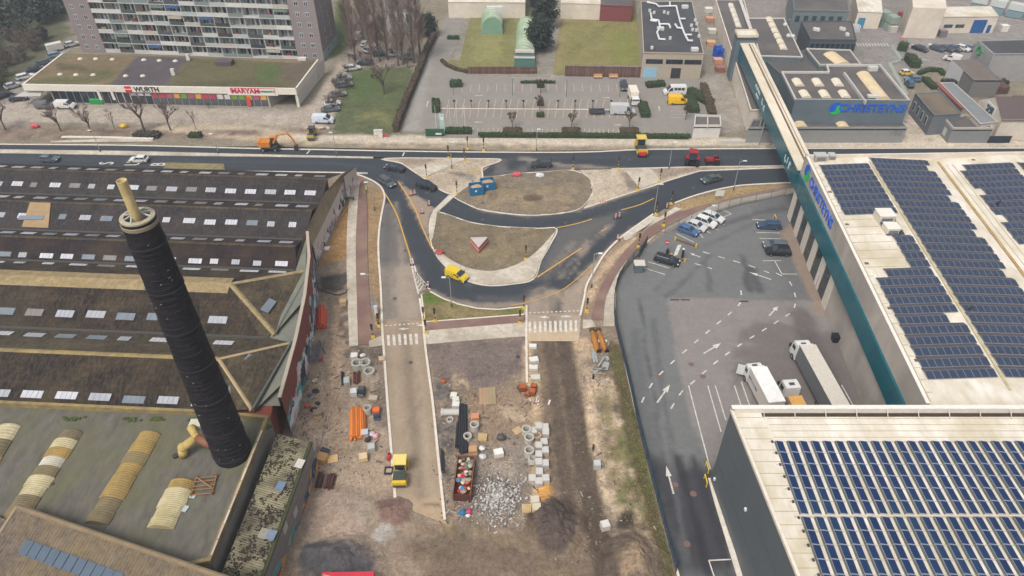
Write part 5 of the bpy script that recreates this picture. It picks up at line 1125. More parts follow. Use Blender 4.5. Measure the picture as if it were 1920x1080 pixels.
# ---------------- retail block with the planted roof
rp=at([(41,159),(555,167),(597,112),(117,100)],5.0);rt=thing('shop_building','low shop building with white fascia and mossy planted roof in front of the flats','shop',(-90,182,0))
ra,rb_,rc,rdd=[Vector((p.x,p.y,0))for p in rp]
MB().prism([ra+Vector((6.2,.35,0)),rb_+Vector((-7.5,.35,0)),rc+Vector((-1,-.2,0)),rdd],-.1,4.6).build('wall',plain(180,172,162,.8),rt)
sheet('roof',rp,4.96,M_lawn,C(100,90,70),[('poly',[(41,159),(200,161),(262,101),(117,100)],C(114,100,76),2,.9,1),('poly',[(100,118),(150,120),(170,132),(110,132)],C(82,76,56),2,.8,1),('poly',[(60,150),(110,140),(200,132),(215,140),(170,155),(60,158)],C(90,90,58),2,.85,1.2),('line',[(100,143),(150,142),(185,142)],C(142,126,100),1.5,.7,1,2,.8),
('poly',[(215,150),(205,161),(312,163),(322,145),(360,104),(262,101)],C(84,78,80),.8,1,.2),('poly',[(318,160),(345,125),(362,110),(420,108),(590,112),(555,166)],C(92,88,62),2,.95,1),('poly',[(478,120),(520,122),(528,135),(515,153),(482,152)],C(80,94,54),1.5,.9,.6),('poly',[(530,116),(588,114),(556,164),(530,158)],C(96,84,72),2,.9,1),('poly',[(360,102),(590,110),(560,118),(370,108)],C(132,114,92),1.2,.8,.6),('poly',[(330,155),(420,150),(520,155),(550,165),(320,163)],C(84,80,60),1.5,.7,1)],.9,lambda x,y:(fbm(x,y,.7,3)-.5)*.12,None,rt,zp=5.0)
M_fas=plain(226,220,206,.6)
fdv=(rb_-ra).normalized();fL=(rb_-ra).length
panel(rt,'fascia',ra,rb_,0,fL,3.5,5.12,M_fas,.1,.5);panel(rt,'fascia',rb_,rc,0,(rc-rb_).length,3.6,5.12,M_fas,.05,.4)
mb=MB();mb.prism([ra+Vector((-.1,0,0)),ra+Vector((.4,0,0)),rdd+Vector((.4,0,0)),rdd+Vector((-.1,0,0))],3.6,5.1);mb.build('side_fascia',M_fas,rt)
panel(rt,'sign_board',ra,rb_,52.6,65.6,3.2,5.35,plain(230,226,216,.5),.16,.1)
wa,wb=ra+Vector((6.2,.35,0)),rb_+Vector((-7.5,.35,0));wL=(wb-wa).length
pal_p=[plain(200,84,60),plain(120,160,60),plain(220,200,150),plain(190,60,90),plain(226,160,60),plain(210,205,200),plain(180,90,110)]
for k in range(30):
 s0=.3+k*(wL-.6)/30;s1=s0+(wL-.6)/30-.16;white=9<=k<=10
 f=panel(rt,'shop_window',wa,wb,s0,s1,.15,3.3,plain(48,54,60,.4)if not white else plain(222,218,210),.05,.1)
 panel(f,'pane',wa,wb,s0+.08,s1-.08,.3,3.2,gl[3]if k<14 else mat('shop_glass',C(92,96,98),C(76,82,86),.6,rough=.2)if k==14 else(bpy.data.materials.get('shop_glass')if not white else plain(206,196,190)),.06,.02)
 if k>=14:panel(f,'window_poster',wa,wb,s0+.15,s1-.15,1.9,3.15,random.choice(pal_p),.075,.02)
 elif k in(11,12,13):panel(f,'window_poster',wa,wb,s0+.15,s1-.15,2.4,3.1,plain(196,192,200),.075,.02)
panel(rt,'entrance_banner',wa,wb,50.8,51.9,.2,2.6,plain(206,84,70),.3,.05)
up=(0,0,1)
panel(rt,'brand_mark',ra,rb_,26.4,28.1,3.45,5.1,plain(205,40,50),.14,.06);panel(rt,'brand_mark_bar',ra,rb_,26.2,28.3,4.2,4.42,M_fas,.16,.04)
text('shop_sign','WURTH',1.75,plain(28,28,30),rt,ra+fdv*32.0+Vector((0,-.16,4.28)),fdv,up,.03,.04,1.0)
text('shop_sign','MARYAM',1.75,plain(206,28,70),rt,ra+fdv*57.4+Vector((0,-.22,4.3)),fdv,up,.03,.05,1.0);text('shop_sign','SUPERMARKT',.72,plain(60,130,90),rt,ra+fdv*62.8+Vector((0,-.22,4.25)),fdv,up,.03,.01,.9)
for s0,s1,z0,z1 in((53.6,65.0,5.02,5.16),(64.85,65.0,3.6,5.0),(53.6,53.8,3.9,5.0)):panel(rt,'sign_border',ra,rb_,s0,s1,z0,z1,plain(210,60,60),.19,.04)
panel(rt,'carport_wall',rb_+Vector((-.5,.2,0)),rc,.1,20,-.1,3.7,plain(214,208,196,.8),.1,.3)
q=MB();q.prism([rb_+Vector((-.5,.2,0)),rb_+Vector((0,.2,0)),rb_+Vector((0,.7,0)),rb_+Vector((-.5,.7,0))],-.1,3.4);q.build('corner_post',M_fas,rt)
panel(rt,'wall_poster',rb_,rc,16,22,.8,4.2,plain(206,198,192),.2,.05)
for px,py in((151,111),(180,111),(211,112),(270,113),(299,114),(329,115),(236,143),(268,143),(113,140),(143,141),(175,141)):
 p=G(px,py,5.0);q=MB();q.blob((p.x,p.y,5.05),.75,.6,.42,10,6,.02);q.build('roof_dome',plain(214,204,186,.4),rt)
for px,py in((354,113),(326,141)):
 p=G(px,py,5.0);q=MB();q.box(p.x,p.y,5.9,.9,.6,1.7);q.build('ventilation_box',plain(214,210,202),rt)
p=G(422,120,5.0);q=MB();q.box(p.x,p.y,5.5,4.2,2.6,1.0);q.build('plant_housing',plain(92,82,86),rt)
p=G(567,112,5.0);q=MB();q.box(p.x,p.y,5.3,2.2,1.2,.6);q.build('ventilation_box',plain(214,210,202),rt)
cnp=GG([(30,181),(78,181),(78,190),(40,190)]);q=MB();q.prism([v for v in at([(28,181),(76,180),(80,172),(45,172)],2.7)],2.6,2.8);q.build('canopy',plain(190,186,178),rt)
gbn=thing('waste_container','green two-lidded waste container in front of the shop windows','bin',G(184,193.5));MB().box(0,0,.6,3.4,1.3,1.2).build('body',plain(30,150,70),gbn,True)
for x in(-.85,.85):MB().box(x,0,1.28,1.6,1.35,.16,0,0,R(5)).build('lid',plain(46,176,88),gbn,True)
for px,lb in((195,'white flag on a slanted pole left of the shop entrance'),(220,'white flag banner right of the shop entrance')):
 p=G(px+3,199);t=thing('flag_banner',lb,'flag',p);MB().tube((0,0,0),(-.3,0,4.6),.05,n=6).build('pole',M_galv,t,True);MB().box(-.5,0,3.1,.7,.05,2.8).build('cloth',plain(226,216,212),t,True)
 # ---------------- laboratory with white ducts on a dark roof
lp=at([(1206,99),(1320,101),(1298,3),(1201,3)],7.0)
lb=block('laboratory','flat-roofed beige block with dark roof crossed by white ducts','building',lp,7.0,plain(178,166,148,.8),M_bitd,par=.15)
for s0 in(1.0,6.4,11.4):f=panel(lb,'window',lp[0],lp[1],s0,s0+4.6,4.0,5.3,plain(84,60,56),.05,.1);[panel(f,'pane',lp[0],lp[1],s0+.1+i*1.5,s0+1.5+i*1.5,4.1,5.2,gl[3],.06,.02)for i in range(3)]
dg_=panel(lb,'garage_door',lp[0],lp[1],.6,4.3,0,2.9,plain(150,190,210),.08,.1);panel(lb,'door',lp[0],lp[1],8.2,10.8,0,2.9,plain(52,54,58),.08,.1)
for px in([(1213,4),(1230,7),(1235,12),(1268,11),(1275,40),(1283,62),(1290,76),(1299,76)],[(1220,24),(1222,36),(1235,38),(1238,52),(1232,60),(1236,73),(1248,74)],[(1236,45),(1254,45),(1257,52)],[(1219,38),(1232,40)],[(1266,45),(1270,52),(1281,53)],[(1283,65),(1297,65)],[(1276,35),(1285,35)],[(1256,4),(1256,11)]):
 pts=at(px,7.6);MB().path(pts,.28,6).build('roof_duct',plain(222,222,222,.5),lb)
for px,py in((1284,15),(1302,95),(1218,22),(1226,26),(1245,25),(1252,27),(1238,56),(1296,50),(1298,58),(1305,59),(1303,40),(1306,47),(1222,92),(1310,70),(1256,74)):
 p=G(px,py,7.0);q=MB();w_=1.9 if px in(1284,1302,1238)else .7;q.box(p.x,p.y,7.4,w_,w_*.7,.8);q.build('roof_fan',plain(214,214,212),lb)
 # ---------------- arched sheds on the lawn
def quonset(name,label,px_l,px_r,px_back,h,front_mt,rib_n):
 a,b=G(*px_l),G(*px_r);w_=(b-a).length;bk=G(*px_back);L_=(bk-(a+b)/2).length;dr=(bk-(a+b)/2).normalized();rz=math.atan2(-dr.x,dr.y)
 t=thing(name,label,'shed',(a+b)/2,rz);n=14;rings=rib_n*2
 arc=[(-w_/2*math.cos(math.pi*i/n),h*math.sin(math.pi*i/n)**.85)for i in range(n+1)]
 mb=MB();M1=mat('arched_sheet',C(150,170,140),C(126,150,122),.5,C(176,188,160),.2,.6,world=False)if 'arched_sheet' not in bpy.data.materials else bpy.data.materials['arched_sheet']
 for k in range(rings):
  for i in range(n):mb.poly([(arc[i][0],L_*k/rings,arc[i][1]),(arc[i+1][0],L_*k/rings,arc[i+1][1]),(arc[i+1][0],L_*(k+1)/rings,arc[i+1][1]),(arc[i][0],L_*(k+1)/rings,arc[i][1])])
 mb.build('shell',M1,t,True)
 for k in range(1,rib_n):
  q=MB();y=L_*k/rib_n;pts=[(x*1.012,y,z*1.01+.02)for x,z in arc[6:13]];q.path(pts,.13 if rib_n<9 else .09,4);q.build('pale_strip',plain(220,222,208),t,True)
 q=MB();q.poly([(x,0,z)for x,z in arc][::-1]);q.build('gable',front_mt,t,True);q=MB();q.poly([(x,L_,z)for x,z in arc]);q.build('gable',front_mt,t,True)
 return t,w_
g1,w1=quonset('arched_shed','short arched green shed with white ribs on the lawn',(902,65),(943,65),(922,42),5.4,mat('green_gable',C(128,160,136),C(110,144,124),.5,world=False),7)
MB().box(1.0,9.0,2.8,5.0,1.5,5.6).build('rear_frame',plain(214,214,206),g1,True)
g2,w2=quonset('arched_shed','long arched green shed with teal stepped front beside the tall conifer',(964,124),(1003,124),(986,58),4.6,plain(96,136,124),12)
MB().box(0,-.4,1.3,w2*.98,.7,2.6).build('front_wall',plain(84,124,116),g2,True);MB().box(0,-.45,2.75,w2*.98,.9,.3).build('ledge',plain(206,204,190),g2,True);MB().box(0,-.1,3.5,w2*.92,.3,1.3).build('upper_band',plain(100,132,136),g2,True);MB().box(0,-.2,4.4,w2*.9,.7,.7).build('ledge',plain(212,204,190),g2,True)
# screens of upright brown boards
def board_fence(label,pa,pb,h,n):
 a,b=G(*pa),G(*pb);t=thing('board_fence',label,'fence',(a+b)/2);L_=(b-a).length;dr=(b-a).normalized();rz=math.atan2(dr.y,dr.x);w_=L_/n
 me=MB().box(0,0,h/2,w_*.88,.12,h).mesh('board',plain(96,66,58,.9));me2=MB().box(0,0,h/2,w_*.88,.12,h).mesh('board',plain(112,84,74,.9))
 for i in range(n):inst('board',me if random.random()<.6 else me2,t,a+dr*(i+.5)*w_-org(t)+Vector((0,random.uniform(-.04,.04),random.uniform(-.06,.02))),(0,0,rz))
 for z in(.5,h-.5):MB().box(0,.14,z,L_,.1,.14,rz).build('rail',plain(80,60,54),t,True)
 return t
board_fence('long low brown board screen in front of the green lawn sheds',(877,138),(1007,138),2.0,44);board_fence('tall brown board screen with two benches in front of the right lawn',(1059,143),(1210,145),3.0,52)
for k,px in enumerate((1121,1150)):
 t=thing('bench','left of two pale wooden benches before the brown board screen' if k==0 else 'right of two pale wooden benches before the brown board screen','bench',G(px,147));MB().box(0,0,.45,2.4,.6,.08).build('seat',plain(206,170,124),t,True);MB().box(0,.32,.85,2.4,.08,.7).build('backrest',plain(196,156,110),t,True)
 for x in(-1,1):MB().box(x,0,.2,.1,.5,.42).build('leg',plain(120,96,72),t,True)
 # ---------------- works buildings, upper right
def simple(nm,label,px,z,wm,rm,**k):return block(nm,label,k.pop('cat','building'),at(px,z),z,wm,rm,**k)
long_hall=simple('long_hall','long hall with cream west wall and dark roof beside the teal bridge',[(1407,208),(1452,206),(1395,0),(1341,0)],5.0,M_white_wall,M_bit,par=.25,pw=.3)
p0,p1=G(1404,12,5.1),G(1372,-20,5.1)
for k in range(5):a,b=G(1370+k*3.2,8+k*9,5.0),G(1372.5+k*3.2,15.5+k*9,5.0);vault(long_hall,a,b,1.7,.35,5.0,plain(220,212,196))
MB().path(at([(1388,0),(1402,40),(1412,66)],5.6),.5,6).build('roof_pipe',plain(216,212,204),long_hall)
low=simple('works_annex','low grey front annex with faded number 182 along the street',[(1403,242),(1700,242),(1690,228),(1411,225)],3.5,plain(150,150,148,.8),M_bit,par=.45,pw=.3)
an0,an1=at([(1403,242),(1700,242)],3.5);text('wall_number','182',2.0,plain(124,126,128),low,an1+Vector((-1.6-.6,-.03,-1.0)),(an1-an0).normalized(),up,.01,.02)
for px in(1502,1580):vault(low,G(px+3,240,3.6),G(px-5,228,3.6),2.6,.5,3.55,M_poly)
chr_=simple('works_office','large grey clad box with blue lettering, round emblem and barrel rooflights',[(1490,190),(1706,192),(1650,124),(1548,124),(1552,137),(1464,137)],9.0,M_clad,M_bit,par=.5,pw=.35,pm=plain(200,196,188,.7))
c0,c1=at([(1490,190),(1706,192)],9.0);cd=(c1-c0).normalized();panel(chr_,'front_cladding',c0,c1,0,(c1-c0).length,3.6,9.52,M_clad,.04,.08)
swirl_logo(chr_,c0+cd*9.9+Vector((0,-.06,-1.7)),cd,up,1.55)
text('wall_lettering','CHRISTEYNS',2.75,M_blue_sign,chr_,c0+cd*18.3+Vector((0,-.1,-1.6)),cd,up,.05,.06,.98)
for r_,y in enumerate((160,182)):
 for k in range(3):px=1490+k*37+r_*13;vault(chr_,G(px+10-r_*0,y+4-2,9.0),G(px+2,y-10,9.0),2.2,.5,9.0,plain(226,214,190))
vault(chr_,G(1656,186,9.1),G(1618,138,9.1),3.3,.7,9.0,M_poly,seg=1);MB().prism(at([(1622,191),(1625,191),(1585,136),(1581,136)],9.6),8.9,9.7).build('party_wall',plain(184,182,176),chr_)
for px,py in((1635,132),(1640,184)):p=G(px,py,9.0);q=MB();q.box(p.x,p.y,9.5,2.2 if py<150 else 3.6,1.2,1.0 if py<150 else .5);q.build('roof_unit',plain(206,204,198),chr_)
h2=simple('works_hall','dark-roofed hall with a line of cream rooflights behind the bridge',[(1425,106),(1505,108),(1470,35),(1402,35)],6.0,M_clad,M_bit,par=.3,pm=plain(216,210,200))
for k in range(6):vault(h2,G(1445+k*5.0,42+k*10.3,6.0),G(1441.5+k*5.0,34+k*10.3,6.0),2.0,.4,6.0,plain(224,212,188))
for px,py in((1478,69),(1472,48),(1486,70)):p=G(px,py,6);q=MB();q.blob((p.x,p.y,6.3),.7,.7,.6,8,6,.02);q.build('roof_fan',plain(200,200,196),h2)
simple('works_link','low dark flat roof between the bridge and the grey office box',[(1464,140),(1545,137),(1510,94),(1430,110)],4.6,M_clad,M_bit,par=.2)
h3=simple('works_store','dark-roofed block with one broad cream vault behind the grey office box',[(1536,123),(1614,122),(1594,95),(1511,92)],6.0,M_clad,M_bit,par=.35,pm=plain(206,200,190));vault(h3,G(1582,121,6.1),G(1556,101,6.1),4.0,.7,6.0,M_poly)
h4=simple('works_canteen','two-storey dark glazed office with flat roof and white roof vents',[(1519,75),(1606,76),(1597,41),(1502,41)],6.5,plain(84,94,98,.6),M_bit,par=.35)
k0,k1=at([(1519,75),(1606,76)],6.5)
for k in range(9):window(h4,k0,k1,.4+k*1.42,1.65+k*1.42,3.4,5.6,plain(74,84,90),gl[3],0)
for px,py in((1527,57),(1533,58),(1577,56),(1581,57),(1588,67)):p=G(px,py,6.5);q=MB();q.box(p.x,p.y,6.9,.8,1.2,.7);q.build('roof_vent',plain(220,218,210),h4)
h5=simple('works_plant','grey process building with railed platform at the top of the picture',[(1488,20),(1592,22),(1585,-30),(1484,-30)],8.0,plain(118,128,128,.7),M_bit,par=.3)
k0,k1=at([(1488,20),(1592,22)],8.0)
for k in range(6):window(h5,k0,k1,1.0+k*2.5,2.4+k*2.5,4.6,6.6,plain(90,100,100),gl[0],0)
MB().prism(at([(1478,37),(1590,38),(1590,33),(1482,32)],4.0),3.6,4.0).build('platform',plain(150,136,118),h5)
for z in(4.6,5.2):MB().path(at([(1480,37),(1590,38)],z),.05,4).build('rail',plain(196,196,190),h5)
h6=simple('white_hall','white-walled hall with two blue roller doors at the upper right',[(1734,32),(1873,31),(1858,12),(1722,14)],5.0,M_white_wall,M_wroof,par=.1)
k0,k1=at([(1734,32),(1873,31)],5.0);M_bd=plain(30,92,150,.5);Lh=(k1-k0).length
for s0,s1,nm,z1 in((.6,4.6,'roller_door',4.0),(Lh-7.2,Lh-3.0,'roller_door',4.0),(Lh-2.2,Lh-1.0,'door',2.4)):
 f=panel(h6,nm,k0,k1,s0,s1,0,z1,M_bd,.08,.1)
for s0 in(7.0,10.6):window(h6,k0,k1,s0,s0+2.8,1.6,2.7,plain(120,130,134),gl[0],1)
MB().prism(at([(1712,14),(1775,16),(1770,-30),(1708,-30)],9.0),-.1,9.0).build('tall_wing',M_white_wall,h6);MB().path([k0+Vector((5.6,.5,.3)),k0+Vector((6.4,8,.3))],.35,6).build('roof_pipe',plain(180,160,138),h6)
simple('white_store','pale store with one blue door left of the white hall',[(1609,22),(1655,24),(1650,-30),(1600,-30)],5.0,M_white_wall,M_wroof,par=.1)
k0,k1=at([(1609,22),(1655,24)],5.0);panel([o for o in bpy.data.objects if o.name=='white_store'][0],'door',k0,k1,.8,2.9,0,3.2,plain(70,140,170),.08,.1)
# silo tanks and stacked pallets
tk=thing('container_stack','row of grey-green stacked tank containers in the works yard','containers',G(1645,42))
for k in range(4):
 for j in range(2):MB().box(-1.5+k*.9,6-k*4.2,1.1+j*2.3,2.6,3.6,2.1,R(12)).build('container',plain(140+8*j,162,148),tk,True)
tb=thing('tank_stack','long stack of white and teal tanks at the upper right edge','containers',G(1895,30))
for k in range(5):
 for j in range(2):MB().box(-8+k*4.2,6-k*3.4,1.1+j*2.2,4.6,2.6,2.0,R(-38)).build('tank',plain(196,200,196)if j else plain(120,146,156),tb,True)
wt=thing('drum_rack','cluster of white gas bottles standing beside the glazed office','gas bottles',G(1597,58))
for k in range(8):MB().lathe((k%4)*.55,-(k//4)*1.3,[(.22,0),(.22,1.9),(.1,2.2),(.02,2.25)],8).build('bottle',plain(216,220,220),wt,True)
bd=thing('drum_stack','stack of bright blue plastic drums against the cream hall wall','drums',G(1345,108))
for k in range(4):
 for j in range(3):MB().lathe((k%2)*1.3-.6,(k//2)*2.4-1+(j%2)*.3,[(.02,j*1.05),(.58,j*1.05),(.62,j*1.05+.5),(.58,j*1.05+1.0),(.02,j*1.05+1.0)],10).build('drum',plain(30,88,190,.5),bd,True)
for k,(px,py,cl,lb)in enumerate(((1328,22,(214,208,200),'white cabinet on the paved strip beside the laboratory roof'),(1330,40,(196,140,110),'tan crate stack behind the blue drums, farthest of the crates'),(1334,62,(206,200,190),'pale crate on the strip between laboratory and hall'),(1332,85,(206,160,120),'orange-tan pallet stack just behind the blue drums'),(1349,133,(150,96,84),'reddish skip box at the foot of the cream hall wall'),(1345,118,(206,150,120),'salmon crate stack just in front of the blue drums'))):
 p=G(px,py);t=thing('storage_crate',lb,'crate',p);MB().box(0,0,.6,2.4,2.0,1.2).build('box',plain(*cl),t,True);MB().box(0,0,1.25,2.5,2.1,.12).build('lid',plain(*[min(255,c_+16)for c_ in cl]),t,True)
kiosk=simple('substation','small open-topped white concrete substation beside the street',[(1301,238),(1352,238),(1350,219),(1303,218)],2.8,plain(214,210,202,.8),M_bit,par=.5,pw=.2);q=MB();q.prism(at([(1326,238),(1328,238),(1328,219),(1326,219)],3.2),2.8,3.3);q.build('dividing_wall',plain(206,200,192),kiosk)
gate_wall=simple('gate_wall','low white wall across the lane end beside the substation',[(1353,264),(1398,264),(1398,262),(1353,262)],.9,plain(206,200,190),plain(206,200,190),par=0)
# eastern houses and sheds
e1=simple('dark_roofed_shed','grey gable-walled shed with round green emblem at the upper right',[(1863,102),(1975,101),(1960,74),(1835,77)],7.5,mat('pale_clad',C(160,158,156),C(140,138,136),.4),M_bitd,par=.15)
k0,k1=at([(1835,77),(1863,102)],7.5);kd=(k1-k0).normalized();panel(e1,'gable_wall',k0,k1,-.5,(k1-k0).length+.3,.0,7.6,bpy.data.materials['pale_clad'],.1,.3)
cE=k0+kd*2.6+Vector((-.25,-.2,-1.9));q=MB()
for r0,a0,a1 in((1.3,.3,3.4),(.8,3.0,6.0)):q.path([cE+kd*(r0*math.cos(a0+(a1-a0)*i/8))+Vector((0,0,r0*math.sin(a0+(a1-a0)*i/8)))for i in range(9)],.3,6)
q.build('emblem',plain(40,150,90),e1)
simple('red_brick_shed','low grey-roofed shed with red painted front at the right edge',[(1893,122),(1990,121),(1975,103),(1878,106)],4.0,graffiti('red_mural',C(150,66,56),C(120,60,54),4,5,[C(170,72,62),C(150,66,58),C(190,110,70),C(140,60,60)]),M_bit,par=.15)
e2=simple('brown_roofed_shed','brown flat-roofed shed with pale end wall above the hedge',[(1826,151),(1878,151),(1836,113),(1784,113)],4.6,plain(120,118,116,.8),mat('brown_roof',C(118,108,100),C(98,90,84),.5),par=.12)
k0,k1=at([(1784,113),(1826,151)],4.6);panel(e2,'end_wall',k0,k1,0,7.2,0,4.65,plain(206,206,204),.06,.1)
e3=simple('grey_house','grey rendered house with mossy flat roof and row of white windows',[(1751,217),(1802,214),(1764,173),(1716,176)],5.0,plain(112,118,122,.8),mat('mossy_flat',C(112,102,92),C(90,82,74),.5,C(124,110,90),.15,.6),par=.2)
k0,k1=at([(1716,176),(1751,217)],5.0);Lk=(k1-k0).length
for k in range(4):window(e3,k0,k1,1.2+k*(Lk-2)/4,2.4+k*(Lk-2)/4,1.4,3.6,M_fr,gl[0],0)
e4_=simple('grey_yard_building','grey front building with open roof terrace on the street corner',[(1786,243),(1861,243),(1840,218),(1765,219)],3.4,plain(140,142,142,.8),M_bit,par=.5,pw=.25,pm=plain(190,184,174))
k0,k1=at([(1765,219),(1786,243)],3.4);panel(e4_,'poster',k0,k1,3.2,4.6,.6,2.4,plain(206,206,202),.08,.05)
for k in range(3):p=G(1815+k*10,222,3.4);q=MB();q.box(p.x,p.y,3.75,1.2,.8,.7);q.build('terrace_furniture',plain(150+16*k,140,120),e4_)
e5_=simple('long_grey_roof','long grey roof with a dull red edge strip running back from the street',[(1838,233),(1871,229),(1788,155),(1762,155)],4.5,plain(196,186,172,.8),mat('grey_sheet_roof',C(128,132,134),C(114,118,120),.5),par=.1);MB().prism(at([(1803,203),(1812,203),(1763,154),(1755,156)],4.3),4.0,4.35).build('red_strip',plain(150,82,76),e5_)
k0,k1=at([(1838,233),(1871,229)],4.5);window(e5_,k0,k1,.6,2.0,2.2,3.8,M_fr,gl[3]);window(e5_,k0,k1,2.4,3.8,2.2,3.8,M_fr,gl[3])
# white gable house with a picture board, brick house next to it
hp=GG([(1862,262),(1893,262),(1897,240),(1866,240)]);wg=thing('gable_house','white gable-ended house with a framed picture board on its wall','house',hp[0])
ga,gb_=hp[0],hp[3]+Vector((0,4,0));q=MB();hz=5.2
P_=[hp[0],hp[0]+Vector((7.5,0,0)),hp[0]+Vector((7.5,11,0)),hp[0]+Vector((0,11,0))]
q.prism(P_,-.1,hz);q.build('wall',M_white_wall,wg)
q=MB();rx=[P_[0]+Vector((-.2,5.5,8.4)),P_[1]+Vector((.3,5.5,8.4))]
q.poly([P_[0]+Vector((-.2,-.3,hz-.2)),P_[1]+Vector((.3,-.3,hz-.2)),rx[1],rx[0]]);q.poly([P_[3]+Vector((-.2,.3,hz-.2)),rx[0],rx[1],P_[2]+Vector((.3,.3,hz-.2))]);q.build('roof',plain(96,84,82,.9),wg)
q=MB();q.poly([P_[0]+Vector((-.05,0,hz-.05)),P_[3]+Vector((-.05,0,hz-.05)),P_[0]+Vector((-.05,5.5,8.3))][::-1]);q.build('gable',M_white_wall,wg)
fr_=panel(wg,'picture_board',P_[3],P_[0],3.6,7.4,2.6,6.4,plain(224,222,214),.15,.1);panel(fr_,'picture',P_[3],P_[0],4.0,7.0,3.0,6.0,graffiti('picture_print',C(170,190,180),C(140,160,160),9,10,[C(176,196,186),C(90,110,116),C(60,70,80),C(206,212,200),C(140,160,156)]),.17,.03)
bk=block('brick_house','dark brick terraced house with white window at the right edge','house',[hp[0]+Vector((7.9,.3,0)),hp[0]+Vector((22,.3,0)),hp[0]+Vector((22,11,0)),hp[0]+Vector((7.9,11,0))],6.0,M_brick,plain(84,78,80,.9),par=.1);k0=hp[0]+Vector((7.9,.3,0));k1=hp[0]+Vector((22,.3,0))
for s0 in(1,4.5,8):window(bk,k0,k1,s0,s0+1.6,3.2,5.2,M_fr,gl[3]);panel(bk,'ground_floor_band',k0,k1,s0-.8,s0+2.4,.0,2.4,plain(54,58,66),.05,.06)
dk=thing('dark_fence','dark blue solid fence between grey corner building and white house','fence',G(1862,268));a,b=G(1848,266),G(1890,266);L_=(b-a).length
for k in range(9):MB().box(a.x-dk.location.x+(k+.5)*L_/9,0,.9,L_/9-.04,.08,1.8).build('panel',plain(48,56,68),dk,True)
# buildings on the top edge
simple('white_depot','long white depot with red mark along the top edge above the sheds',[(840,4),(985,5),(985,-40),(840,-40)],5.0,M_white_wall,M_wroof,par=.1);simple('white_depot_wing','white depot wing above the right lawn at the top edge',[(1052,6),(1126,8),(1126,-40),(1052,-40)],5.0,M_white_wall,M_wroof,par=.1)
simple('red_brick_unit','red brick unit at the top edge between white depot and laboratory',[(1126,10),(1186,12),(1186,-40),(1126,-40)],5.0,plain(130,70,70,.9),M_bit,par=.1)
hs_=simple('white_house','white flat-roofed house half hidden behind the row of poplars',[(722,20),(775,20),(772,-12),(718,-12)],7,plain(206,210,208),M_bit,par=.2)
k0,k1=at([(722,20),(775,20)],7)
for k in range(3):window(hs_,k0,k1,1+k*2.6,2.6+k*2.6,3.4,6,plain(90,110,120),gl[0])
for k in range(11):struct(ribbon('zebra_stripe',GG([(1606+k*5.6,81),(1610+k*5.6,87)]),.45,.02,M_worn))
for px in([(1672,84),(1690,112),(1668,118),(1700,178)],[(1690,112),(1740,112)]):struct(ribbon('green_walkway',GG(px),1.1,.016,mat('faded_green_paint',C(150,166,150),C(140,140,134),.8)))
for px,py,cl,lb in((1690,33,(150,84,70),'rust red crate stack beside the tank containers'),(1672,60,(196,190,182),'pale crate standing alone in the works yard'),(1765,68,(120,116,118),'grey skip in front of the white hall'),(1880,58,(222,216,206),'white crate right of the white hall'),(1690,74,(206,150,140),'pink work barrier near the works zebra crossing'),(1712,90,(206,204,198),'white box between the bush and the parking row'),(1742,88,(210,208,200),'white box within the works parking row')):
 t=thing('storage_crate',lb,'crate',G(px,py));w_=2.2 if py<70 else 1.0;MB().box(0,0,w_*.4,w_,w_*.8,w_*.8).build('box',plain(*cl),t,True);MB().box(0,0,w_*.83,w_*1.05,w_*.85,.1).build('lid',plain(*[min(255,c_+14)for c_ in cl]),t,True)
 # ================================================================== trees and hedges
M_bark=mat('grey_bark',C(104,92,82),C(78,68,62),2,world=False);M_twig=mat('bare_twigs',C(112,96,88),C(90,76,70),1.0,world=False);M_ptwig=mat('poplar_twigs',C(154,133,123),C(128,110,102),.4,world=False)
M_dark_leaf=mat('evergreen_needles',C(52,62,52),C(36,46,42),1.4,world=False);M_hedge=mat('hedge_leaves',C(62,78,46),C(42,56,36),1.6,world=False);M_hedge2=mat('brown_hedge',C(92,80,62),C(66,58,48),1.6,world=False)
def bare_mesh(h,spread,seed,depth=5,n0=6,r0=.16,fork=.25,thin=.016):
 rnd=random.Random(seed);tr=MB();cr=MB()
 def grow(p,d,L,r,k):
  q=p+d*L;(tr if k==0 else cr).tube(p,q,r,r*.72,6 if k<2 else 3,caps=False)
  if k>=depth:return
  m=n0 if k==0 else rnd.choice((2,3,3))
  for i in range(m):
   a=rnd.uniform(0,2*math.pi);s=spread*rnd.uniform(.6,1.2);ax=Vector((math.cos(a),math.sin(a),0))
   nd=(d+ax*s+Vector((0,0,.15))).normalized();st=p.lerp(q,rnd.uniform(.6,1.0))if k else p.lerp(q,rnd.uniform(.55,1))
   grow(st,nd,L*rnd.uniform(.55,.8),max(thin,r*.55),k+1)
 grow(Vector((0,0,0)),Vector((rnd.uniform(-.08,.08),rnd.uniform(-.08,.08),1)).normalized(),h*.34,r0,0)
 return tr,cr
def plant_mesh(label,name,cat,loc,meshes,mats,group=None,rz=0,sc_=1.0,lean=(0,0)):
 t=thing(name,label,cat,loc,rz,group);t.scale=(sc_,)*3;t.rotation_euler=(lean[0],lean[1],rz)
 for nm,me in meshes:inst(nm,me,t)
 return t
_bt=[]
for s_ in range(3):
 a,b=bare_mesh(8.5,.75,40+s_,5,7,.2,thin=.03);_bt.append([('trunk',a.mesh('trunk',M_bark)),('crown',b.mesh('crown',M_twig))])
st=[(10,243,0,1.0,'bare street tree cut by the left edge of the picture'),(114,245,1,1.0,'bare street tree in front of the dark and white vans'),(170,247,2,.95,'bare street tree right of the red marker, before the green bins'),(270,243,0,1.25,'largest bare street tree, below the shop sign'),(320,244,1,1.05,'bare street tree right of the largest one')]
for i,(px,py,k,s_,lb)in enumerate(st):plant_mesh(lb,'street_tree','tree',G(px,py),_bt[k],None,'bare street trees along the works',i*1.3,s_)
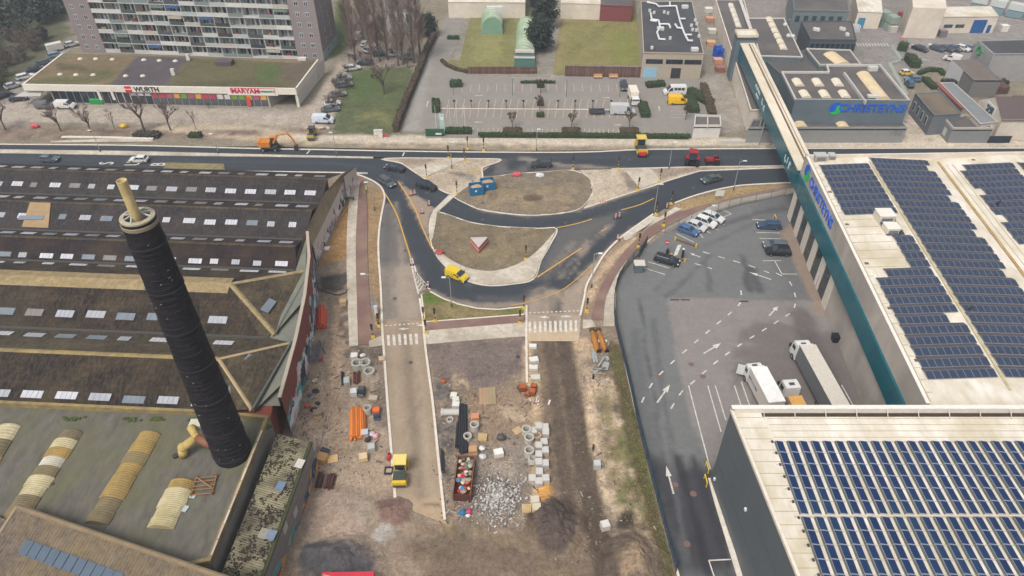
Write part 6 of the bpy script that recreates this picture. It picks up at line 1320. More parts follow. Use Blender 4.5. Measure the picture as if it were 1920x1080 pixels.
a,b=bare_mesh(7,.35,77,3,4,.09,thin=.03);sap=[('trunk',a.mesh('trunk',M_bark)),('crown',b.mesh('crown',M_twig))]
for px,lb in((216,'thin bare sapling left of the largest street tree'),(368,'thin bare sapling, rightmost of the street trees')):plant_mesh(lb,'sapling','tree',G(px,243),sap,None,'bare street trees along the works',px,1.0)
plant_mesh('bare tree standing alone in the middle of the green park','park_tree','tree',G(720,176),_bt[2],None,None,1,1.25)
a,b=bare_mesh(5,.6,91,5,7,.1,thin=.028);small=[('trunk',a.mesh('trunk',M_bark)),('crown',b.mesh('crown',M_hedge2))]
for px,py,lb in((961,239,'small bare tree in the left planting bed along the street side of the car park'),(1071,239,'small bare tree in the middle planting bed along the street side of the car park'),(1180,239,'small bare tree in the right planting bed along the street side of the car park'),(1013,175,'small bare tree on the island in the upper bay row'),(1012,207,'small bare tree on the island between the middle bay rows'),(1300,130,'reddish bare tree in front of the laboratory door'),(1285,225,'bare tree beside the white substation')):
 plant_mesh(lb,'lot_tree','tree',G(px,py),small,None,'small trees of the car park',px,1.0 if px<1290 else 1.5)
 # poplars
def poplar(seed,h=21):
 rnd=random.Random(seed);tr=MB();cr=MB();tr.tube((0,0,0),(0,0,h*.5),.3,.18,7);tr.tube((0,0,h*.5),(0,0,h),.18,.03,5)
 for k in range(130):
  z=h*rnd.uniform(.1,.9);a=rnd.uniform(0,6.283);L=h*rnd.uniform(.12,.27)*(1.1-z/h*.6);out=rnd.uniform(.25,.7)
  p=Vector((0,0,z));d=Vector((math.cos(a)*out,math.sin(a)*out,1)).normalized();q=p+d*L;cr.tube(p,q,.05,.025,3,caps=False)
  for j in range(9):
   s_=p.lerp(q,rnd.uniform(.25,1));a2=rnd.uniform(0,6.283);d2=Vector((math.cos(a2)*.4+d.x,math.sin(a2)*.4+d.y,1)).normalized();cr.tube(s_,s_+d2*L*rnd.uniform(.3,.6),.026,.014,3,caps=False)
 return[('trunk',tr.mesh('trunk',M_bark)),('crown',cr.mesh('crown',M_ptwig))]
pps=[poplar(1),poplar(2)]
for i,(px,py,s_,lb)in enumerate(((667,112,.95,'leftmost bare reddish poplar beside the lane to the flats'),(697,119,1,'second bare poplar from the left above the dark car'),(712,115,.9,'third bare poplar from the left behind the white cars'),(727,112,1,'bare poplar in front of the white house, left one'),(747,123,1.05,'bare poplar at the top edge of the green park'),(756,121,.95,'bare poplar right beside the one at the park edge'),(776,118,1.05,'second bare poplar from the car park fence'),(788,109,1.1,'bare poplar nearest to the car park fence'),(655,78,.9,'bare poplar by the green strip beside the flats'),(682,75,.9,'bare poplar behind the white delivery cars'))):
 plant_mesh(lb,'poplar','tree',G(px,py),pps[i%2],None,'row of bare poplars',i*2.1,s_)
def leafy(h,rx,ry,n,seed,leaf=.45,base=.12,mats=None,conic=.0):
 rnd=random.Random(seed);tr=MB();tr.tube((0,0,0),(0,0,h*.8),.28,.08,7);cr=MB()
 for k in range(9):a=rnd.uniform(0,6.283);z=h*rnd.uniform(.2,.7);tr.tube((0,0,z),(math.cos(a)*rx*.6,math.sin(a)*ry*.6,z+h*.12),.08,.02,4,caps=False)
 clumps=[]
 for k in range(40):t=rnd.random();a=rnd.uniform(0,6.283);rr=(math.sin(math.pi*(t*.85+.12))if not conic else(1-t*conic))*rnd.uniform(.45,1.0);clumps.append((math.cos(a)*rx*rr,math.sin(a)*ry*rr,h*(base+(1-base)*t),rnd.uniform(.5,1.1)))
 for k in range(n):
  c=rnd.choice(clumps);g=.28*rx*c[3]
  p=Vector((c[0]+rnd.gauss(0,g),c[1]+rnd.gauss(0,g),c[2]+rnd.gauss(0,g*.7)));u=Vector((rnd.gauss(0,1),rnd.gauss(0,1),rnd.gauss(0,.6))).normalized()*leaf*rnd.uniform(.6,1.3);v=u.orthogonal().normalized()*leaf*.6
  cr.poly([p-u,p+v,p+u,p-v])
 return[('trunk',tr.mesh('trunk',M_bark)),('crown',cr.mesh('crown',mats or M_dark_leaf))]
cf=leafy(13,4.2,4.2,4200,5,.5);cf2=leafy(8,3.2,3.2,2600,6,.45)
plant_mesh('tall dark conifer behind the long arched shed','conifer','tree',G(1020,52),cf,None,None,0,.8);plant_mesh('broad dark evergreen overhanging the lane beside the long arched shed','conifer','tree',G(1012,95),cf2,None,None,2,1.15);plant_mesh('dark evergreen shrub beside the car park lane under the poplars','conifer','tree',G(803,68),cf2,None,None,1,.8)
plant_mesh('dark slim evergreen among the poplars at the top edge','conifer','tree',G(686,58),leafy(13,1.7,1.7,1400,9,.4),None,None,0,1)
plant_mesh('rounded dark evergreen at the top edge above the long shed','conifer','tree',G(1003,14),cf2,None,None,3,.8)
def hedge(label,px,w_,h,mt=M_hedge,dens=42,name='hedge',seed=1,leaf=.2):
 rnd=random.Random(seed+len(px));P=GG(px);t=thing(name,label,'hedge',P[0]);core=MB();lv=MB()
 for a,b in zip(P,P[1:]):
  a=a-P[0];b=b-P[0];d=b-a;L=d.length;n_=Vector((-d.y,d.x,0)).normalized();core.box(*((a+b)/2+Vector((0,0,h*.44))),L,w_*.8,h*.86,math.atan2(d.y,d.x))
  for k in range(int(L*w_*dens/.8)+12):
   p=a+d*rnd.uniform(-.02,1.02)+n_*rnd.uniform(-.5,.5)*w_+Vector((0,0,rnd.uniform(.1,1)**.6*h*rnd.uniform(.85,1.08)));u=Vector((rnd.gauss(0,1),rnd.gauss(0,1),rnd.gauss(0,1))).normalized()*leaf;v=u.orthogonal().normalized()*leaf*.7
   lv.poly([p-u,p+v,p+u,p-v])
 core.build('branches',mt,t,True);lv.build('leaves',mt,t,True);return t
hedge('clipped dark green hedge clump at the left end of the upper bay row',[(844,161),(866,160)],3.0,1.3);hedge('green hedge clump left of the middle bay rows',[(817,190),(818,212)],2.0,1.1);hedge('green hedge strip right of the white box truck',[(1203,197),(1210,221)],2.6,1.3)
hedge('dark green hedge on the island in the middle of the upper bays',[(1007,163),(1020,163)],1.8,1.0);hedge('low brown hedge on the central island between bay rows',[(1007,196),(1019,196)],2.2,.7,M_hedge2);hedge('dark green hedge at the foot of the central island',[(1006,218),(1020,218)],1.8,.9)
hedge('green hedge below the laboratory windows',[(1212,163),(1245,160)],2.4,1.3);hedge('dark shrub bank left of the yellow van',[(1290,172),(1330,195)],3.5,1.2);hedge('dark green shrub bank right of the yellow van',[(1293,185),(1300,212)],3.0,1.2);hedge('brown hedge running along the lane wall',[(1318,165),(1335,220)],2.0,1.6,M_hedge2)
hedge('long dark green hedge along the street edge of the car park',[(900,256),(1080,257),(1290,259)],1.4,1.0);hedge('green hedge behind the company sign at the car park entrance',[(836,249),(884,249)],2.2,1.2)
for px,lb in((961,'left'),(1071,'middle'),(1180,'right')):hedge('brown planting bed, %s one of three along the street bays'%lb,[(px-17,247),(px+17,247)],3.0,.6,M_hedge2,name='planting_bed')
hedge('curved brown hedge round the corner of the left lawn',[(828,115),(838,124),(856,132),(876,136)],1.2,.8,M_hedge2);hedge('dark green hedge between the two bay groups beside the left lawn',[(839,73),(861,73)],1.4,1.0);hedge('dark hedge along the back of the left lawn',[(868,30),(880,22),(900,20)],1.6,1.2);hedge('short hedge behind the short arched shed',[(945,24),(970,24)],1.6,1.2)
hedge('dark brown hedge line between the green park and the car park lane',[(742,248),(760,200),(785,140),(798,105),(815,70)],1.6,2.2,M_hedge2,34);hedge('low dark hedge along the back kerb of the upper bays',[(977,156),(1040,156)],.8,.7)
hedge('large dark clipped bush at the start of the works parking row',[(1682,92),(1700,95)],3.2,2.2);hedge('large dark clipped bush above the yellow car',[(1702,112),(1716,128)],3.0,2.2);hedge('dark hedge ring round the small memorial bed',[(1722,140),(1740,133),(1762,134),(1768,142)],1.4,1.0);hedge('dark hedge strip below the blue cars',[(1732,150),(1752,168)],2.0,1.2);hedge('long dark hedge in front of the brown roofed shed',[(1765,160),(1830,161),(1885,160)],2.5,1.6,mat('dark_bush',C(56,62,62),C(42,48,50),1))
hedge('dense brown thicket behind the white gable house',[(1815,172),(1880,170)],5,2.2,mat('brown_thicket',C(110,86,78),C(84,66,60),1),20);hedge('dark shrubs by the street kerb below the bare trees',[(255,254),(300,256)],2.5,1.0,mat('kerb_shrub',C(76,74,64),C(58,56,50),1));hedge('small green shrub beside the parked materials at the street edge',[(355,256),(378,256)],2.0,.9)
a,b=bare_mesh(4.2,.9,131,5,9,.07,thin=.022);bush=[('stems',a.mesh('stems',M_bark)),('crown',b.mesh('crown',M_twig))]
for i,(px,py,lb)in enumerate(((652,138,'beside the white car at the top of the lane-side row'),(640,156,'behind the grey hatchback of the lane-side row'),(650,168,'between park lawn and the grey-blue estate'),(630,172,'on the lane side of the brownish grey car'),(636,188,'above the white car near the bottom of the row'),(616,200,'at the lane edge left of the lowest grey car'),(627,206,'just above the white van at the lane corner'),(668,125,'right of the white car at the top of the row'),(678,112,'below the second poplar'),(655,118,'left of the dark green car by the lane'),(700,108,'in front of the bright white car'),(740,112,'below the white car under the middle poplars'),(770,106,'beside the dark blue car under the right poplars'),(660,98,'near the leftmost poplar at the green strip'),(690,128,'at the upper left corner of the park lawn'),(765,128,'at the upper right corner of the park lawn'))):plant_mesh('bare brown bush '+lb,'bare_bush','bush',G(px,py),bush,None,'bare bushes among the parked cars',i*1.7,.8+.1*(i%4))
# wood behind the parked cars, top left: one dark mass
rnd=random.Random(4);wd=MB();spots=[]
for k in range(330):
 px,py=rnd.uniform(-90,135),rnd.uniform(-60,195)
 if py>205-(px+20)*1.15-6:continue
 spots.append((G(px,py),py))
for c,py in spots:
 hgt_=rnd.uniform(7,12)if py<70 else rnd.uniform(3.0,6);mi=(0 if rnd.random()<.8 else 2)if py<75 else(1 if rnd.random()<.75 else 2)
 for k in range(230):
  t=rnd.random();a=rnd.uniform(0,6.283);r=hgt_*.38*math.sin(math.pi*(t*.8+.15))*rnd.uniform(.3,1.1)
  p=c+Vector((math.cos(a)*r,math.sin(a)*r,hgt_*(.12+.88*t)));L=.55 if mi==0 else .8;u=Vector((rnd.gauss(0,1),rnd.gauss(0,1),rnd.gauss(0,.8)+(.8 if mi else 0))).normalized()*L*rnd.uniform(.6,1.2);v=u.orthogonal().normalized()*(L*.6 if mi==0 else .05)
  wd.poly([p-u,p+v,p+u,p-v],mi)
 wd.tube(c,c+Vector((0,0,hgt_*.7)),.2,.08,5,3)
wo=wd.build('wood',[mat('wood_evergreen',C(74,82,72),C(54,64,60),.5),mat('wood_twigs',C(104,92,84),C(86,76,68),.5),mat('wood_ivy',C(88,94,62),C(66,74,52),.5),M_bark]);struct(wo,'stuff');tag(wo,'dark mixed wood with bare undergrowth behind the parked cars','wood')
# weeds and stones on the site
rnd=random.Random(12);wv=MB()
for k in range(4200):
 t=rnd.random();px=1150+100*t+rnd.gauss(0,9)-(rnd.random()**2)*55;py=640+430*t
 if px<1105:continue
 p=G(px,py,-.02);u=Vector((rnd.gauss(0,1),rnd.gauss(0,1),rnd.uniform(.6,2))).normalized()*rnd.uniform(.10,.30);v=u.orthogonal().normalized()*.05;wv.poly([p-v,p+v,p+u],0 if rnd.random()<.5 else 1)
g_=struct(wv.build('weeds',[mat('green_weed',C(94,98,60),C(76,78,48),2),mat('dry_weed',C(168,146,100),C(132,112,76),2)]),'stuff');tag(g_,'ragged weeds along the foot of the yard fence','weeds')
sv=MB()
def stones(x0,y0,x1,y1,n,lo,hi,mi):
 for k in range(n):
  p=G(rnd.uniform(x0,x1),rnd.uniform(y0,y1),0);s_=rnd.uniform(lo,hi);sv.blob((p.x,p.y,s_*.2),s_,s_*rnd.uniform(.6,1),s_*.6,5,4,.35,mi,rnd)
for a in((600,560,720,960,260,.04,.12,0),(805,650,985,850,280,.05,.14,0),(1070,640,1150,1060,300,.04,.12,0),(870,860,1000,990,160,.05,.14,1),(640,655,718,730,90,.06,.18,1),(820,700,900,960,140,.05,.16,2),(1085,640,1140,720,90,.08,.2,1),(560,700,600,900,110,.05,.16,2)):stones(*a)
s_=struct(sv.build('loose_stones',[plain(144,128,110,.9),plain(172,163,150,.9),plain(96,88,84,.9)]),'stuff');tag(s_,'loose stones and clods scattered over the building site','stones')

# ================================================================== vehicles
def wheel_set(t,xs,w_,r,tw=.22):
 for x in xs:
  for sy in(-1,1):
   wh_=MB().tube((x,sy*(w_/2-tw*.9),r),(x,sy*(w_/2+.01),r),r,n=12).build('wheel',M_tyre,t,True);MB().tube((x,sy*(w_/2-.05),r),(x,sy*(w_/2+.025),r),r*.58,n=10).build('rim',plain(150,152,156,.4,.5),wh_,True)
def loft(rings,mb,mi=0):
 n=len(rings[0]);b=len(mb.v)
 for r in rings:mb.v+=[tuple(p)for p in r]
 for k in range(len(rings)-1):
  for i in range(n):mb.f.append((b+k*n+i,b+k*n+(i+1)%n,b+(k+1)*n+(i+1)%n,b+(k+1)*n+i));mb.m.append(mi)
 mb.f.append(tuple(b+i for i in range(n-1,-1,-1)));mb.m.append(mi);mb.f.append(tuple(b+(len(rings)-1)*n+i for i in range(n)));mb.m.append(mi)
SPEC={'hatch':(4.2,1.8,1.48,.95,-1.75,.55),'wagon':(4.75,1.84,1.48,.92,-2.15,.75),'suv':(4.6,1.9,1.72,1.05,-2.05,.7),'sedan':(4.7,1.84,1.45,.92,-1.35,.75),'small':(3.7,1.7,1.5,.95,-1.6,.5)}
def car(kind,colr,px,py,ang,label,group=None,roof=None,z=0.03,name='car'):
 """ang: heading in the ground plane, degrees anticlockwise from +x (picture right)"""
 L,W,H,zb,xr,xf=SPEC[kind];t=thing(name,label,'car',G(px,py,z),R(ang),group);m=plain(*colr,.35,0,.6);rm=plain(*roof,.35,0,.6)if roof else m;w_=W/2;rings=[]
 for x,zt,k in((-L/2,zb-.12,.82),(-L/2+.12,zb+.02,.95),(-L/2+.6,zb+.03,1),(0,zb+.03,1),(L/2-1.1,zb,.99),(L/2-.35,zb-.14,.95),(L/2-.05,zb-.28,.86),(L/2,.5,.8)):
  y=w_*k;lo=.3 if abs(x)>L/2-.2 else .2
  rings.append([(x,-y*.92,lo),(x,-y,.42),(x,-y,.62),(x,-y*.94,zt),(x,y*.94,zt),(x,y,.62),(x,y,.42),(x,y*.92,lo)])
 mb=MB();loft(rings,mb);mb.build('body',m,t,True)
 wb_,wt=w_*.93,w_*.74;x0,x1=xr-.12 if kind!='sedan' else xr-.3,xf+.45;x2,x3=xr+(.35 if kind in('hatch','suv','small')else .25 if kind=='wagon' else .55),xf-.35;zr=H-.05
 bot=[(x0,-wb_,zb),(x1,-wb_,zb-.02),(x1,wb_,zb-.02),(x0,wb_,zb)];top=[(x2,-wt,zr),(x3,-wt,zr),(x3,wt,zr),(x2,wt,zr)]
 MB().hexa(bot,top).build('windows',M_glass,t,True)
 mb=MB();mb.hexa([(x2-.08,-wt*1.02,zr-.02),(x3+.06,-wt*1.02,zr-.02),(x3+.06,wt*1.02,zr-.02),(x2-.08,wt*1.02,zr-.02)],[(x2,-wt*.9,H),(x3-.05,-wt*.9,H),(x3-.05,wt*.9,H),(x2,wt*.9,H)])
 for(a,b)in zip(bot,top):mb.tube(Vector(a)*1.003,Vector(b)*1.003,.05,n=4)
 xm=(x2+x3)/2;mb.tube((xm,-wb_*1.005,zb),(xm,-wt*1.01,zr),.05,n=4);mb.tube((xm,wb_*1.005,zb),(xm,wt*1.01,zr),.05,n=4);mb.build('roof',rm,t,True)
 for x in(-L/2+.02,L/2-.02):MB().box(x,0,.42,.14,W*.8,.2).build('bumper',M_black,t,True)
 for x in(xm,(x0+xm)/2-.25,x1-.35):
  for sy in(-1,1):MB().box(x,sy*w_*.985,.66,.025,.05,.5).build('door_seam',M_black,t,True)
 wheel_set(t,(-L*.3,L*.32),W,.33)
 for sy in(-1,1):
  MB().box(L/2-.16,sy*w_*.66,.66,.22,.36,.14).build('headlight',plain(224,226,226,.3),t,True);MB().box(-L/2+.05,sy*w_*.72,.78,.12,.26,.2).build('tail_light',plain(160,30,36,.3),t,True);MB().box(x1-.45,sy*(w_+.06),zb+.08,.14,.2,.13).build('mirror',m,t,True)
 return t
def van(colr,px,py,ang,label,L=5.2,W=2.0,H=2.1,group=None,windows=False,z=.03,name='van',top=None):
 t=thing(name,label,'van',G(px,py,z),R(ang),group);m=plain(*colr,.35,0,.6);w_=W/2;rings=[];xb=L/2
 for x,zt,k in((-xb,H-.15,.94),(-xb+.1,H,.97),(-xb+.5,H,1),(xb-2.0,H,1),(xb-1.75,H-.1,1),(xb-.85,1.15,.98),(xb-.25,.98,.95),(xb,.6,.86)):
  y=w_*k;sh=min(zt-.02,1.25);rings.append([(x,-y,.25),(x,-y,.6),(x,-y,sh),(x,-y*.9,zt),(x,y*.9,zt),(x,y,sh),(x,y,.6),(x,y,.25)])
 mb=MB();loft(rings,mb);mb.build('body',m,t,True,False)
 q=MB();e=.025;q.poly([(xb-1.72+e,-w_*.86,H-.14+e),(xb-.88+e,-w_*.92,1.2+e),(xb-.88+e,w_*.92,1.2+e),(xb-1.72+e,w_*.86,H-.14+e)]);q.build('windscreen',M_glass,t,True)
 for sy in(-1,1):
  q=MB();q.hexa(*[[(x,sy*(w_*k+.02),zz)for x,k,zz in((xb-2.3,1.0,1.22),(xb-1.1,.99,1.2))]+[(x,sy*(w_*k-.05),zz)for x,k,zz in((xb-1.1,.99,1.2),(xb-2.3,1.0,1.22))],[(x,sy*(w_*k+.02),zz)for x,k,zz in((xb-2.3,.93,H-.3),(xb-1.75,.93,H-.32))]+[(x,sy*(w_*k-.05),zz)for x,k,zz in((xb-1.75,.93,H-.32),(xb-2.3,.93,H-.3))]]);q.build('side_window',M_glass,t,True)
  if windows:
   for j in range(3):MB().box(xb-3.0-j*.95,sy*(w_*.955),(1.3+H)/2-.1,.8,.1,H-1.75,0).build('side_window',M_glass,t,True)
  MB().box(xb-.12,sy*w_*.66,.72,.2,.34,.2).build('headlight',plain(224,226,226,.3),t,True);MB().box(-xb+.02,sy*w_*.86,1.1,.08,.16,.5).build('tail_light',plain(160,30,36,.3),t,True);MB().box(xb-1.25,sy*(w_+.12),1.3,.14,.24,.3).build('mirror',M_black,t,True)
 for x in(-xb+.02,xb-.03):MB().box(x,0,.42,.16,W*.86,.26).build('bumper',M_black,t,True)
 for x in(-xb*.25,xb-2.45):
  for sy in(-1,1):MB().box(x,sy*w_,.85,.03,.03,.95).build('door_seam',M_black,t,True)
 MB().box(-.3,0,.33,L*.62,W*1.01,.12).build('sill_trim',M_black,t,True)
 wheel_set(t,(-L*.29,L*.31),W,.35);return t
WH,BK,GY,DB,SV=(224,222,218),(44,46,52),(96,104,108),(48,62,84),(150,154,158)
car('hatch',(92,104,116),94,302,0,'dark blue-grey car driving right at the left end of the street');car('hatch',WH,262,303,180,'white hatchback on the bus lane lettering');car('sedan',(52,54,62),740,319,-198,'black saloon with red tail lights turning in from the west road');car('wagon',(84,90,94),726,345,-47,'dark grey estate heading down the left lane');car('suv',(40,42,46),800,353,-28,'black car passing the red and white beacons');car('suv',(58,62,66),1015,312,182,'dark four-by-four on the eastern carriageway above the round island');car('sedan',(78,84,84),1333,340,202,'grey saloon curving along the lane above the yard fence')
van((226,194,44),857,521,-33,'bright yellow delivery van rounding the loop island',4.3,1.8,1.8)
car('hatch',(70,104,150),1290,436,-38,'blue hatchback, leftmost of the four cars parked by the yard fence');car('hatch',(206,206,206),1305,428,-38,'white hatchback between the blue car and the large white car');car('suv',WH,1322,421,-38,'large white car third in the row by the yard fence');car('wagon',(214,214,214),1336,411,-38,'white estate at the right end of the fence row');car('wagon',(36,38,44),1250,492,-26,'black estate parked alone beside the yard gate barrier')
car('wagon',(52,78,108),1441,427,176,'dark blue estate parked by the warehouse front');car('wagon',(96,104,106),1453,464,176,'silver-green estate, upper of two cars parked side by side');car('suv',(30,32,36),1458,476,176,'black car parked tight below the silver-green estate')
for px,py,cl,kd,lb in((136,86,(206,204,198),'hatch','white car nearest to the flats in the left kerb row'),(107,106,(130,146,160),'wagon','blue-grey car below the white trailer in the kerb row'),(87,120,(80,92,96),'wagon','dark grey-green car in the middle of the left kerb row'),(67,133,DB,'sedan','dark blue car just above the white estate in the kerb row'),(49,147,WH,'wagon','white estate beside the corner of the planted roof'),(26,164,(190,192,192),'hatch','silver hatchback left of the shop fascia corner'),(8,182,(52,50,58),'sedan','dark car cut by the left edge beside the shop')):
 car(kd,cl,px,py,40 if py<150 else 48,lb,'cars parked along the kerb left of the shop')
car('hatch',(44,50,60),36,188,20,'dark blue car under the shop canopy corner');van((110,112,114),86,202,0,'grey van parked left of the white van before the shop',4.6,1.9,1.8);van(WH,125,202,0,'white van parked in front of the shop windows',4.9,1.9,1.95)
bx_=thing('box_trailer','white box trailer standing above the blue-grey car','trailer',G(105,95),R(40));MB().box(0,0,1.3,4.2,2.0,1.9).build('box',plain(214,210,200),bx_,True);wheel_set(bx_,(-.4,.4),2.0,.3)
van((214,222,232),607,229,0,'white van parked beside the park at the lane corner',5.2,2.0,2.0)
for px,py,cl,kd,an,lb in((661,131,(206,206,204),'wagon',20,'white car at the top of the row under the bare bushes'),(646,150,(140,146,146),'hatch',20,'grey hatchback second from the top of the lane-side row'),(645,162,(110,118,124),'wagon',20,'grey-blue estate third in the lane-side row'),(633,180,(120,118,114),'sedan',20,'brownish grey car fourth in the lane-side row'),(624,197,WH,'hatch',15,'white car near the bottom of the lane-side row'),(620,208,(96,104,104),'sedan',15,'grey car just above the white van at the lane corner'),(685,121,(58,72,80),'wagon',175,'dark green car at the upper edge of the park'),(713,104,(60,76,84),'hatch',10,'dark teal car between the two white cars under the poplars'),(736,104,WH,'wagon',170,'white car under the middle poplars'),(762,110,(64,76,88),'hatch',170,'dark blue car under the right poplars'),(685,85,(206,206,204),'hatch',80,'white hatchback beside the slim evergreen'),(694,96,(226,226,224),'suv',60,'bright white car, left of the teal one')):
 car(kd,cl,px,py,an,lb,'cars parked under the trees')
van((232,226,218),706,93,100,'white delivery van under the poplars',5.0,2.0,2.2);van((222,210,200),671,73,80,'cream van parked beside the green strip near the flats',5.0,2.0,2.2)
# car park vehicles
def box_truck(label,px,py,ang,L,W,H,colr,cab=WH,cabL=1.9,name='box_truck',floor=.9,soft=False,z=.03,side=None,roofc=None):
 t=thing(name,label,'truck',G(px,py,z),R(ang));xb=L/2;m=plain(*colr,.5)
 MB().box(-cabL/2-.1,0,(floor+H)/2,L-cabL-.2,W,H-floor).build('cargo_box',plain(*side,.6)if side else m,t,True);MB().box(-cabL/2-.1,0,H+.02,L-cabL-.16,W+.04,.08).build('box_roof',plain(*roofc,.6)if roofc else m,t,True)
 ch_=H*.80 if L>8 else H*.72;rings=[];c=plain(*cab,.35,0,.6)
 for x,zt,k in((xb-cabL,ch_,.96),(xb-.75,ch_,.96),(xb-.35,ch_-.12,.94),(xb-.02,1.5,.95),(xb,.5,.93)):y=W/2*k;rings.append([(x,-y,.5),(x,-y,1.4 if zt>1.45 else zt-.05),(x,-y*.93,zt),(x,y*.93,zt),(x,y,1.4 if zt>1.45 else zt-.05),(x,y,.5)])
 mb=MB();loft(rings,mb);mb.build('cab',c,t,True)
 q=MB();q.poly([(xb-.33,-W*.42,ch_-.18),(xb+.012,-W*.44,1.6),(xb+.012,W*.44,1.6),(xb-.33,W*.42,ch_-.18)]);q.build('windscreen',M_glass,t,True)
 for sy in(-1,1):
  MB().box(xb-.95,sy*(W*.462),(1.5+ch_)/2-.1,.9,.1,.75).build('side_window',M_glass,t,True);MB().box(xb-.1,sy*(W/2+.16),2.0 if L>8 else 1.7,.16,.26,.7).build('mirror',M_black,t,True);MB().box(xb-.03,sy*W*.36,.75,.1,.4,.2).build('headlight',plain(226,226,226,.3),t,True)
 if L>8:MB().box(xb-cabL+.9,0,ch_+.02,.5,.8,.06).build('roof_hatch',plain(70,72,76),t,True);MB().box(xb-cabL+.2,0,ch_+.28,.35,W*.84,.55,0,0,0,R(-25)).build('wind_deflector',c,t,True)
 MB().box(-.2,0,.68,L-.8,W*.5,.3).build('chassis',M_black,t,True)
 wheel_set(t,(xb-1.2,-xb+1.1)if L<10 else(xb-1.3,-xb+1.6,-xb+2.9,-xb+4.2),W,.42 if L<8 else .5,.3);return t
box_truck('white box truck facing down beside the hedge strip',1187,190,-88,6.6,2.1,3.0,(232,222,204));van((196,196,196),1167,213,-2,'large grey-white high-roof van towing the flat trailer',6.4,2.1,2.6);van((58,60,64),1169,166,-90,'dark pickup with pale roof at the end of the upper bays',4.2,1.8,1.7)
ft=thing('flat_trailer','low dark flatbed trailer hitched behind the grey-white van','trailer',G(1119,213),0);MB().box(0,0,.62,4.0,2.0,.14).build('bed',plain(54,60,66),ft,True);wheel_set(ft,(-.4,.4),2.1,.3);MB().box(2.9,0,.5,2.2,.12,.12).build('drawbar',M_black,ft,True)
for y in(-1,1):MB().box(0,y,.8,4.0,.06,.3).build('side_board',plain(70,76,82),ft,True)
van(WH,1264,176,180,'white minibus with side windows beside the yellow van',5.9,2.05,2.4,windows=True);van((244,190,20),1271,194,0,'yellow delivery van with white roof in the car park',5.4,2.0,2.2)
# works car park, far right
for px,cl,kd,lb in((1724,(44,48,60),'sedan','dark blue car first in the works parking row'),(1756,(70,82,88),'hatch','dark green-grey car second in the works parking row'),(1772,(66,72,80),'sedan','dark slate car third in the works parking row'),(1788,(84,90,100),'hatch','slate blue car left of the white one in the works row'),(1804,WH,'hatch','white car in the works parking row'),(1820,(120,126,132),'hatch','grey car right of the white one in the works row'),(1831,(60,66,78),'hatch','dark car at the right end of the works row')):car(kd,cl,px,94,-50,lb,'cars in the works parking row')
car('small',(236,200,60),1699,140,5,'small yellow car with white roof near the hedge ring',roof=(230,226,220));car('hatch',(84,120,140),1710,152,175,'light blue car below the yellow one');car('small',(60,96,116),1704,161,85,'dark teal car parked across the light blue one');van((226,222,216),1784,114,140,'white van half hidden behind the brown roofed shed',4.6,1.9,2.0)
# lorries in the yard
tA=box_truck('white box lorry with faint lettering on its side in the yard',1424,742,97,9.0,2.5,3.7,(236,234,230),side=(206,196,186),roofc=(240,238,234));MB().box(.4,1.27,2.2,3.6,.02,.5).build('side_lettering',graffiti('faint_print',C(196,190,184),C(186,180,174),30,31,[C(196,190,184),C(110,116,122),C(196,190,184),C(150,150,150)]),tA,True)
q=MB();q.box(4.05,1.75,1.75,1.1,.08,2.0,R(62));q.build('open_door',plain(222,222,220),tA,True)
tS=box_truck('articulated lorry with white cab and long grey curtain-sided trailer',1527,728,94,15.5,2.5,4.0,(206,196,180),cabL=2.2,name='articulated_lorry',side=(112,114,116),roofc=(212,204,190),floor=1.0)
tB=thing('tipper_lorry','white-cabbed lorry with orange load bed between the two larger lorries','truck',G(1487,768),R(95))
mb=MB();loft([[(x,-1.2*k,.5),(x,-1.22*k,1.5 if zt>1.5 else zt-.05),(x,-1.14*k,zt),(x,1.14*k,zt),(x,1.22*k,1.5 if zt>1.5 else zt-.05),(x,1.2*k,.5)]for x,zt,k in((1.6,3.0,.97),(3.0,3.0,.97),(3.4,2.9,.95),(3.75,1.5,.96),(3.78,.5,.95))],mb);mb.build('cab',plain(*WH,.35,0,.6),tB,True)
q=MB();q.poly([(3.42,-1.0,2.82),(3.77,-1.06,1.6),(3.77,1.06,1.6),(3.42,1.0,2.82)]);q.build('windscreen',M_glass,tB,True);MB().box(2.4,0,3.03,.5,.8,.06).build('roof_hatch',plain(70,72,76),tB,True)
for sy in(-1,1):MB().box(2.7,sy*1.17,2.1,.9,.1,.8).build('side_window',M_glass,tB,True);MB().box(3.5,sy*1.4,2.2,.16,.26,.7).build('mirror',M_black,tB,True);MB().box(-1.2,sy*1.2,1.5,4.6,.06,.9).build('bed_side',plain(150,146,138),tB,True)
MB().box(-1.2,0,1.1,4.6,2.4,.12).build('bed_floor',plain(120,112,100),tB,True);MB().box(-.9,0,1.65,3.4,2.1,1.0).build('load',plain(222,168,92),tB,True);MB().box(.2,0,.7,7,1.2,.3).build('chassis',M_black,tB,True);wheel_set(tB,(2.6,-2.0),2.4,.5,.3)
wb1=thing('waste_bin','black wheeled bin standing against the concrete warehouse wall','bin',G(1565,640));MB().hexa([(-.5,-.45,.1),(.5,-.45,.1),(.5,.45,.1),(-.5,.45,.1)],[(-.65,-.6,1.25),(.65,-.6,1.25),(.65,.6,1.25),(-.65,.6,1.25)]).build('body',plain(38,42,50),wb1,True);MB().box(0,0,1.32,1.4,1.3,.14).build('lid',plain(30,34,42),wb1,True)

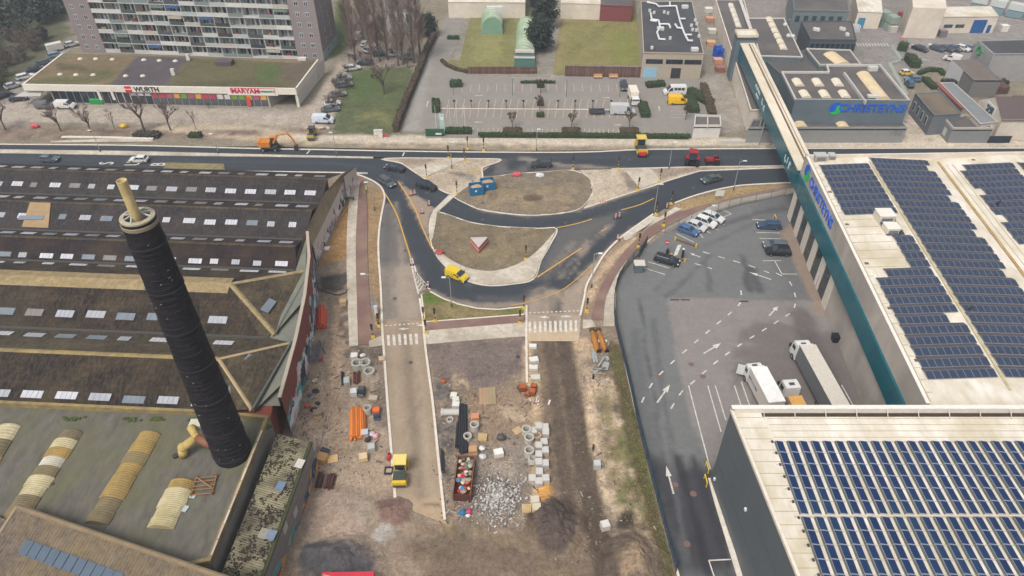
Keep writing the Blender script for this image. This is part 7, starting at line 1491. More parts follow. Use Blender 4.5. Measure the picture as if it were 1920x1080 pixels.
# ---------------- building machines
YL,OR,RD=(214,178,56),(206,130,46),(156,38,44)
ex=thing('excavator','orange wheeled excavator with bent arm working on the upper lane','excavator',G(509,281),R(2))
MB().box(-.2,0,.95,3.6,2.2,.5).build('undercarriage',plain(58,58,60),ex,True);wheel_set(ex,(-1.6,1.2),2.5,.55,.5);MB().box(-1.1,0,1.85,2.6,2.3,1.2).build('engine_deck',plain(*OR),ex,True);MB().box(-2.2,0,1.9,.6,2.2,1.3).build('counterweight',plain(214,128,36),ex,True)
cabx=MB().hexa([(.1,.1,1.3),(1.5,.1,1.3),(1.5,1.15,1.3),(.1,1.15,1.3)],[(.15,.15,3.0),(1.25,.15,3.0),(1.25,1.1,3.0),(.15,1.1,3.0)]).build('cab',M_glass,ex,True);MB().box(.7,.62,3.05,1.3,1.1,.1).build('cab_roof',plain(*OR),ex,True)
MB().path([(.9,-.3,1.9),(2.2,-.3,4.0),(4.6,-.3,4.3)],.24,6).build('boom',plain(*OR),ex,True);MB().path([(4.6,-.3,4.3),(5.6,-.3,2.6),(5.9,-.3,1.3)],.2,6).build('dipper_arm',plain(*OR),ex,True);MB().path([(3.0,-.3,4.5),(4.4,-.3,4.7)],.09,6).build('ram',M_steel,ex,True);MB().hexa([(5.4,-.8,.4),(6.3,-.8,.3),(6.3,.2,.3),(5.4,.2,.4)],[(5.6,-.8,1.4),(6.2,-.8,1.3),(6.2,.2,1.3),(5.6,.2,1.4)]).build('bucket',plain(62,58,56),ex,True)
for y in(-1,1):MB().box(1.9,y*.7,.5,.9,.3,.5).build('dozer_blade',plain(70,66,62),ex,True)
def roller(label,px,py,ang,c1,c2=None,cab=True,s_=1.0):
 t=thing('road_roller',label,'roller',G(px,py,.03),R(ang));t.scale=(s_,)*3;m=plain(*c1);m2=plain(*(c2 or c1))
 for x in(-1.5,1.5):MB().tube((x,-.85,.6),(x,.85,.6),.6,n=18).build('drum',plain(86,86,88,.4,.3),t,True);MB().box(x,-.95,.85,1.2,.1,.4).build('drum_yoke',m,t,True);MB().box(x,.95,.85,1.2,.1,.4).build('drum_yoke',m,t,True)
 MB().box(-1.2,0,1.25,1.9,1.7,.55).build('engine_cover',plain(66,74,68)if cab else m,t,True);MB().box(-1.95,0,1.3,.45,1.8,.5).build('rear_body',m,t,True);MB().box(1.3,0,1.2,1.4,1.7,.5).build('front_body',m,t,True)
 for sx in(.15,1.35):
  for sy in(-.72,.72):MB().box(sx,sy,1.9,.08,.08,1.5).build('post',m,t,True)
 MB().box(.75,0,1.75,1.1,1.35,1.1).build('cab_glass',M_glass,t,True);MB().box(.75,0,2.68,1.7,1.8,.14).build('canopy',m2,t,True);MB().box(.3,0,1.5,.4,.6,.5).build('seat',M_black,t,True);return t
roller('yellow road roller standing on the dusty access road',752,893,92,(222,186,56),(230,208,120),s_=1.0)
roller('small yellow-black roller on the sandy pavement by the van',586,258,90,(200,170,70),(80,78,66),s_=.9)
pv=roller('yellow and red paving roller on the north carriageway',1201,285,90,(206,172,48),(216,190,90),s_=1.25);MB().box(-2.3,0,.9,.2,1.2,.7).build('red_panel',plain(210,50,60),pv,True)
def tractor(label,px,py,ang,s_=1.0,cab=True):
 t=thing('tractor',label,'tractor',G(px,py,.03),R(ang));t.scale=(s_,)*3;m=plain(*RD)
 MB().box(.9,0,1.2,1.9,.9,.7).build('bonnet',m,t,True);MB().box(.2,0,.8,3.2,.8,.3).build('frame',M_black,t,True)
 for sy in(-1,1):MB().tube((-.7,sy*.65,.8),(-.7,sy*1.1,.8),.8,n=16).build('rear_wheel',M_tyre,t,True);MB().tube((1.4,sy*.65,.5),(1.4,sy*.95,.5),.5,n=14).build('front_wheel',M_tyre,t,True);MB().box(-.7,sy*.85,1.65,1.3,.5,.12).build('mudguard',m,t,True)
 if cab:MB().hexa([(-1.1,-.6,1.3),(.1,-.6,1.3),(.1,.6,1.3),(-1.1,.6,1.3)],[(-1.0,-.55,2.6),(-.1,-.55,2.6),(-.1,.55,2.6),(-1.0,.55,2.6)]).build('cab',M_glass,t,True);MB().box(-.55,0,2.68,1.4,1.4,.16).build('cab_roof',m,t,True)
 else:MB().box(-.6,0,1.5,.5,.5,.5).build('seat',M_black,t,True);MB().box(-.9,0,2.0,.08,1.0,1.0).build('roll_bar',M_black,t,True)
 return t
tractor('red tractor with cab on the north carriageway',1296,307,80,1.35);tractor('small dark red open machine right of the tractor',1336,307,175,.95,False)

# ================================================================== street furniture
def lamp_post(label,base,h,arm,px=None):
 t=thing('street_lamp',label,'street lamp',G(*base),0,'street lamps');MB().tube((0,0,0),(0,0,h),.09,.055,8).build('pole',M_galv,t,True);MB().tube((0,0,0),(0,0,.9),.14,.13,8).build('base_sleeve',plain(84,86,86),t,True)
 MB().tube((0,0,h),(arm*.8,0,h+.15),.045,n=6).build('arm',M_galv,t,True);MB().box(arm*1.0,0,h+.17,.75,.32,.13).build('lamp_head',plain(224,228,230,.4),t,True);return t
for b,h,a,lb in(((847,576),6.5,-1,'street lamp on the grass island below the yellow van'),((1226,402),7.0,.6,'street lamp at the fork above the east cycle path'),((1375,357),7.0,1,'street lamp beside the yard fence, rightmost of the lamps'),((1109,539),7.5,1,'street lamp at the kerb above the right zebra crossing'),((1254,317),6.5,.5,'street lamp left of the red tractor'),((703,583),8.0,-1,'street lamp in the verge of the west cycle path'),((703,394),6.5,-1,'street lamp at the bend of the west cycle path'),((189,286),5.5,-.5,'street lamp on the median below the bare street trees, left one'),((410,289),5.0,-.5,'street lamp on the median left of the orange excavator'),((632,294),6.0,-.5,'street lamp on the median right of the excavator'),((847,317),6.5,.4,'street lamp on the sandy median'),((1006,284),5.5,.4,'street lamp on the pavement before the car park'),((1330,418),4.0,.2,'short lamp post with white head behind the fence row of cars')):lamp_post(lb,b,h,a)
sig=[]
def signal(label,px,py,h=2.9):
 t=thing('traffic_light',label,'traffic light',G(px,py),0,'temporary traffic lights');MB().tube((0,0,0),(0,0,h),.06,n=6).build('pole',plain(210,176,50),t,True)
 hd=MB().box(0,-.06,h+.35,.34,.3,.95).build('signal_head',M_black,t,True)
 for k,c_ in enumerate(((120,40,36),(130,96,40),(46,96,60))):MB().tube((0,-.25,h+.7-k*.34),(0,-.31,h+.7-k*.34),.12,n=8).build('lens',plain(*c_,.3),hd,True)
 for k in range(2):MB().tube((0,0,.7+k*.9),(0,0,1.05+k*.9),.10,n=6).build('black_band',M_black,t,True)
 MB().hexa([(-.36,-.3,0),(.36,-.3,0),(.36,.3,0),(-.36,.3,0)],[(-.28,-.22,.34),(.28,-.22,.34),(.28,.22,.34),(-.28,.22,.34)]).build('ballast_foot',plain(214,178,52),t,True);return t
for px,py,lb in((877,280,'temporary signal on the far pavement above the median tip, left of a pair'),(907,283,'temporary signal on the far pavement, right of the pair'),(841,297,'temporary signal on the kerb of the upper lane'),(871,303,'temporary signal at the tip of the sandy median'),(800,333,'temporary signal in the wedge of the sandy median'),(857,365,'temporary signal beside the blue skips'),(1074,318,'temporary signal behind the round island'),(1159,318,'temporary signal at the north end of the east median'),(1196,358,'temporary signal on the dirt strip of the east median'),(1237,341,'temporary signal at the right kerb of the east median'),(1258,383,'temporary signal above the red beacon at the fork'),(1230,404,'temporary signal at the foot of the fork lamp'),(1244,424,'temporary signal beside the cycle path near the yard gate'),(1197,464,'temporary signal on the cycle path left of the gate'),(986,487,'temporary signal on the loop island'),(982,579,'temporary signal at the right corner of the grass island'),(1100,584,'temporary signal at the kerb beside the right zebra crossing'),(975,607,'temporary signal on the walkway left of the right zebra crossing'),(795,601,'temporary signal at the left corner of the grass island'),(816,603,'temporary signal on the cycle path right of the left corner'),(711,613,'temporary signal beside the west kerb above the left zebra'),(799,625,'temporary signal at the walkway end beside the left zebra'),(700,633,'temporary signal left of the left zebra crossing')):signal(lb,px,py,2.2 if py>560 else 2.5)
def beacon(label,px,py):
 t=thing('road_beacon',label,'beacon',G(px,py,.03),0,'red and white road beacons');MB().box(0,0,.06,.8,.4,.12).build('foot',M_black,t,True);MB().box(0,0,.7,.3,.06,1.1).build('blade',plain(226,220,216),t,True)
 for k in range(3):MB().box(0,-.035,.35+k*.36,.3,.02,.17).build('stripe',plain(206,60,56),t,True)
for px,py,lb in((771,367,'left beacon of the close pair in the dusty wedge'),(778,365,'right beacon of the close pair in the dusty wedge'),(805,385,'beacon at the concrete crossing near the loop island'),(792,400,'beacon below the crossing beacon on the dusty wedge'),(773,497,'beacon at the top of the hatched nose'),(803,538,'beacon at the lower right of the hatched nose'),(1154,410,'left beacon of the pair between the ring lanes'),(1161,408,'right beacon of the pair between the ring lanes'),(1158,450,'beacon on the kerb of the east walkway'),(1250,390,'beacon at the fork before the verge')):beacon(lb,px,py)
bs=thing('striped_barrier','small red and white arrow board lying on the east median','barrier',G(1130,380,.12));MB().box(0,0,.06,1.6,.5,.1,.3).build('board',plain(214,190,182),bs,True)
for x in(-.5,.1,.6):MB().box(x,.1,.13,.25,.45,.04,.3).build('stripe',plain(196,60,56),bs,True)
# company sign, flagpoles and green entrance wall
cs=thing('pylon_sign','slim pale pylon sign at the car park entrance','sign',G(830,250));MB().box(0,0,2.5,1.1,.4,5.0).build('panel',plain(176,206,196),cs,True);MB().box(0,-.21,4.0,.8,.03,.8).build('emblem',plain(226,230,226),cs,True)
ew=thing('entrance_wall','low dark green entrance wall with white mark beside the pylon sign','wall',G(818,255));MB().box(-.3,0,.9,4.4,.5,1.8).build('wall',plain(46,86,62),ew,True);MB().box(.6,-.26,.7,1.4,.03,.4).build('white_mark',plain(226,230,226),ew,True)
for px,lb in((818,'first flagpole from the left at the entrance'),(845,'second flagpole from the left at the entrance'),(858,'third flagpole from the left at the entrance'),(872,'fourth flagpole from the left at the entrance')):
 t=thing('flagpole','white '+lb,'flagpole',G(px,240),0,'flagpoles at the car park');MB().tube((0,0,0),(0,0,6.0),.07,.04,6).build('pole',plain(226,226,222),t,True);MB().tube((0,0,0),(0,0,.3),.16,n=8).build('foot',plain(190,190,186),t,True)
for k,(px,py)in enumerate(((850,172),(961,173),(1062,175),(1162,176))):t=thing('lot_lamp',('first','second','third','fourth')[k]+' thin green lamp post from the left in the upper car park row','lamp',G(px,py+6),0,'car park lamp posts');MB().tube((0,0,0),(0,0,4.6),.07,.05,6).build('pole',plain(84,110,102),t,True);MB().box(0,0,4.65,.6,.3,.14).build('lamp_head',plain(120,140,134),t,True)
for k,px in enumerate((852,884,916,949,981,1046,1078,1111,1145)):
 t=thing('bollard_lamp','dark bollard light number %s from the left along the middle kerb of the bays'%('one','two','three','four','five','six','seven','eight','nine')[k],'bollard',G(px,203),0,'bollard lights between the bays');MB().tube((0,0,0),(0,0,1.9),.08,n=6).build('post',plain(70,62,58),t,True);MB().lathe(0,0,[(.02,1.85),(.3,1.9),(.3,2.2),(.02,2.25)],8).build('hood',plain(48,44,44),t,True)
 # ---------------- fences
def mesh_fence(label,px,h,pitch,pm_,post,gap=0.0,mesh=True,name='mesh_fence'):
 P=smooth(GG(px),4);t=thing(name,label,'fence',P[0]);acc=0;last=P[0];pts=[P[0]]
 for p in P[1:]:
  if(p-pts[-1]).length>=pitch:pts.append(p)
 po=MB().tube((0,0,0),(0,0,h+.1),.05,n=6).mesh('post',post)
 for p in pts:inst('post',po,t,p-P[0])
 for a,b in zip(pts,pts[1:]):
  m=(a+b)/2-P[0];d=b-a;rz=math.atan2(d.y,d.x);L=d.length;q=MB()
  for k in range(9):q.box(m.x,m.y,.12+k*(h-.15)/8,L,.045,.045,rz)
  for k in range(int(L/.28)):s_=-L/2+(k+.5)*.28;q.box(m.x+math.cos(rz)*s_,m.y+math.sin(rz)*s_,h/2,.035,.035,h-.1,rz)
  q.build('mesh_panel',pm_,t,True)
 return t
mesh_fence('tall dark teal mesh fence along the west edge of the yard',[(1152,560),(1152,600),(1164,655),(1180,720),(1198,805),(1217,880),(1238,962),(1260,1045),(1272,1090)],2.0,2.5,plain(44,62,76),plain(36,50,62))
mesh_fence('dark teal mesh fence beside the yard gate curve',[(1152,555),(1158,532),(1172,507),(1192,484),(1206,470)],2.0,2.0,plain(44,64,72),plain(36,52,60))
mesh_fence('thin grey mesh fence above the row of parked cars',[(1246,437),(1280,422),(1310,409),(1345,397),(1375,387),(1430,375),(1480,366)],2.0,2.6,plain(150,148,142),plain(110,110,108))
gt=thing('sliding_gate','dark green sliding gate leaf at the yard entrance','gate',G(1211,468));g0,g1_=G(1197,485),G(1213,457);gd=g1_-g0;rz=math.atan2(gd.y,gd.x)
for k in range(14):c=g0+gd*((k+.5)/14)-gt.location;MB().box(c.x,c.y,1.05,gd.length/14*.6,.06,2.0,rz).build('bar',plain(58,84,88),gt,True)
for z in(.15,2.0):c=(g0+g1_)/2-gt.location;MB().box(c.x,c.y,z,gd.length,.1,.12,rz).build('rail',plain(50,74,78),gt,True)
bar=thing('gate_barrier','white barrier pole with round no-entry sign at the yard gate','barrier',G(1247,477));MB().tube((0,0,0),(0,0,3.4),.06,n=6).build('post',M_galv,bar,True);MB().tube((0,-.05,2.9),(0,-.12,2.9),.5,n=18).build('sign_disc',plain(206,70,80),bar,True);MB().box(0,-.14,2.9,.7,.03,.16).build('sign_bar',plain(230,226,222),bar,True);MB().box(.4,.2,.55,.45,.45,1.1).build('cabinet',plain(52,54,56),bar,True)
kb=thing('gate_cabinet','grey metal cabinet with pale top beside the yard gate','cabinet',G(1196,508));MB().box(0,0,.9,1.5,1.4,1.8).build('body',plain(96,110,114),kb,True);MB().box(.1,0,1.86,2.0,1.7,.14).build('top',plain(206,200,188),kb,True)
for a,b,lb in(((1266,450),(1305,463),'upper timber barrier beam with yellow ends beside the blue car'),((1258,481),(1284,491),'lower timber barrier beam with yellow end by the black post')):
 A1,B1=G(*a),G(*b);t=thing('barrier_beam',lb,'barrier',(A1+B1)/2);d=B1-A1;rz=math.atan2(d.y,d.x);MB().box(0,0,.2,d.length,.25,.3,rz).build('beam',plain(112,92,76),t,True)
 for p in(A1,B1):c=p-t.location;MB().box(c.x,c.y,.35,.3,.3,.7,rz).build('yellow_end',plain(216,176,60),t,True)
ip=thing('intercom_post','black intercom post with round white top on the gate island','post',G(1279,483));MB().tube((0,0,0),(0,0,1.9),.22,n=10).build('post',plain(44,46,50),ip,True);MB().blob((0,0,2.0),.26,.26,.2,10,6,0).build('cap',plain(214,214,212),ip,True)
sgn=thing('info_sign','white information board on posts in the verge by the lane','sign',G(1347,376));MB().box(0,0,1.8,1.8,.08,1.3).build('board',plain(220,216,208),sgn,True)
for x in(-.7,.7):MB().tube((x,.05,0),(x,.05,1.8),.05,n=6).build('leg',M_galv,sgn,True)
for px,py,lb in((1325,880,'low yellow guard rail at the warehouse corner'),(1322,905,'short yellow guard post below the guard rail'),(1452,412,'yellow guard post at the end of the warehouse parking bays')):
 t=thing('guard_rail',lb,'guard rail',G(px,py));q=MB();q.tube((0,.7,0),(0,.7,.9),.09,n=6);q.tube((0,-.7,0),(0,-.7,.9),.09,n=6);q.build('posts',plain(216,180,50),t,True);MB().tube((0,.7,.9),(0,-.7,.9),.09,n=6).build('rail',plain(224,190,60),t,True)
 # ---------------- skips, road works
for k,(px,py,lb)in enumerate(((893,362,'front left of two blue open skips on the round island'),(914,353,'rear right of two blue open skips on the round island'))):
 t=thing('blue_skip',lb,'skip',G(px,py,.1),R(12));m=plain(34,110,150,.5)
 for x,y,sx,sy in((0,-1.1,2.9,.1),(0,1.1,2.9,.1),(-1.4,0,.1,2.1),(1.4,0,.1,2.1)):MB().box(x,y,1.0,sx,sy,2.0).build('side',m,t,True)
 MB().box(0,0,.1,2.8,2.2,.15).build('floor',m,t,True);q=MB();q.blob((0,0,1.3),1.35,1.05,.55,12,6,.15);q.build('rubble_load',mat('pinkish_spoil',C(186,158,138),C(160,130,110),2,world=False)if k==0 else bpy.data.materials['pinkish_spoil'],t,True);MB().box(-.2,-1.17,1.2,.4,.03,.4).build('plate',plain(220,224,226),t,True)
tp=thing('triangular_screen','three-sided red and white boarded screen with white top on the loop island','screen',G(898,466,.1));P_=[G(882,457,.1)-tp.location,G(898,476,.1)-tp.location,G(915,456,.1)-tp.location];P_=[Vector((p.x,p.y,0))for p in P_]
for i in range(3):
 a,b=P_[i],P_[(i+1)%3];d=b-a;c=(a+b)/2;rz=math.atan2(d.y,d.x)
 for j,z in enumerate((.3,.75,1.2)):MB().box(c.x,c.y,z,d.length,.08,.42,rz).build('board',plain(184,92,84)if j!=1 else plain(206,170,160),tp,True)
q=MB();q.prism([p*.99 for p in P_],1.42,1.5);q.build('white_top',plain(196,188,182),tp,True)
for px,py,c_,lb in((969,329,(196,84,90),'red crumpled tarpaulin on the north edge of the round island'),(1012,331,(206,208,208),'pale kerb lengths lying on the round island'),(66,238,(206,84,92),'red covered stack between the left street trees'),(232,238,(206,176,60),'yellow folded sheet beneath the largest street tree'),(824,475,(160,70,66),'red strap bundle at the left rim of the loop island')):
 t=thing('covered_stack',lb,'materials',G(px,py,.12));q=MB();q.blob((0,0,.3),.95,.6,.55,9,6,.25);q.build('cover',plain(*c_),t,True);MB().box(.3,-.3,.12,1.4,.5,.2,.4).build('base',plain(*[int(v*.85)for v in c_]),t,True)
 # person in hi-vis and one by the shop
def person(label,px,py,top,legs,ang,h=1.76,z=.1):
 t=thing('person',label,'person',G(px,py,z),R(ang));k=h/1.76
 me=bpy.data.meshes.new('body');V=[(0,0,.95),(0,0,1.15),(0,0,1.38),(0,0,1.5),(0,0,1.58),(0,.02,1.68),(.11,0,.9),(.14,.10,.5),(.14,.04,.08),(.14,.16,.04),(-.11,0,.9),(-.13,-.12,.5),(-.13,-.2,.08),(-.13,-.08,.04),(.2,0,1.42),(.29,.03,1.15),(.28,.14,.92),(.28,.19,.84),(-.2,0,1.42),(-.29,-.02,1.15),(-.28,.08,.9),(-.28,.12,.82)]
 E_=[(0,1),(1,2),(2,3),(3,4),(4,5),(0,6),(6,7),(7,8),(8,9),(0,10),(10,11),(11,12),(12,13),(2,14),(14,15),(15,16),(16,17),(2,18),(18,19),(19,20),(20,21)]
 me.from_pydata([tuple(c*k for c in v)for v in V],E_,[]);o=bpy.data.objects.new('body',me);col.objects.link(o);o.parent=t
 md=o.modifiers.new('skin','SKIN');rr=[.15,.15,.17,.07,.07,.105,.09,.065,.05,.05,.09,.065,.05,.05,.07,.05,.04,.035,.07,.05,.04,.035]
 for i,v in enumerate(me.skin_vertices[0].data):v.radius=(rr[i]*k,rr[i]*k*.85);v.use_root=(i==0)
 o.modifiers.new('sub','SUBSURF').levels=1;me.materials.append(plain(*legs))
 MB().lathe(0,0,[(.19*k,.92*k),(.205*k,1.1*k),(.215*k,1.32*k),(.16*k,1.47*k),(.08*k,1.5*k)],12).build('jacket',plain(*top),t,True);MB().blob((0,.02,1.70*k),.105*k,.115*k,.13*k,10,8,0).build('head',plain(206,168,146),t,True);MB().blob((0,0,1.76*k),.115*k,.12*k,.09*k,10,6,0).build('helmet',plain(226,220,120)if top[0]>150 else plain(40,34,32),t,True);return t
person('worker in yellow-green high-visibility jacket on the west cycle path',688,362,(190,220,60),(44,48,60),30);person('worker in yellow jacket standing beside the left zebra crossing',710,607,(206,200,60),(44,46,56),200);person('dark-dressed pedestrian on the pavement before the supermarket',392,203,(52,50,56),(40,40,46),180,z=0)

# ================================================================== things on the building site
def ring(label,px,py,r=.75,h=1.1,cl=(186,182,172),tilt=0):
 t=thing('concrete_ring',label,'concrete ring',G(px,py,-.02),random.uniform(0,3),'concrete shaft rings');t.rotation_euler.x=tilt;m=plain(*cl,.9);MB().lathe(0,0,[(r,0),(r,h),(r*.72,h),(r*.70,0)],20).build('shell',m,t,True);MB().lathe(0,0,[(r*1.04,h*.86),(r*1.04,h),(r*.98,h+.02),(r*.9,h+.02)],20).build('rim',m,t,True);return t
for px,py,r,h,lb in((671,690,.85,1.3,'left concrete ring of the pair in front of the white bag'),(686,689,.85,1.3,'right concrete ring of the pair in front of the white bag'),(693,701,.85,.8,'low wide concrete ring just below the pair'),(690,773,.6,1.1,'narrow concrete ring right of the orange pipes'),(890,805,.65,1.2,'concrete ring below the wooden pallet'),(877,823,.6,.8,'concrete ring beside the lower end of the black pipes'),(844,789,.5,.4,'flat concrete ring beside the big grey pipe'),(987,812,.7,1.0,'topmost concrete ring beside the pale blocks'),(992,828,.7,1.1,'second concrete ring from the top beside the pale blocks'),(992,853,.7,1.2,'third concrete ring from the top beside the pale blocks'),(998,866,.65,.7,'lowest concrete ring beside the pale blocks, tilted'),(1007,821,.6,.7,'brownish concrete ring among the pale blocks')):ring(lb,px,py,r,h,(186,182,172)if px!=1007 else(190,160,136),.25 if py==866 else 0)
def pipes(label,px0,px1,n,r,cl,rows=1,z=.05,name='pipe_bundle'):
 a,b=G(*px0),G(*px1);t=thing(name,label,'pipes',(a+b)/2);d=(b-a);n_=Vector((-d.y,d.x,0)).normalized();m=plain(*cl,.6);m2=plain(*[int(v*.86)for v in cl],.6);k=0
 for j in range(rows):
  for i in range(n-j):
   o=n_*((i-(n-j-1)/2)*r*2.05);s_=d.normalized()*random.uniform(-.25,.25);z_=z+r+j*r*1.75;A1=a-t.location+o+s_+Vector((0,0,z_));B1=b-t.location+o+s_+Vector((0,0,z_));MB().tube(A1,B1,r,n=8).build('pipe',m if(i+j)%2 else m2,t,True)
 for f in(.2,.8):c=a.lerp(b,f)-t.location;MB().box(c.x,c.y,.04,.12,n*r*2.2,.08,math.atan2(d.y,d.x)).build('bearer',M_wood,t,True)
 return t
pipes('large stack of long orange drain pipes left of the access road',(672,824),(671,770),8,.15,(236,138,60),3);pipes('red-orange pipe stack against the graffiti wall',(603,617),(604,582),5,.17,(226,92,58),4)
pipes('three rust-brown pipes left of the concrete rings',(669,720),(669,700),3,.17,(112,68,60));pipes('two black pipes beside the grey box',(644,725),(642,700),2,.13,(52,50,54));pipes('left bundle of dark brown pipes on the gravel by the shed',(597,915),(602,892),3,.16,(92,60,56),2);pipes('right bundle of dark brown pipes on the gravel by the shed',(615,917),(623,892),4,.16,(96,62,58),2)
pipes('long bundle of black pipes behind the rubbish skip',(869,850),(867,760),5,.13,(50,52,58),2);pipes('shorter bundle of black pipes left of the long one',(858,840),(861,795),3,.13,(46,48,54),2);pipes('black flexible hoses beside the kerb of the access road',(830,885),(829,845),2,.12,(52,56,62),1)
cp=thing('concrete_pipe','single large grey concrete pipe lying left of the black pipes','pipe',G(846,777));MB().tube((-1.2,0,.52),(1.2,0,.52),.52,n=18).build('barrel',plain(190,186,178,.9),cp,True);MB().tube((-1.45,0,.52),(-1.15,0,.52),.6,n=18).build('socket',plain(196,192,184,.9),cp,True)
def cube_block(label,px,py,s,cl,rz=0,name='concrete_block',cat='block',group=None,cap=None):
 t=thing(name,label,cat,G(px,py,-.02),rz,group);MB().box(0,0,s[2]/2,*s).build('block',plain(*cl,.85),t,True);MB().box(0,0,s[2]+.03,s[0]*.96,s[1]*.96,.06).build('top_layer',plain(*(cap or[min(255,v+14)for v in cl]),.85),t,True);MB().box(0,0,.03,s[0]*1.05,s[1]*1.05,.08).build('pallet',M_wood,t,True);return t
BL=(182,179,172);col_names=['top','second','third','fourth','fifth','sixth']
for c_,lst in enumerate(([(1000,812),(998,902)],[(1010,806),(1010,842),(1010,858),(1010,873),(1011,890),(1010,907)],[(1022,806),(1023,816),(1020,833),(1022,850),(1022,874),(1023,902)])):
 for r_,(px,py)in enumerate(lst):cube_block('%s pale block pack in the %s column beside the dirt track'%(col_names[r_]if r_<len(lst)-1 else 'bottom',('left','middle','right')[c_]),px,py,(1.0,1.05,random.uniform(.7,1.0)),BL,random.uniform(-.05,.05),group='pale block packs by the track')
for px,py,s,cl,lb in((851,744,(1.0,.9,.5),(206,202,192),'top of three pale slabs behind the big grey pipe'),(855,753,(1.0,.9,.6),(200,196,186),'middle of three pale slabs behind the big grey pipe'),(855,763,(1.1,.9,.7),(206,202,192),'bottom of three pale slabs just above the big grey pipe'),(935,853,(1.3,1.0,.8),(216,214,206),'white block pack standing alone right of the white bags'),(1119,876,(.95,.9,1.0),(176,180,178),'grey block beside the track opposite the pale packs'),(1134,989,(1.1,1.0,.9),(196,192,184),'lone block on a pallet at the right of the track end'),(665,672,(1.1,1.0,.8),(214,208,200),'white crate behind the pair of concrete rings'),(651,719,(.9,1.3,.8),(172,180,172),'grey-green box between black and brown pipes'),(664,740,(1.0,1.0,.9),(206,208,206),'white cube left of the black generator'),(685,817,(1.0,1.0,.9),(176,182,184),'light grey crate beside the orange pipe ends'),(697,843,(1.0,1.0,.8),(168,170,168),'grey crate below the white bags'),(716,675,(.9,.9,.4),(186,160,138),'pinkish slab pack near the access road kerb'),(700,748,(1.3,.9,.3),(176,160,140),'flat tan slab pack left of the kerb'),(999,652,(1.2,.8,.5),(206,208,204),'top pale slab in the row right of the kerb stub'),(1001,678,(1.4,1.0,.6),(206,206,200),'second pale slab in the row right of the kerb stub'),(1000,692,(1.4,.9,.5),(200,200,194),'third pale slab in the row right of the kerb stub'),(1004,710,(1.5,1.0,.4),(186,184,172),'lowest grey-green slab in the row right of the kerb stub')):cube_block(lb,px,py,s,cl,random.uniform(-.3,.3))
def pallet(label,px,py,cl=(206,178,128),h=.14,rz=0,n=1,load=None):
 t=thing('pallet',label,'pallet',G(px,py,0),rz);s_=plain(*cl,.85)
 for k in range(n):
  z=k*.15
  for y in(-.5,0,.5):MB().box(0,y,z+.05,1.2,.1,.09).build('bearer',s_,t,True)
  for i in range(6):MB().box(-.52+i*.21,0,z+.12,.16,1.1,.03).build('slat',s_,t,True)
 if load:MB().box(0,0,n*.15+.28,1.1,1.0,.5).build('load',plain(*load),t,True)
 return t
for px,py,rz,n,ld,lb in((1003,942,.1,2,(206,196,176),'loaded pallet topmost of three beside the peat heap'),(987,955,0,3,None,'pallet stack left of three beside the peat heap'),(1006,957,.05,3,(206,194,168),'loaded pallet lowest of three beside the peat heap'),(891,786,.1,2,(206,140,100),'pallet with reddish load above the concrete ring'),(905,822,-.1,3,None,'empty pallet stack right of the concrete ring'),(970,808,.6,1,None,'tilted pallet left of the topmost concrete ring'),(682,861,.2,2,(216,190,150),'pallet with timber box left of the roller'),(887,849,.1,3,(190,150,110),'wooden crate on pallets right of the skip top'),(644,570,0,2,(190,160,120),'pallet stack beside the west walkway end'),(596,780,.2,3,(150,130,110),'pallet pile at the foot of the graffiti wall')):pallet(lb,px,py,rz=rz,n=n,load=ld)
for px,py,rz,lb in((604,862,-.3,'tan wooden crate beside the lean-to wall'),):
 t=thing('wooden_crate',lb,'crate',G(px,py),rz);[MB().box(0,0,.12+k*.22,1.5,1.3,.19).build('plank',plain(214,164,96+8*(k%2)),t,True)for k in range(4)]
t=thing('plywood_sheet','pale plywood sheet lying right of the tan crate','sheet',G(624,861),.25);MB().box(0,0,.1,1.4,1.3,.06).build('sheet',plain(226,190,134),t,True);MB().box(0,0,.04,1.2,.2,.08).build('batten',M_wood,t,True)
t=thing('leaning_board','dark grey board leaning behind the tan crate','panel',G(609,848),-.4);MB().box(0,0,.25,1.3,1.0,.08,0,0,.3).build('panel',plain(64,70,80),t,True);MB().box(0,.3,.1,1.0,.2,.2).build('support',M_wood,t,True)
t=thing('timber_board','large weathered timber board lying flat on the bare soil','board',G(914,743),.05)
for k in range(5):MB().box(-1.0+k*.5,0,.06,.47,3.4,.07).build('plank',plain(176-4*k,144,112),t,True)
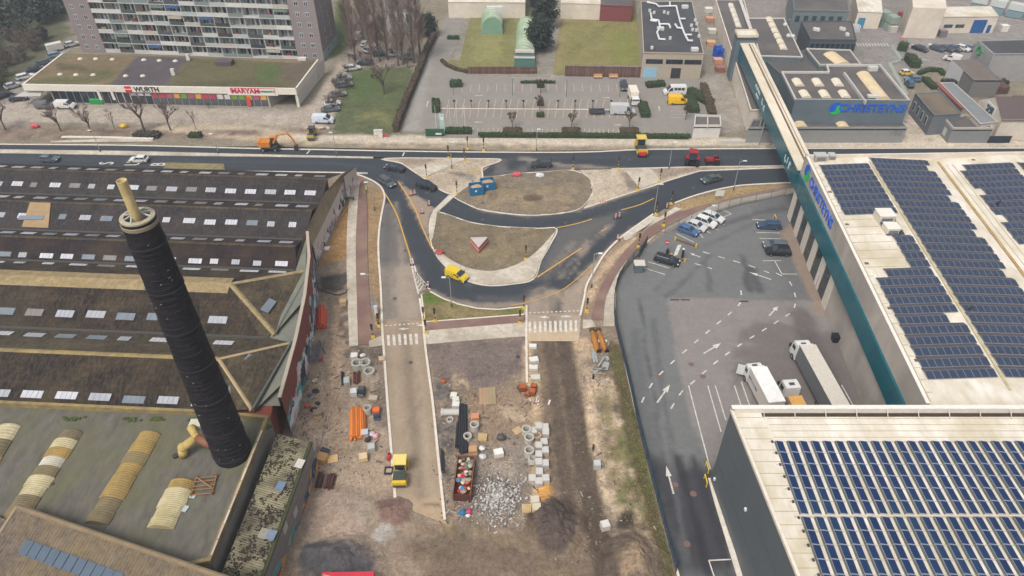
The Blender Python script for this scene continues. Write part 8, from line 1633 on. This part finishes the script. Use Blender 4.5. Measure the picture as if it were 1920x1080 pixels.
for px,py,cl,s_,lb in((681,668,(226,224,218),.8,'white sack behind the concrete rings'),(705,819,(232,170,180),.75,'pink sack beside the white sacks near the kerb'),(697,815,(214,206,206),.75,'white sack touching the pink one'),(904,842,(226,224,220),.7,'upper white bag right of the wooden crate'),(905,858,(214,214,212),.8,'lower crumpled white bag right of the wooden crate'),(832,716,(176,94,50),.7,'rusty orange lump near the black fabric'),(690,826,(54,56,62),.7,'black sack in front of the white ones'),(868,962,(40,110,160),.8,'blue bag below the rubbish skip'),(880,960,(206,60,96),.6,'pink-red bag below the rubbish skip'),(878,968,(220,218,216),.5,'small white bag below the pink-red bag'),(590,715,(214,196,170),.7,'cream sack by the graffiti wall'),(592,735,(70,62,60),.8,'dark heap of sheeting by the graffiti wall'),(577,762,(206,96,70),.7,'orange netting heap at the foot of the wall'),(588,770,(56,60,66),.8,'black sack beside the orange netting'),(596,757,(66,68,72),.6,'grey-black lump right of the orange netting'),(581,742,(60,100,150),.45,'blue canister by the wall'),(971,670,(64,66,70),.5,'dark tarpaulin lump left of the kerb stub'),(976,730,(76,74,74),.9,'dark soil-covered lump left of the rusty forms'),(940,822,(84,84,86),1.0,'dark sheeting lump in the middle of the site')):
 t=thing('sack',lb,'sack',G(px,py,-.03));s_*=.68;q=MB();q.blob((0,0,s_*.45),s_,s_*.85,s_*.55,9,6,.22);q.build('bag',plain(*cl,.8),t,True,True);q=MB();q.blob((s_*.3,-.1,s_*.85),s_*.35,s_*.3,s_*.25,7,5,.25);q.build('neck',plain(*[int(v*.9)for v in cl],.8),t,True)
gn=thing('generator','black compact generator right of the white cube','generator',G(679,738));MB().box(0,0,.55,1.0,1.4,.9).build('housing',plain(50,50,58),gn,True);MB().box(0,.2,1.05,.7,.7,.14).build('cover',plain(90,92,98),gn,True);MB().box(0,-.8,.4,.8,.2,.5).build('grille',plain(120,120,124),gn,True)
pc=thing('plate_compactor','orange and blue plate compactor beside the narrow ring','compactor',G(706,777),.2);MB().box(0,.4,.5,1.0,.9,.5).build('engine',plain(226,110,50),pc,True);MB().box(0,-.3,.12,1.0,1.8,.14).build('base_plate',plain(76,84,100),pc,True);MB().tube((-.3,-.6,.3),(-.3,-1.2,1.0),.04,n=5).build('handle',M_black,pc,True);MB().tube((.3,-.6,.3),(.3,-1.2,1.0),.04,n=5).build('handle',M_black,pc,True);MB().box(0,-.7,.35,.7,.5,.35).build('tank',plain(54,66,96),pc,True)
# scaffold frames and odds by the wall
sf=thing('scaffold_pile','heap of grey scaffold tubes and frames leaning by the graffiti wall','scaffold',G(597,662))
for k in range(12):a=random.uniform(1.2,1.9);MB().tube((random.uniform(-.7,.5),-2.2+random.uniform(-.4,.4),.1+k*.05),(random.uniform(-.7,.9),2.0+random.uniform(-.6,.6),.25+k*.06),.06,n=5).build('tube',plain(130,134,136,.5,.3),sf,True)
MB().box(.7,-1.6,.3,.7,.6,.6).build('red_box',plain(150,90,84),sf,True);MB().box(.3,1.2,.3,.25,3.0,.06,.5).build('board',plain(110,100,92),sf,True)
hs_l=thing('hose_coil','dark hose snaking past the orange-brown soil to the pallets','hose',G(625,548));MB().path([Vector((x,y,.08))for x,y in((-2.5,.6),(-1.4,.2),(0,-.6),(1.2,-.8),(2.2,-.2),(2.6,.8))],.09,6).build('hose',plain(70,60,58),hs_l,True);MB().box(-2.8,.7,.2,.8,.5,.4).build('pump',plain(150,84,64),hs_l,True)
# rusty formwork and scrap
rf=thing('rusty_formwork','cluster of rust-orange steel forms at the end of the kerb stub','formwork',G(992,735));rf.scale=(.8,.8,.8)
for x,y,s in((-1.2,.6,(1.5,1.2,1.0)),(.6,-.5,(1.3,1.3,1.0)),(.9,1.0,(1.2,1.0,.8)),(-.3,-.9,(1.1,.6,.6))):
 o=MB().box(x,y,s[2]/2,*s,random.uniform(-.3,.3)).build('form',M_rust if x<.8 else plain(96,62,50),rf,True);MB().box(x,y,s[2]+.05,s[0]*.8,s[1]*.8,.1).build('lip',plain(176,90,50),o,True)
sp=thing('scrap_heap','small heap of white and rusty scrap below the formwork','scrap',G(1005,754))
for k in range(14):MB().box(random.gauss(0,.9),random.gauss(0,.5),.15+.1*random.random(),random.uniform(.3,1.0),random.uniform(.1,.3),.1,random.uniform(0,3),0,random.uniform(-.3,.3)).build('scrap_piece',plain(214,208,200)if k%2 else plain(140,96,78),sp,True)
for px,lb,lean in((1115,'left of two long curved orange machine shells near the yard corner',.1),(1128,'right of two long curved orange machine shells near the yard corner',.16)):
 t=thing('machine_shell',lb,'machine part',G(px,640),lean);mb=MB();n=9;m=8
 for j in range(m):
  for i in range(n):
   def pt(i,j):f=j/m;r=.55*math.sin(math.pi*(.18+.72*f));a=math.pi*i/n;return(r*math.cos(a),-2.6+5.2*f,.15+r*math.sin(a)*1.2)
   mb.poly([pt(i,j),pt(i+1,j),pt(i+1,j+1),pt(i,j+1)])
 mb.build('shell',mat('orange_enamel',C(180,124,54),C(130,88,48),1.5,world=False)if px==1115 else bpy.data.materials['orange_enamel'],t,True);MB().box(0,2.4,.4,.8,.3,.8).build('bracket',plain(96,74,54),t,True);MB().box(.2,-2.5,.3,.6,.4,.5).build('hinge',M_black,t,True)
mt_=thing('metal_scrap','galvanised barrier frames and sheet scrap below the orange shells','scrap',G(1124,680))
for x,y,sx,sy,rz in((-.9,1.0,.35,2.2,.05),(-.5,1.0,.35,2.2,.1),(.9,-.9,.9,1.6,-.3),(-.2,-1.6,2.2,.25,.2),(.3,.1,.25,2.4,-.5),(1.3,.8,.5,.8,.2),(-1.0,-1.9,1.2,.4,.1)):MB().box(x,y,.2,sx,sy,.18,rz).build('metal_piece',plain(186,190,190,.4,.4),mt_,True)
MB().box(.9,3.0,.25,1.6,.3,.3,.3).build('red_bar',plain(160,60,56),mt_,True);MB().box(.9,4.6,.3,1.5,.5,.2).build('metal_piece',plain(200,202,202),mt_,True)
# rubbish skip
sk=thing('rubbish_skip','long rusty skip full of colourful rubbish bags beside the access road','skip',G(871,903),R(-3));W_,L_,H_=2.3,6.2,1.5
for x,y,sx,sy in((-W_/2,0,.1,L_),(W_/2,0,.1,L_),(0,L_/2,W_,.1)):MB().box(x,y,H_/2+.1,sx,sy,H_).build('side',mat('skip_rust',C(140,96,84),C(112,68,58),1.5,world=False)if 'skip_rust' not in bpy.data.materials else bpy.data.materials['skip_rust'],sk,True)
MB().hexa([(-W_/2,-L_/2,.1),(W_/2,-L_/2,.1),(W_/2,-L_/2+.1,.1),(-W_/2,-L_/2+.1,.1)],[(-W_/2,-L_/2,1.5),(W_/2,-L_/2,1.5),(W_/2,-L_/2+.1,1.5),(-W_/2,-L_/2+.1,1.5)]).build('end_panel',plain(92,52,46),sk,True);MB().box(0,0,.15,W_,L_,.12).build('floor',M_rust,sk,True)
for k in range(6):MB().box(-W_/2-.08,-L_/2+.5+k*1.03,.8,.1,.12,1.4).build('rib',plain(120,78,66),sk,True);MB().box(W_/2+.08,-L_/2+.5+k*1.03,.8,.1,.12,1.4).build('rib',plain(120,78,66),sk,True)
for k in range(46):
 c_=random.choice([(206,40,84),(214,60,60),(214,206,196),(140,150,110),(90,120,150),(226,190,130),(206,150,110),(60,120,170),(196,190,180),(160,150,120),(206,50,100)]);y=random.uniform(-L_/2+.4,L_/2-.4);s_=random.uniform(.22,.45)
 if y>1.2:c_=random.choice([(160,156,130),(130,140,120),(196,186,160),(110,110,96)])
 q=MB();q.blob((random.uniform(-W_/2+.3,W_/2-.3),y,1.25+random.uniform(-.1,.35)),s_,s_*.9,s_*.6,7,5,.3);q.build('rubbish_bag',plain(*c_,.6),sk,True)
 # rubble heap of broken kerbs
rb=MB();rnd=random.Random(6);c=G(940,936)
for k in range(1900):
 a=rnd.uniform(0,6.283);r=abs(rnd.gauss(0,.45));x,y=c.x+math.cos(a)*r*4.6-.3,c.y+math.sin(a)*r*4.6;s_=rnd.choice((.05,.06,.08,.1,.13,.2));z=.5*max(0,1-r)+rnd.uniform(0,.25);rb.box(x,y,z,s_*rnd.uniform(1,2.4),s_,s_*.8,rnd.uniform(0,3),rnd.choice((0,0,1,2)),rnd.uniform(-.5,.5),rnd.uniform(-.5,.5))
o=rb.build('rubble_heap',[plain(196,192,186,.9),plain(158,152,145,.9),plain(122,114,107,.9)],None,loc=c);struct(o,'stuff');tag(o,'spread heap of broken pale kerbstones right of the skip','rubble')
fr=thing('manhole_frame','black square manhole frame beside the roller','manhole frame',G(729,884))
for x,y,sx,sy in((-.5,0,.14,1.1),(.5,0,.14,1.1),(0,-.5,1.0,.14),(0,.5,1.0,.14)):MB().box(x,y,.2,sx,sy,.34).build('side',plain(56,54,54),fr,True)
MB().box(0,0,.12,.8,.8,.1).build('cover',plain(176,160,140),fr,True)
rd_=thing('fuel_can','red canister on the kerb above the manhole frame','canister',G(730,860));MB().box(0,0,.4,.45,.8,.8).build('body',plain(196,44,50),rd_,True);MB().box(0,.2,.88,.2,.2,.16).build('cap',M_black,rd_,True)
rc_=thing('red_container','roof of a red site container cut by the bottom edge','container',(G(653,1072,2.5).x,G(653,1072,2.5).y-1.2,0),R(1));MB().box(0,0,1.25,6.1,2.4,2.5).build('body',plain(206,50,70),rc_,True)
for k in range(5):MB().box(-2.6+k*1.3,0,2.53,.06,2.3,.06).build('roof_rib',plain(216,80,90),rc_,True)
MB().box(-1.6,.5,2.6,2.6,.08,.1,-.25).build('batten',plain(214,190,160),rc_,True)
for px,py,c_,lb in((1112,865-155,(62,50,46),'dark marker stump right of the dirt track'),(1112,842,(70,52,48),'dark marker stump below the pale soil patch')):t=thing('marker_stump',lb,'marker',G(px,py));MB().tube((0,0,0),(0,0,.8),.16,.12,7).build('stump',plain(*c_),t,True);MB().tube((0,0,.8),(0,0,.9),.18,n=7).build('cap',plain(*[v-14 for v in c_]),t,True)
wh_=thing('road_sign','red round road sign on a post beside the west cycle path','sign',G(702,588));MB().tube((0,0,0),(0,0,2.4),.04,n=6).build('post',M_galv,wh_,True);MB().box(0,-.05,2.1,.5,.04,.8).build('plate',plain(120,160,200),wh_,True)
bx1=thing('signal_cabinet','slim white signal cabinet in the west verge','cabinet',G(706,590));MB().box(0,0,.9,.5,.5,1.8).build('body',plain(222,220,214),bx1,True);MB().box(0,0,1.85,.6,.6,.1).build('top',plain(200,198,192),bx1,True)
sg=thing('black_bench','dark wooden stand on the walkway top beside the factory corner','stand',G(656,376));MB().box(0,0,.7,2.0,.5,.12).build('top',plain(92,84,70),sg,True)
for x in(-.8,.8):MB().box(x,0,.35,.12,.4,.7).build('leg',plain(70,64,56),sg,True)
op=thing('orange_pipe','single long orange pipe lying on the orange-brown soil','pipe',G(649,394));MB().tube((.35,2.0,.12),(-.5,-2.2,.12),.09,n=6).build('pipe',plain(226,150,70),op,True);MB().box(.3,1.6,.05,.5,.12,.1).build('bearer',M_wood,op,True)
wb2=thing('white_slab','white square slab on the orange-brown soil near the graffiti wall','slab',G(613,467));MB().box(0,0,.15,1.0,1.0,.3).build('slab',plain(226,218,212),wb2,True);MB().box(0,0,.33,.7,.7,.06).build('top',plain(232,226,220),wb2,True)
for px,py,lb in((706,252,'left white box of road materials on the park edge'),(714,257,'tall white cabinet with red barrier on the park edge')):
 t=thing('utility_cabinet',lb,'cabinet',G(px,py));h=1.1 if px==706 else 1.8;MB().box(0,0,h/2,1.1,.7,h).build('body',plain(222,214,206),t,True);MB().box(0,0,h+.05,1.2,.8,.1).build('top',plain(206,200,192),t,True)
 if px==714:MB().box(1.3,0,.5,1.4,.12,.6).build('red_barrier',plain(200,90,84),t,True)
rbk=thing('rock_pile','row of pale boulders and slabs beside the white van at the lane','boulders',G(592,242))
for k in range(9):q=MB();q.blob((-2.5+k*.7,random.uniform(-.3,.3),.3),.5,.4,.4,7,5,.3);q.build('boulder',plain(196,176,158,.9),rbk,True)
# offcuts and litter
rnd=random.Random(31);db=MB()
for x0,y0,x1,y1,n in((595,600,715,900,120),(810,700,990,900,170),(985,640,1015,960,60),(1090,640,1150,900,90),(820,850,870,980,70),(560,800,640,960,40),(870,330,1090,395,40),(1040,900,1230,1060,70)):
 for k in range(int(n*.7)):
  p=G(rnd.uniform(x0,x1),rnd.uniform(y0,y1),.06)
  if n==40 and x0==870:p.z=.22
  L=rnd.choice((.2,.2,.3,.4,.5,.9));db.box(p.x,p.y,p.z-.02,L,rnd.uniform(.06,.2),rnd.uniform(.04,.1),rnd.uniform(0,3.1),rnd.choice((0,0,1,1,2,3,3,4)),rnd.uniform(-.2,.2),rnd.uniform(-.15,.15))
o=struct(db.build('site_litter',[plain(150,128,102,.9),plain(170,162,150,.9),plain(84,80,78,.9),plain(112,96,82,.9),plain(128,90,70,.9)]),'stuff');tag(o,'timber offcuts and litter strewn over the building site','litter')

# ================================================================== the damp winter air
q=MB();q.box(0,200,42,1820,1820,87);hz=q.build('haze',bpy.data.materials.new('haze'))
hm=hz.data.materials[0];hm.use_nodes=True;hm.node_tree.nodes.remove(hm.node_tree.nodes['Principled BSDF'])
pv_=hm.node_tree.nodes.new('ShaderNodeVolumePrincipled');pv_.inputs['Color'].default_value=(.86,.92,1.0,1);pv_.inputs['Density'].default_value=.00042;pv_.inputs['Anisotropy'].default_value=.2
hm.node_tree.links.new(pv_.outputs[0],hm.node_tree.nodes['Material Output'].inputs['Volume']);hz['kind']='stuff'
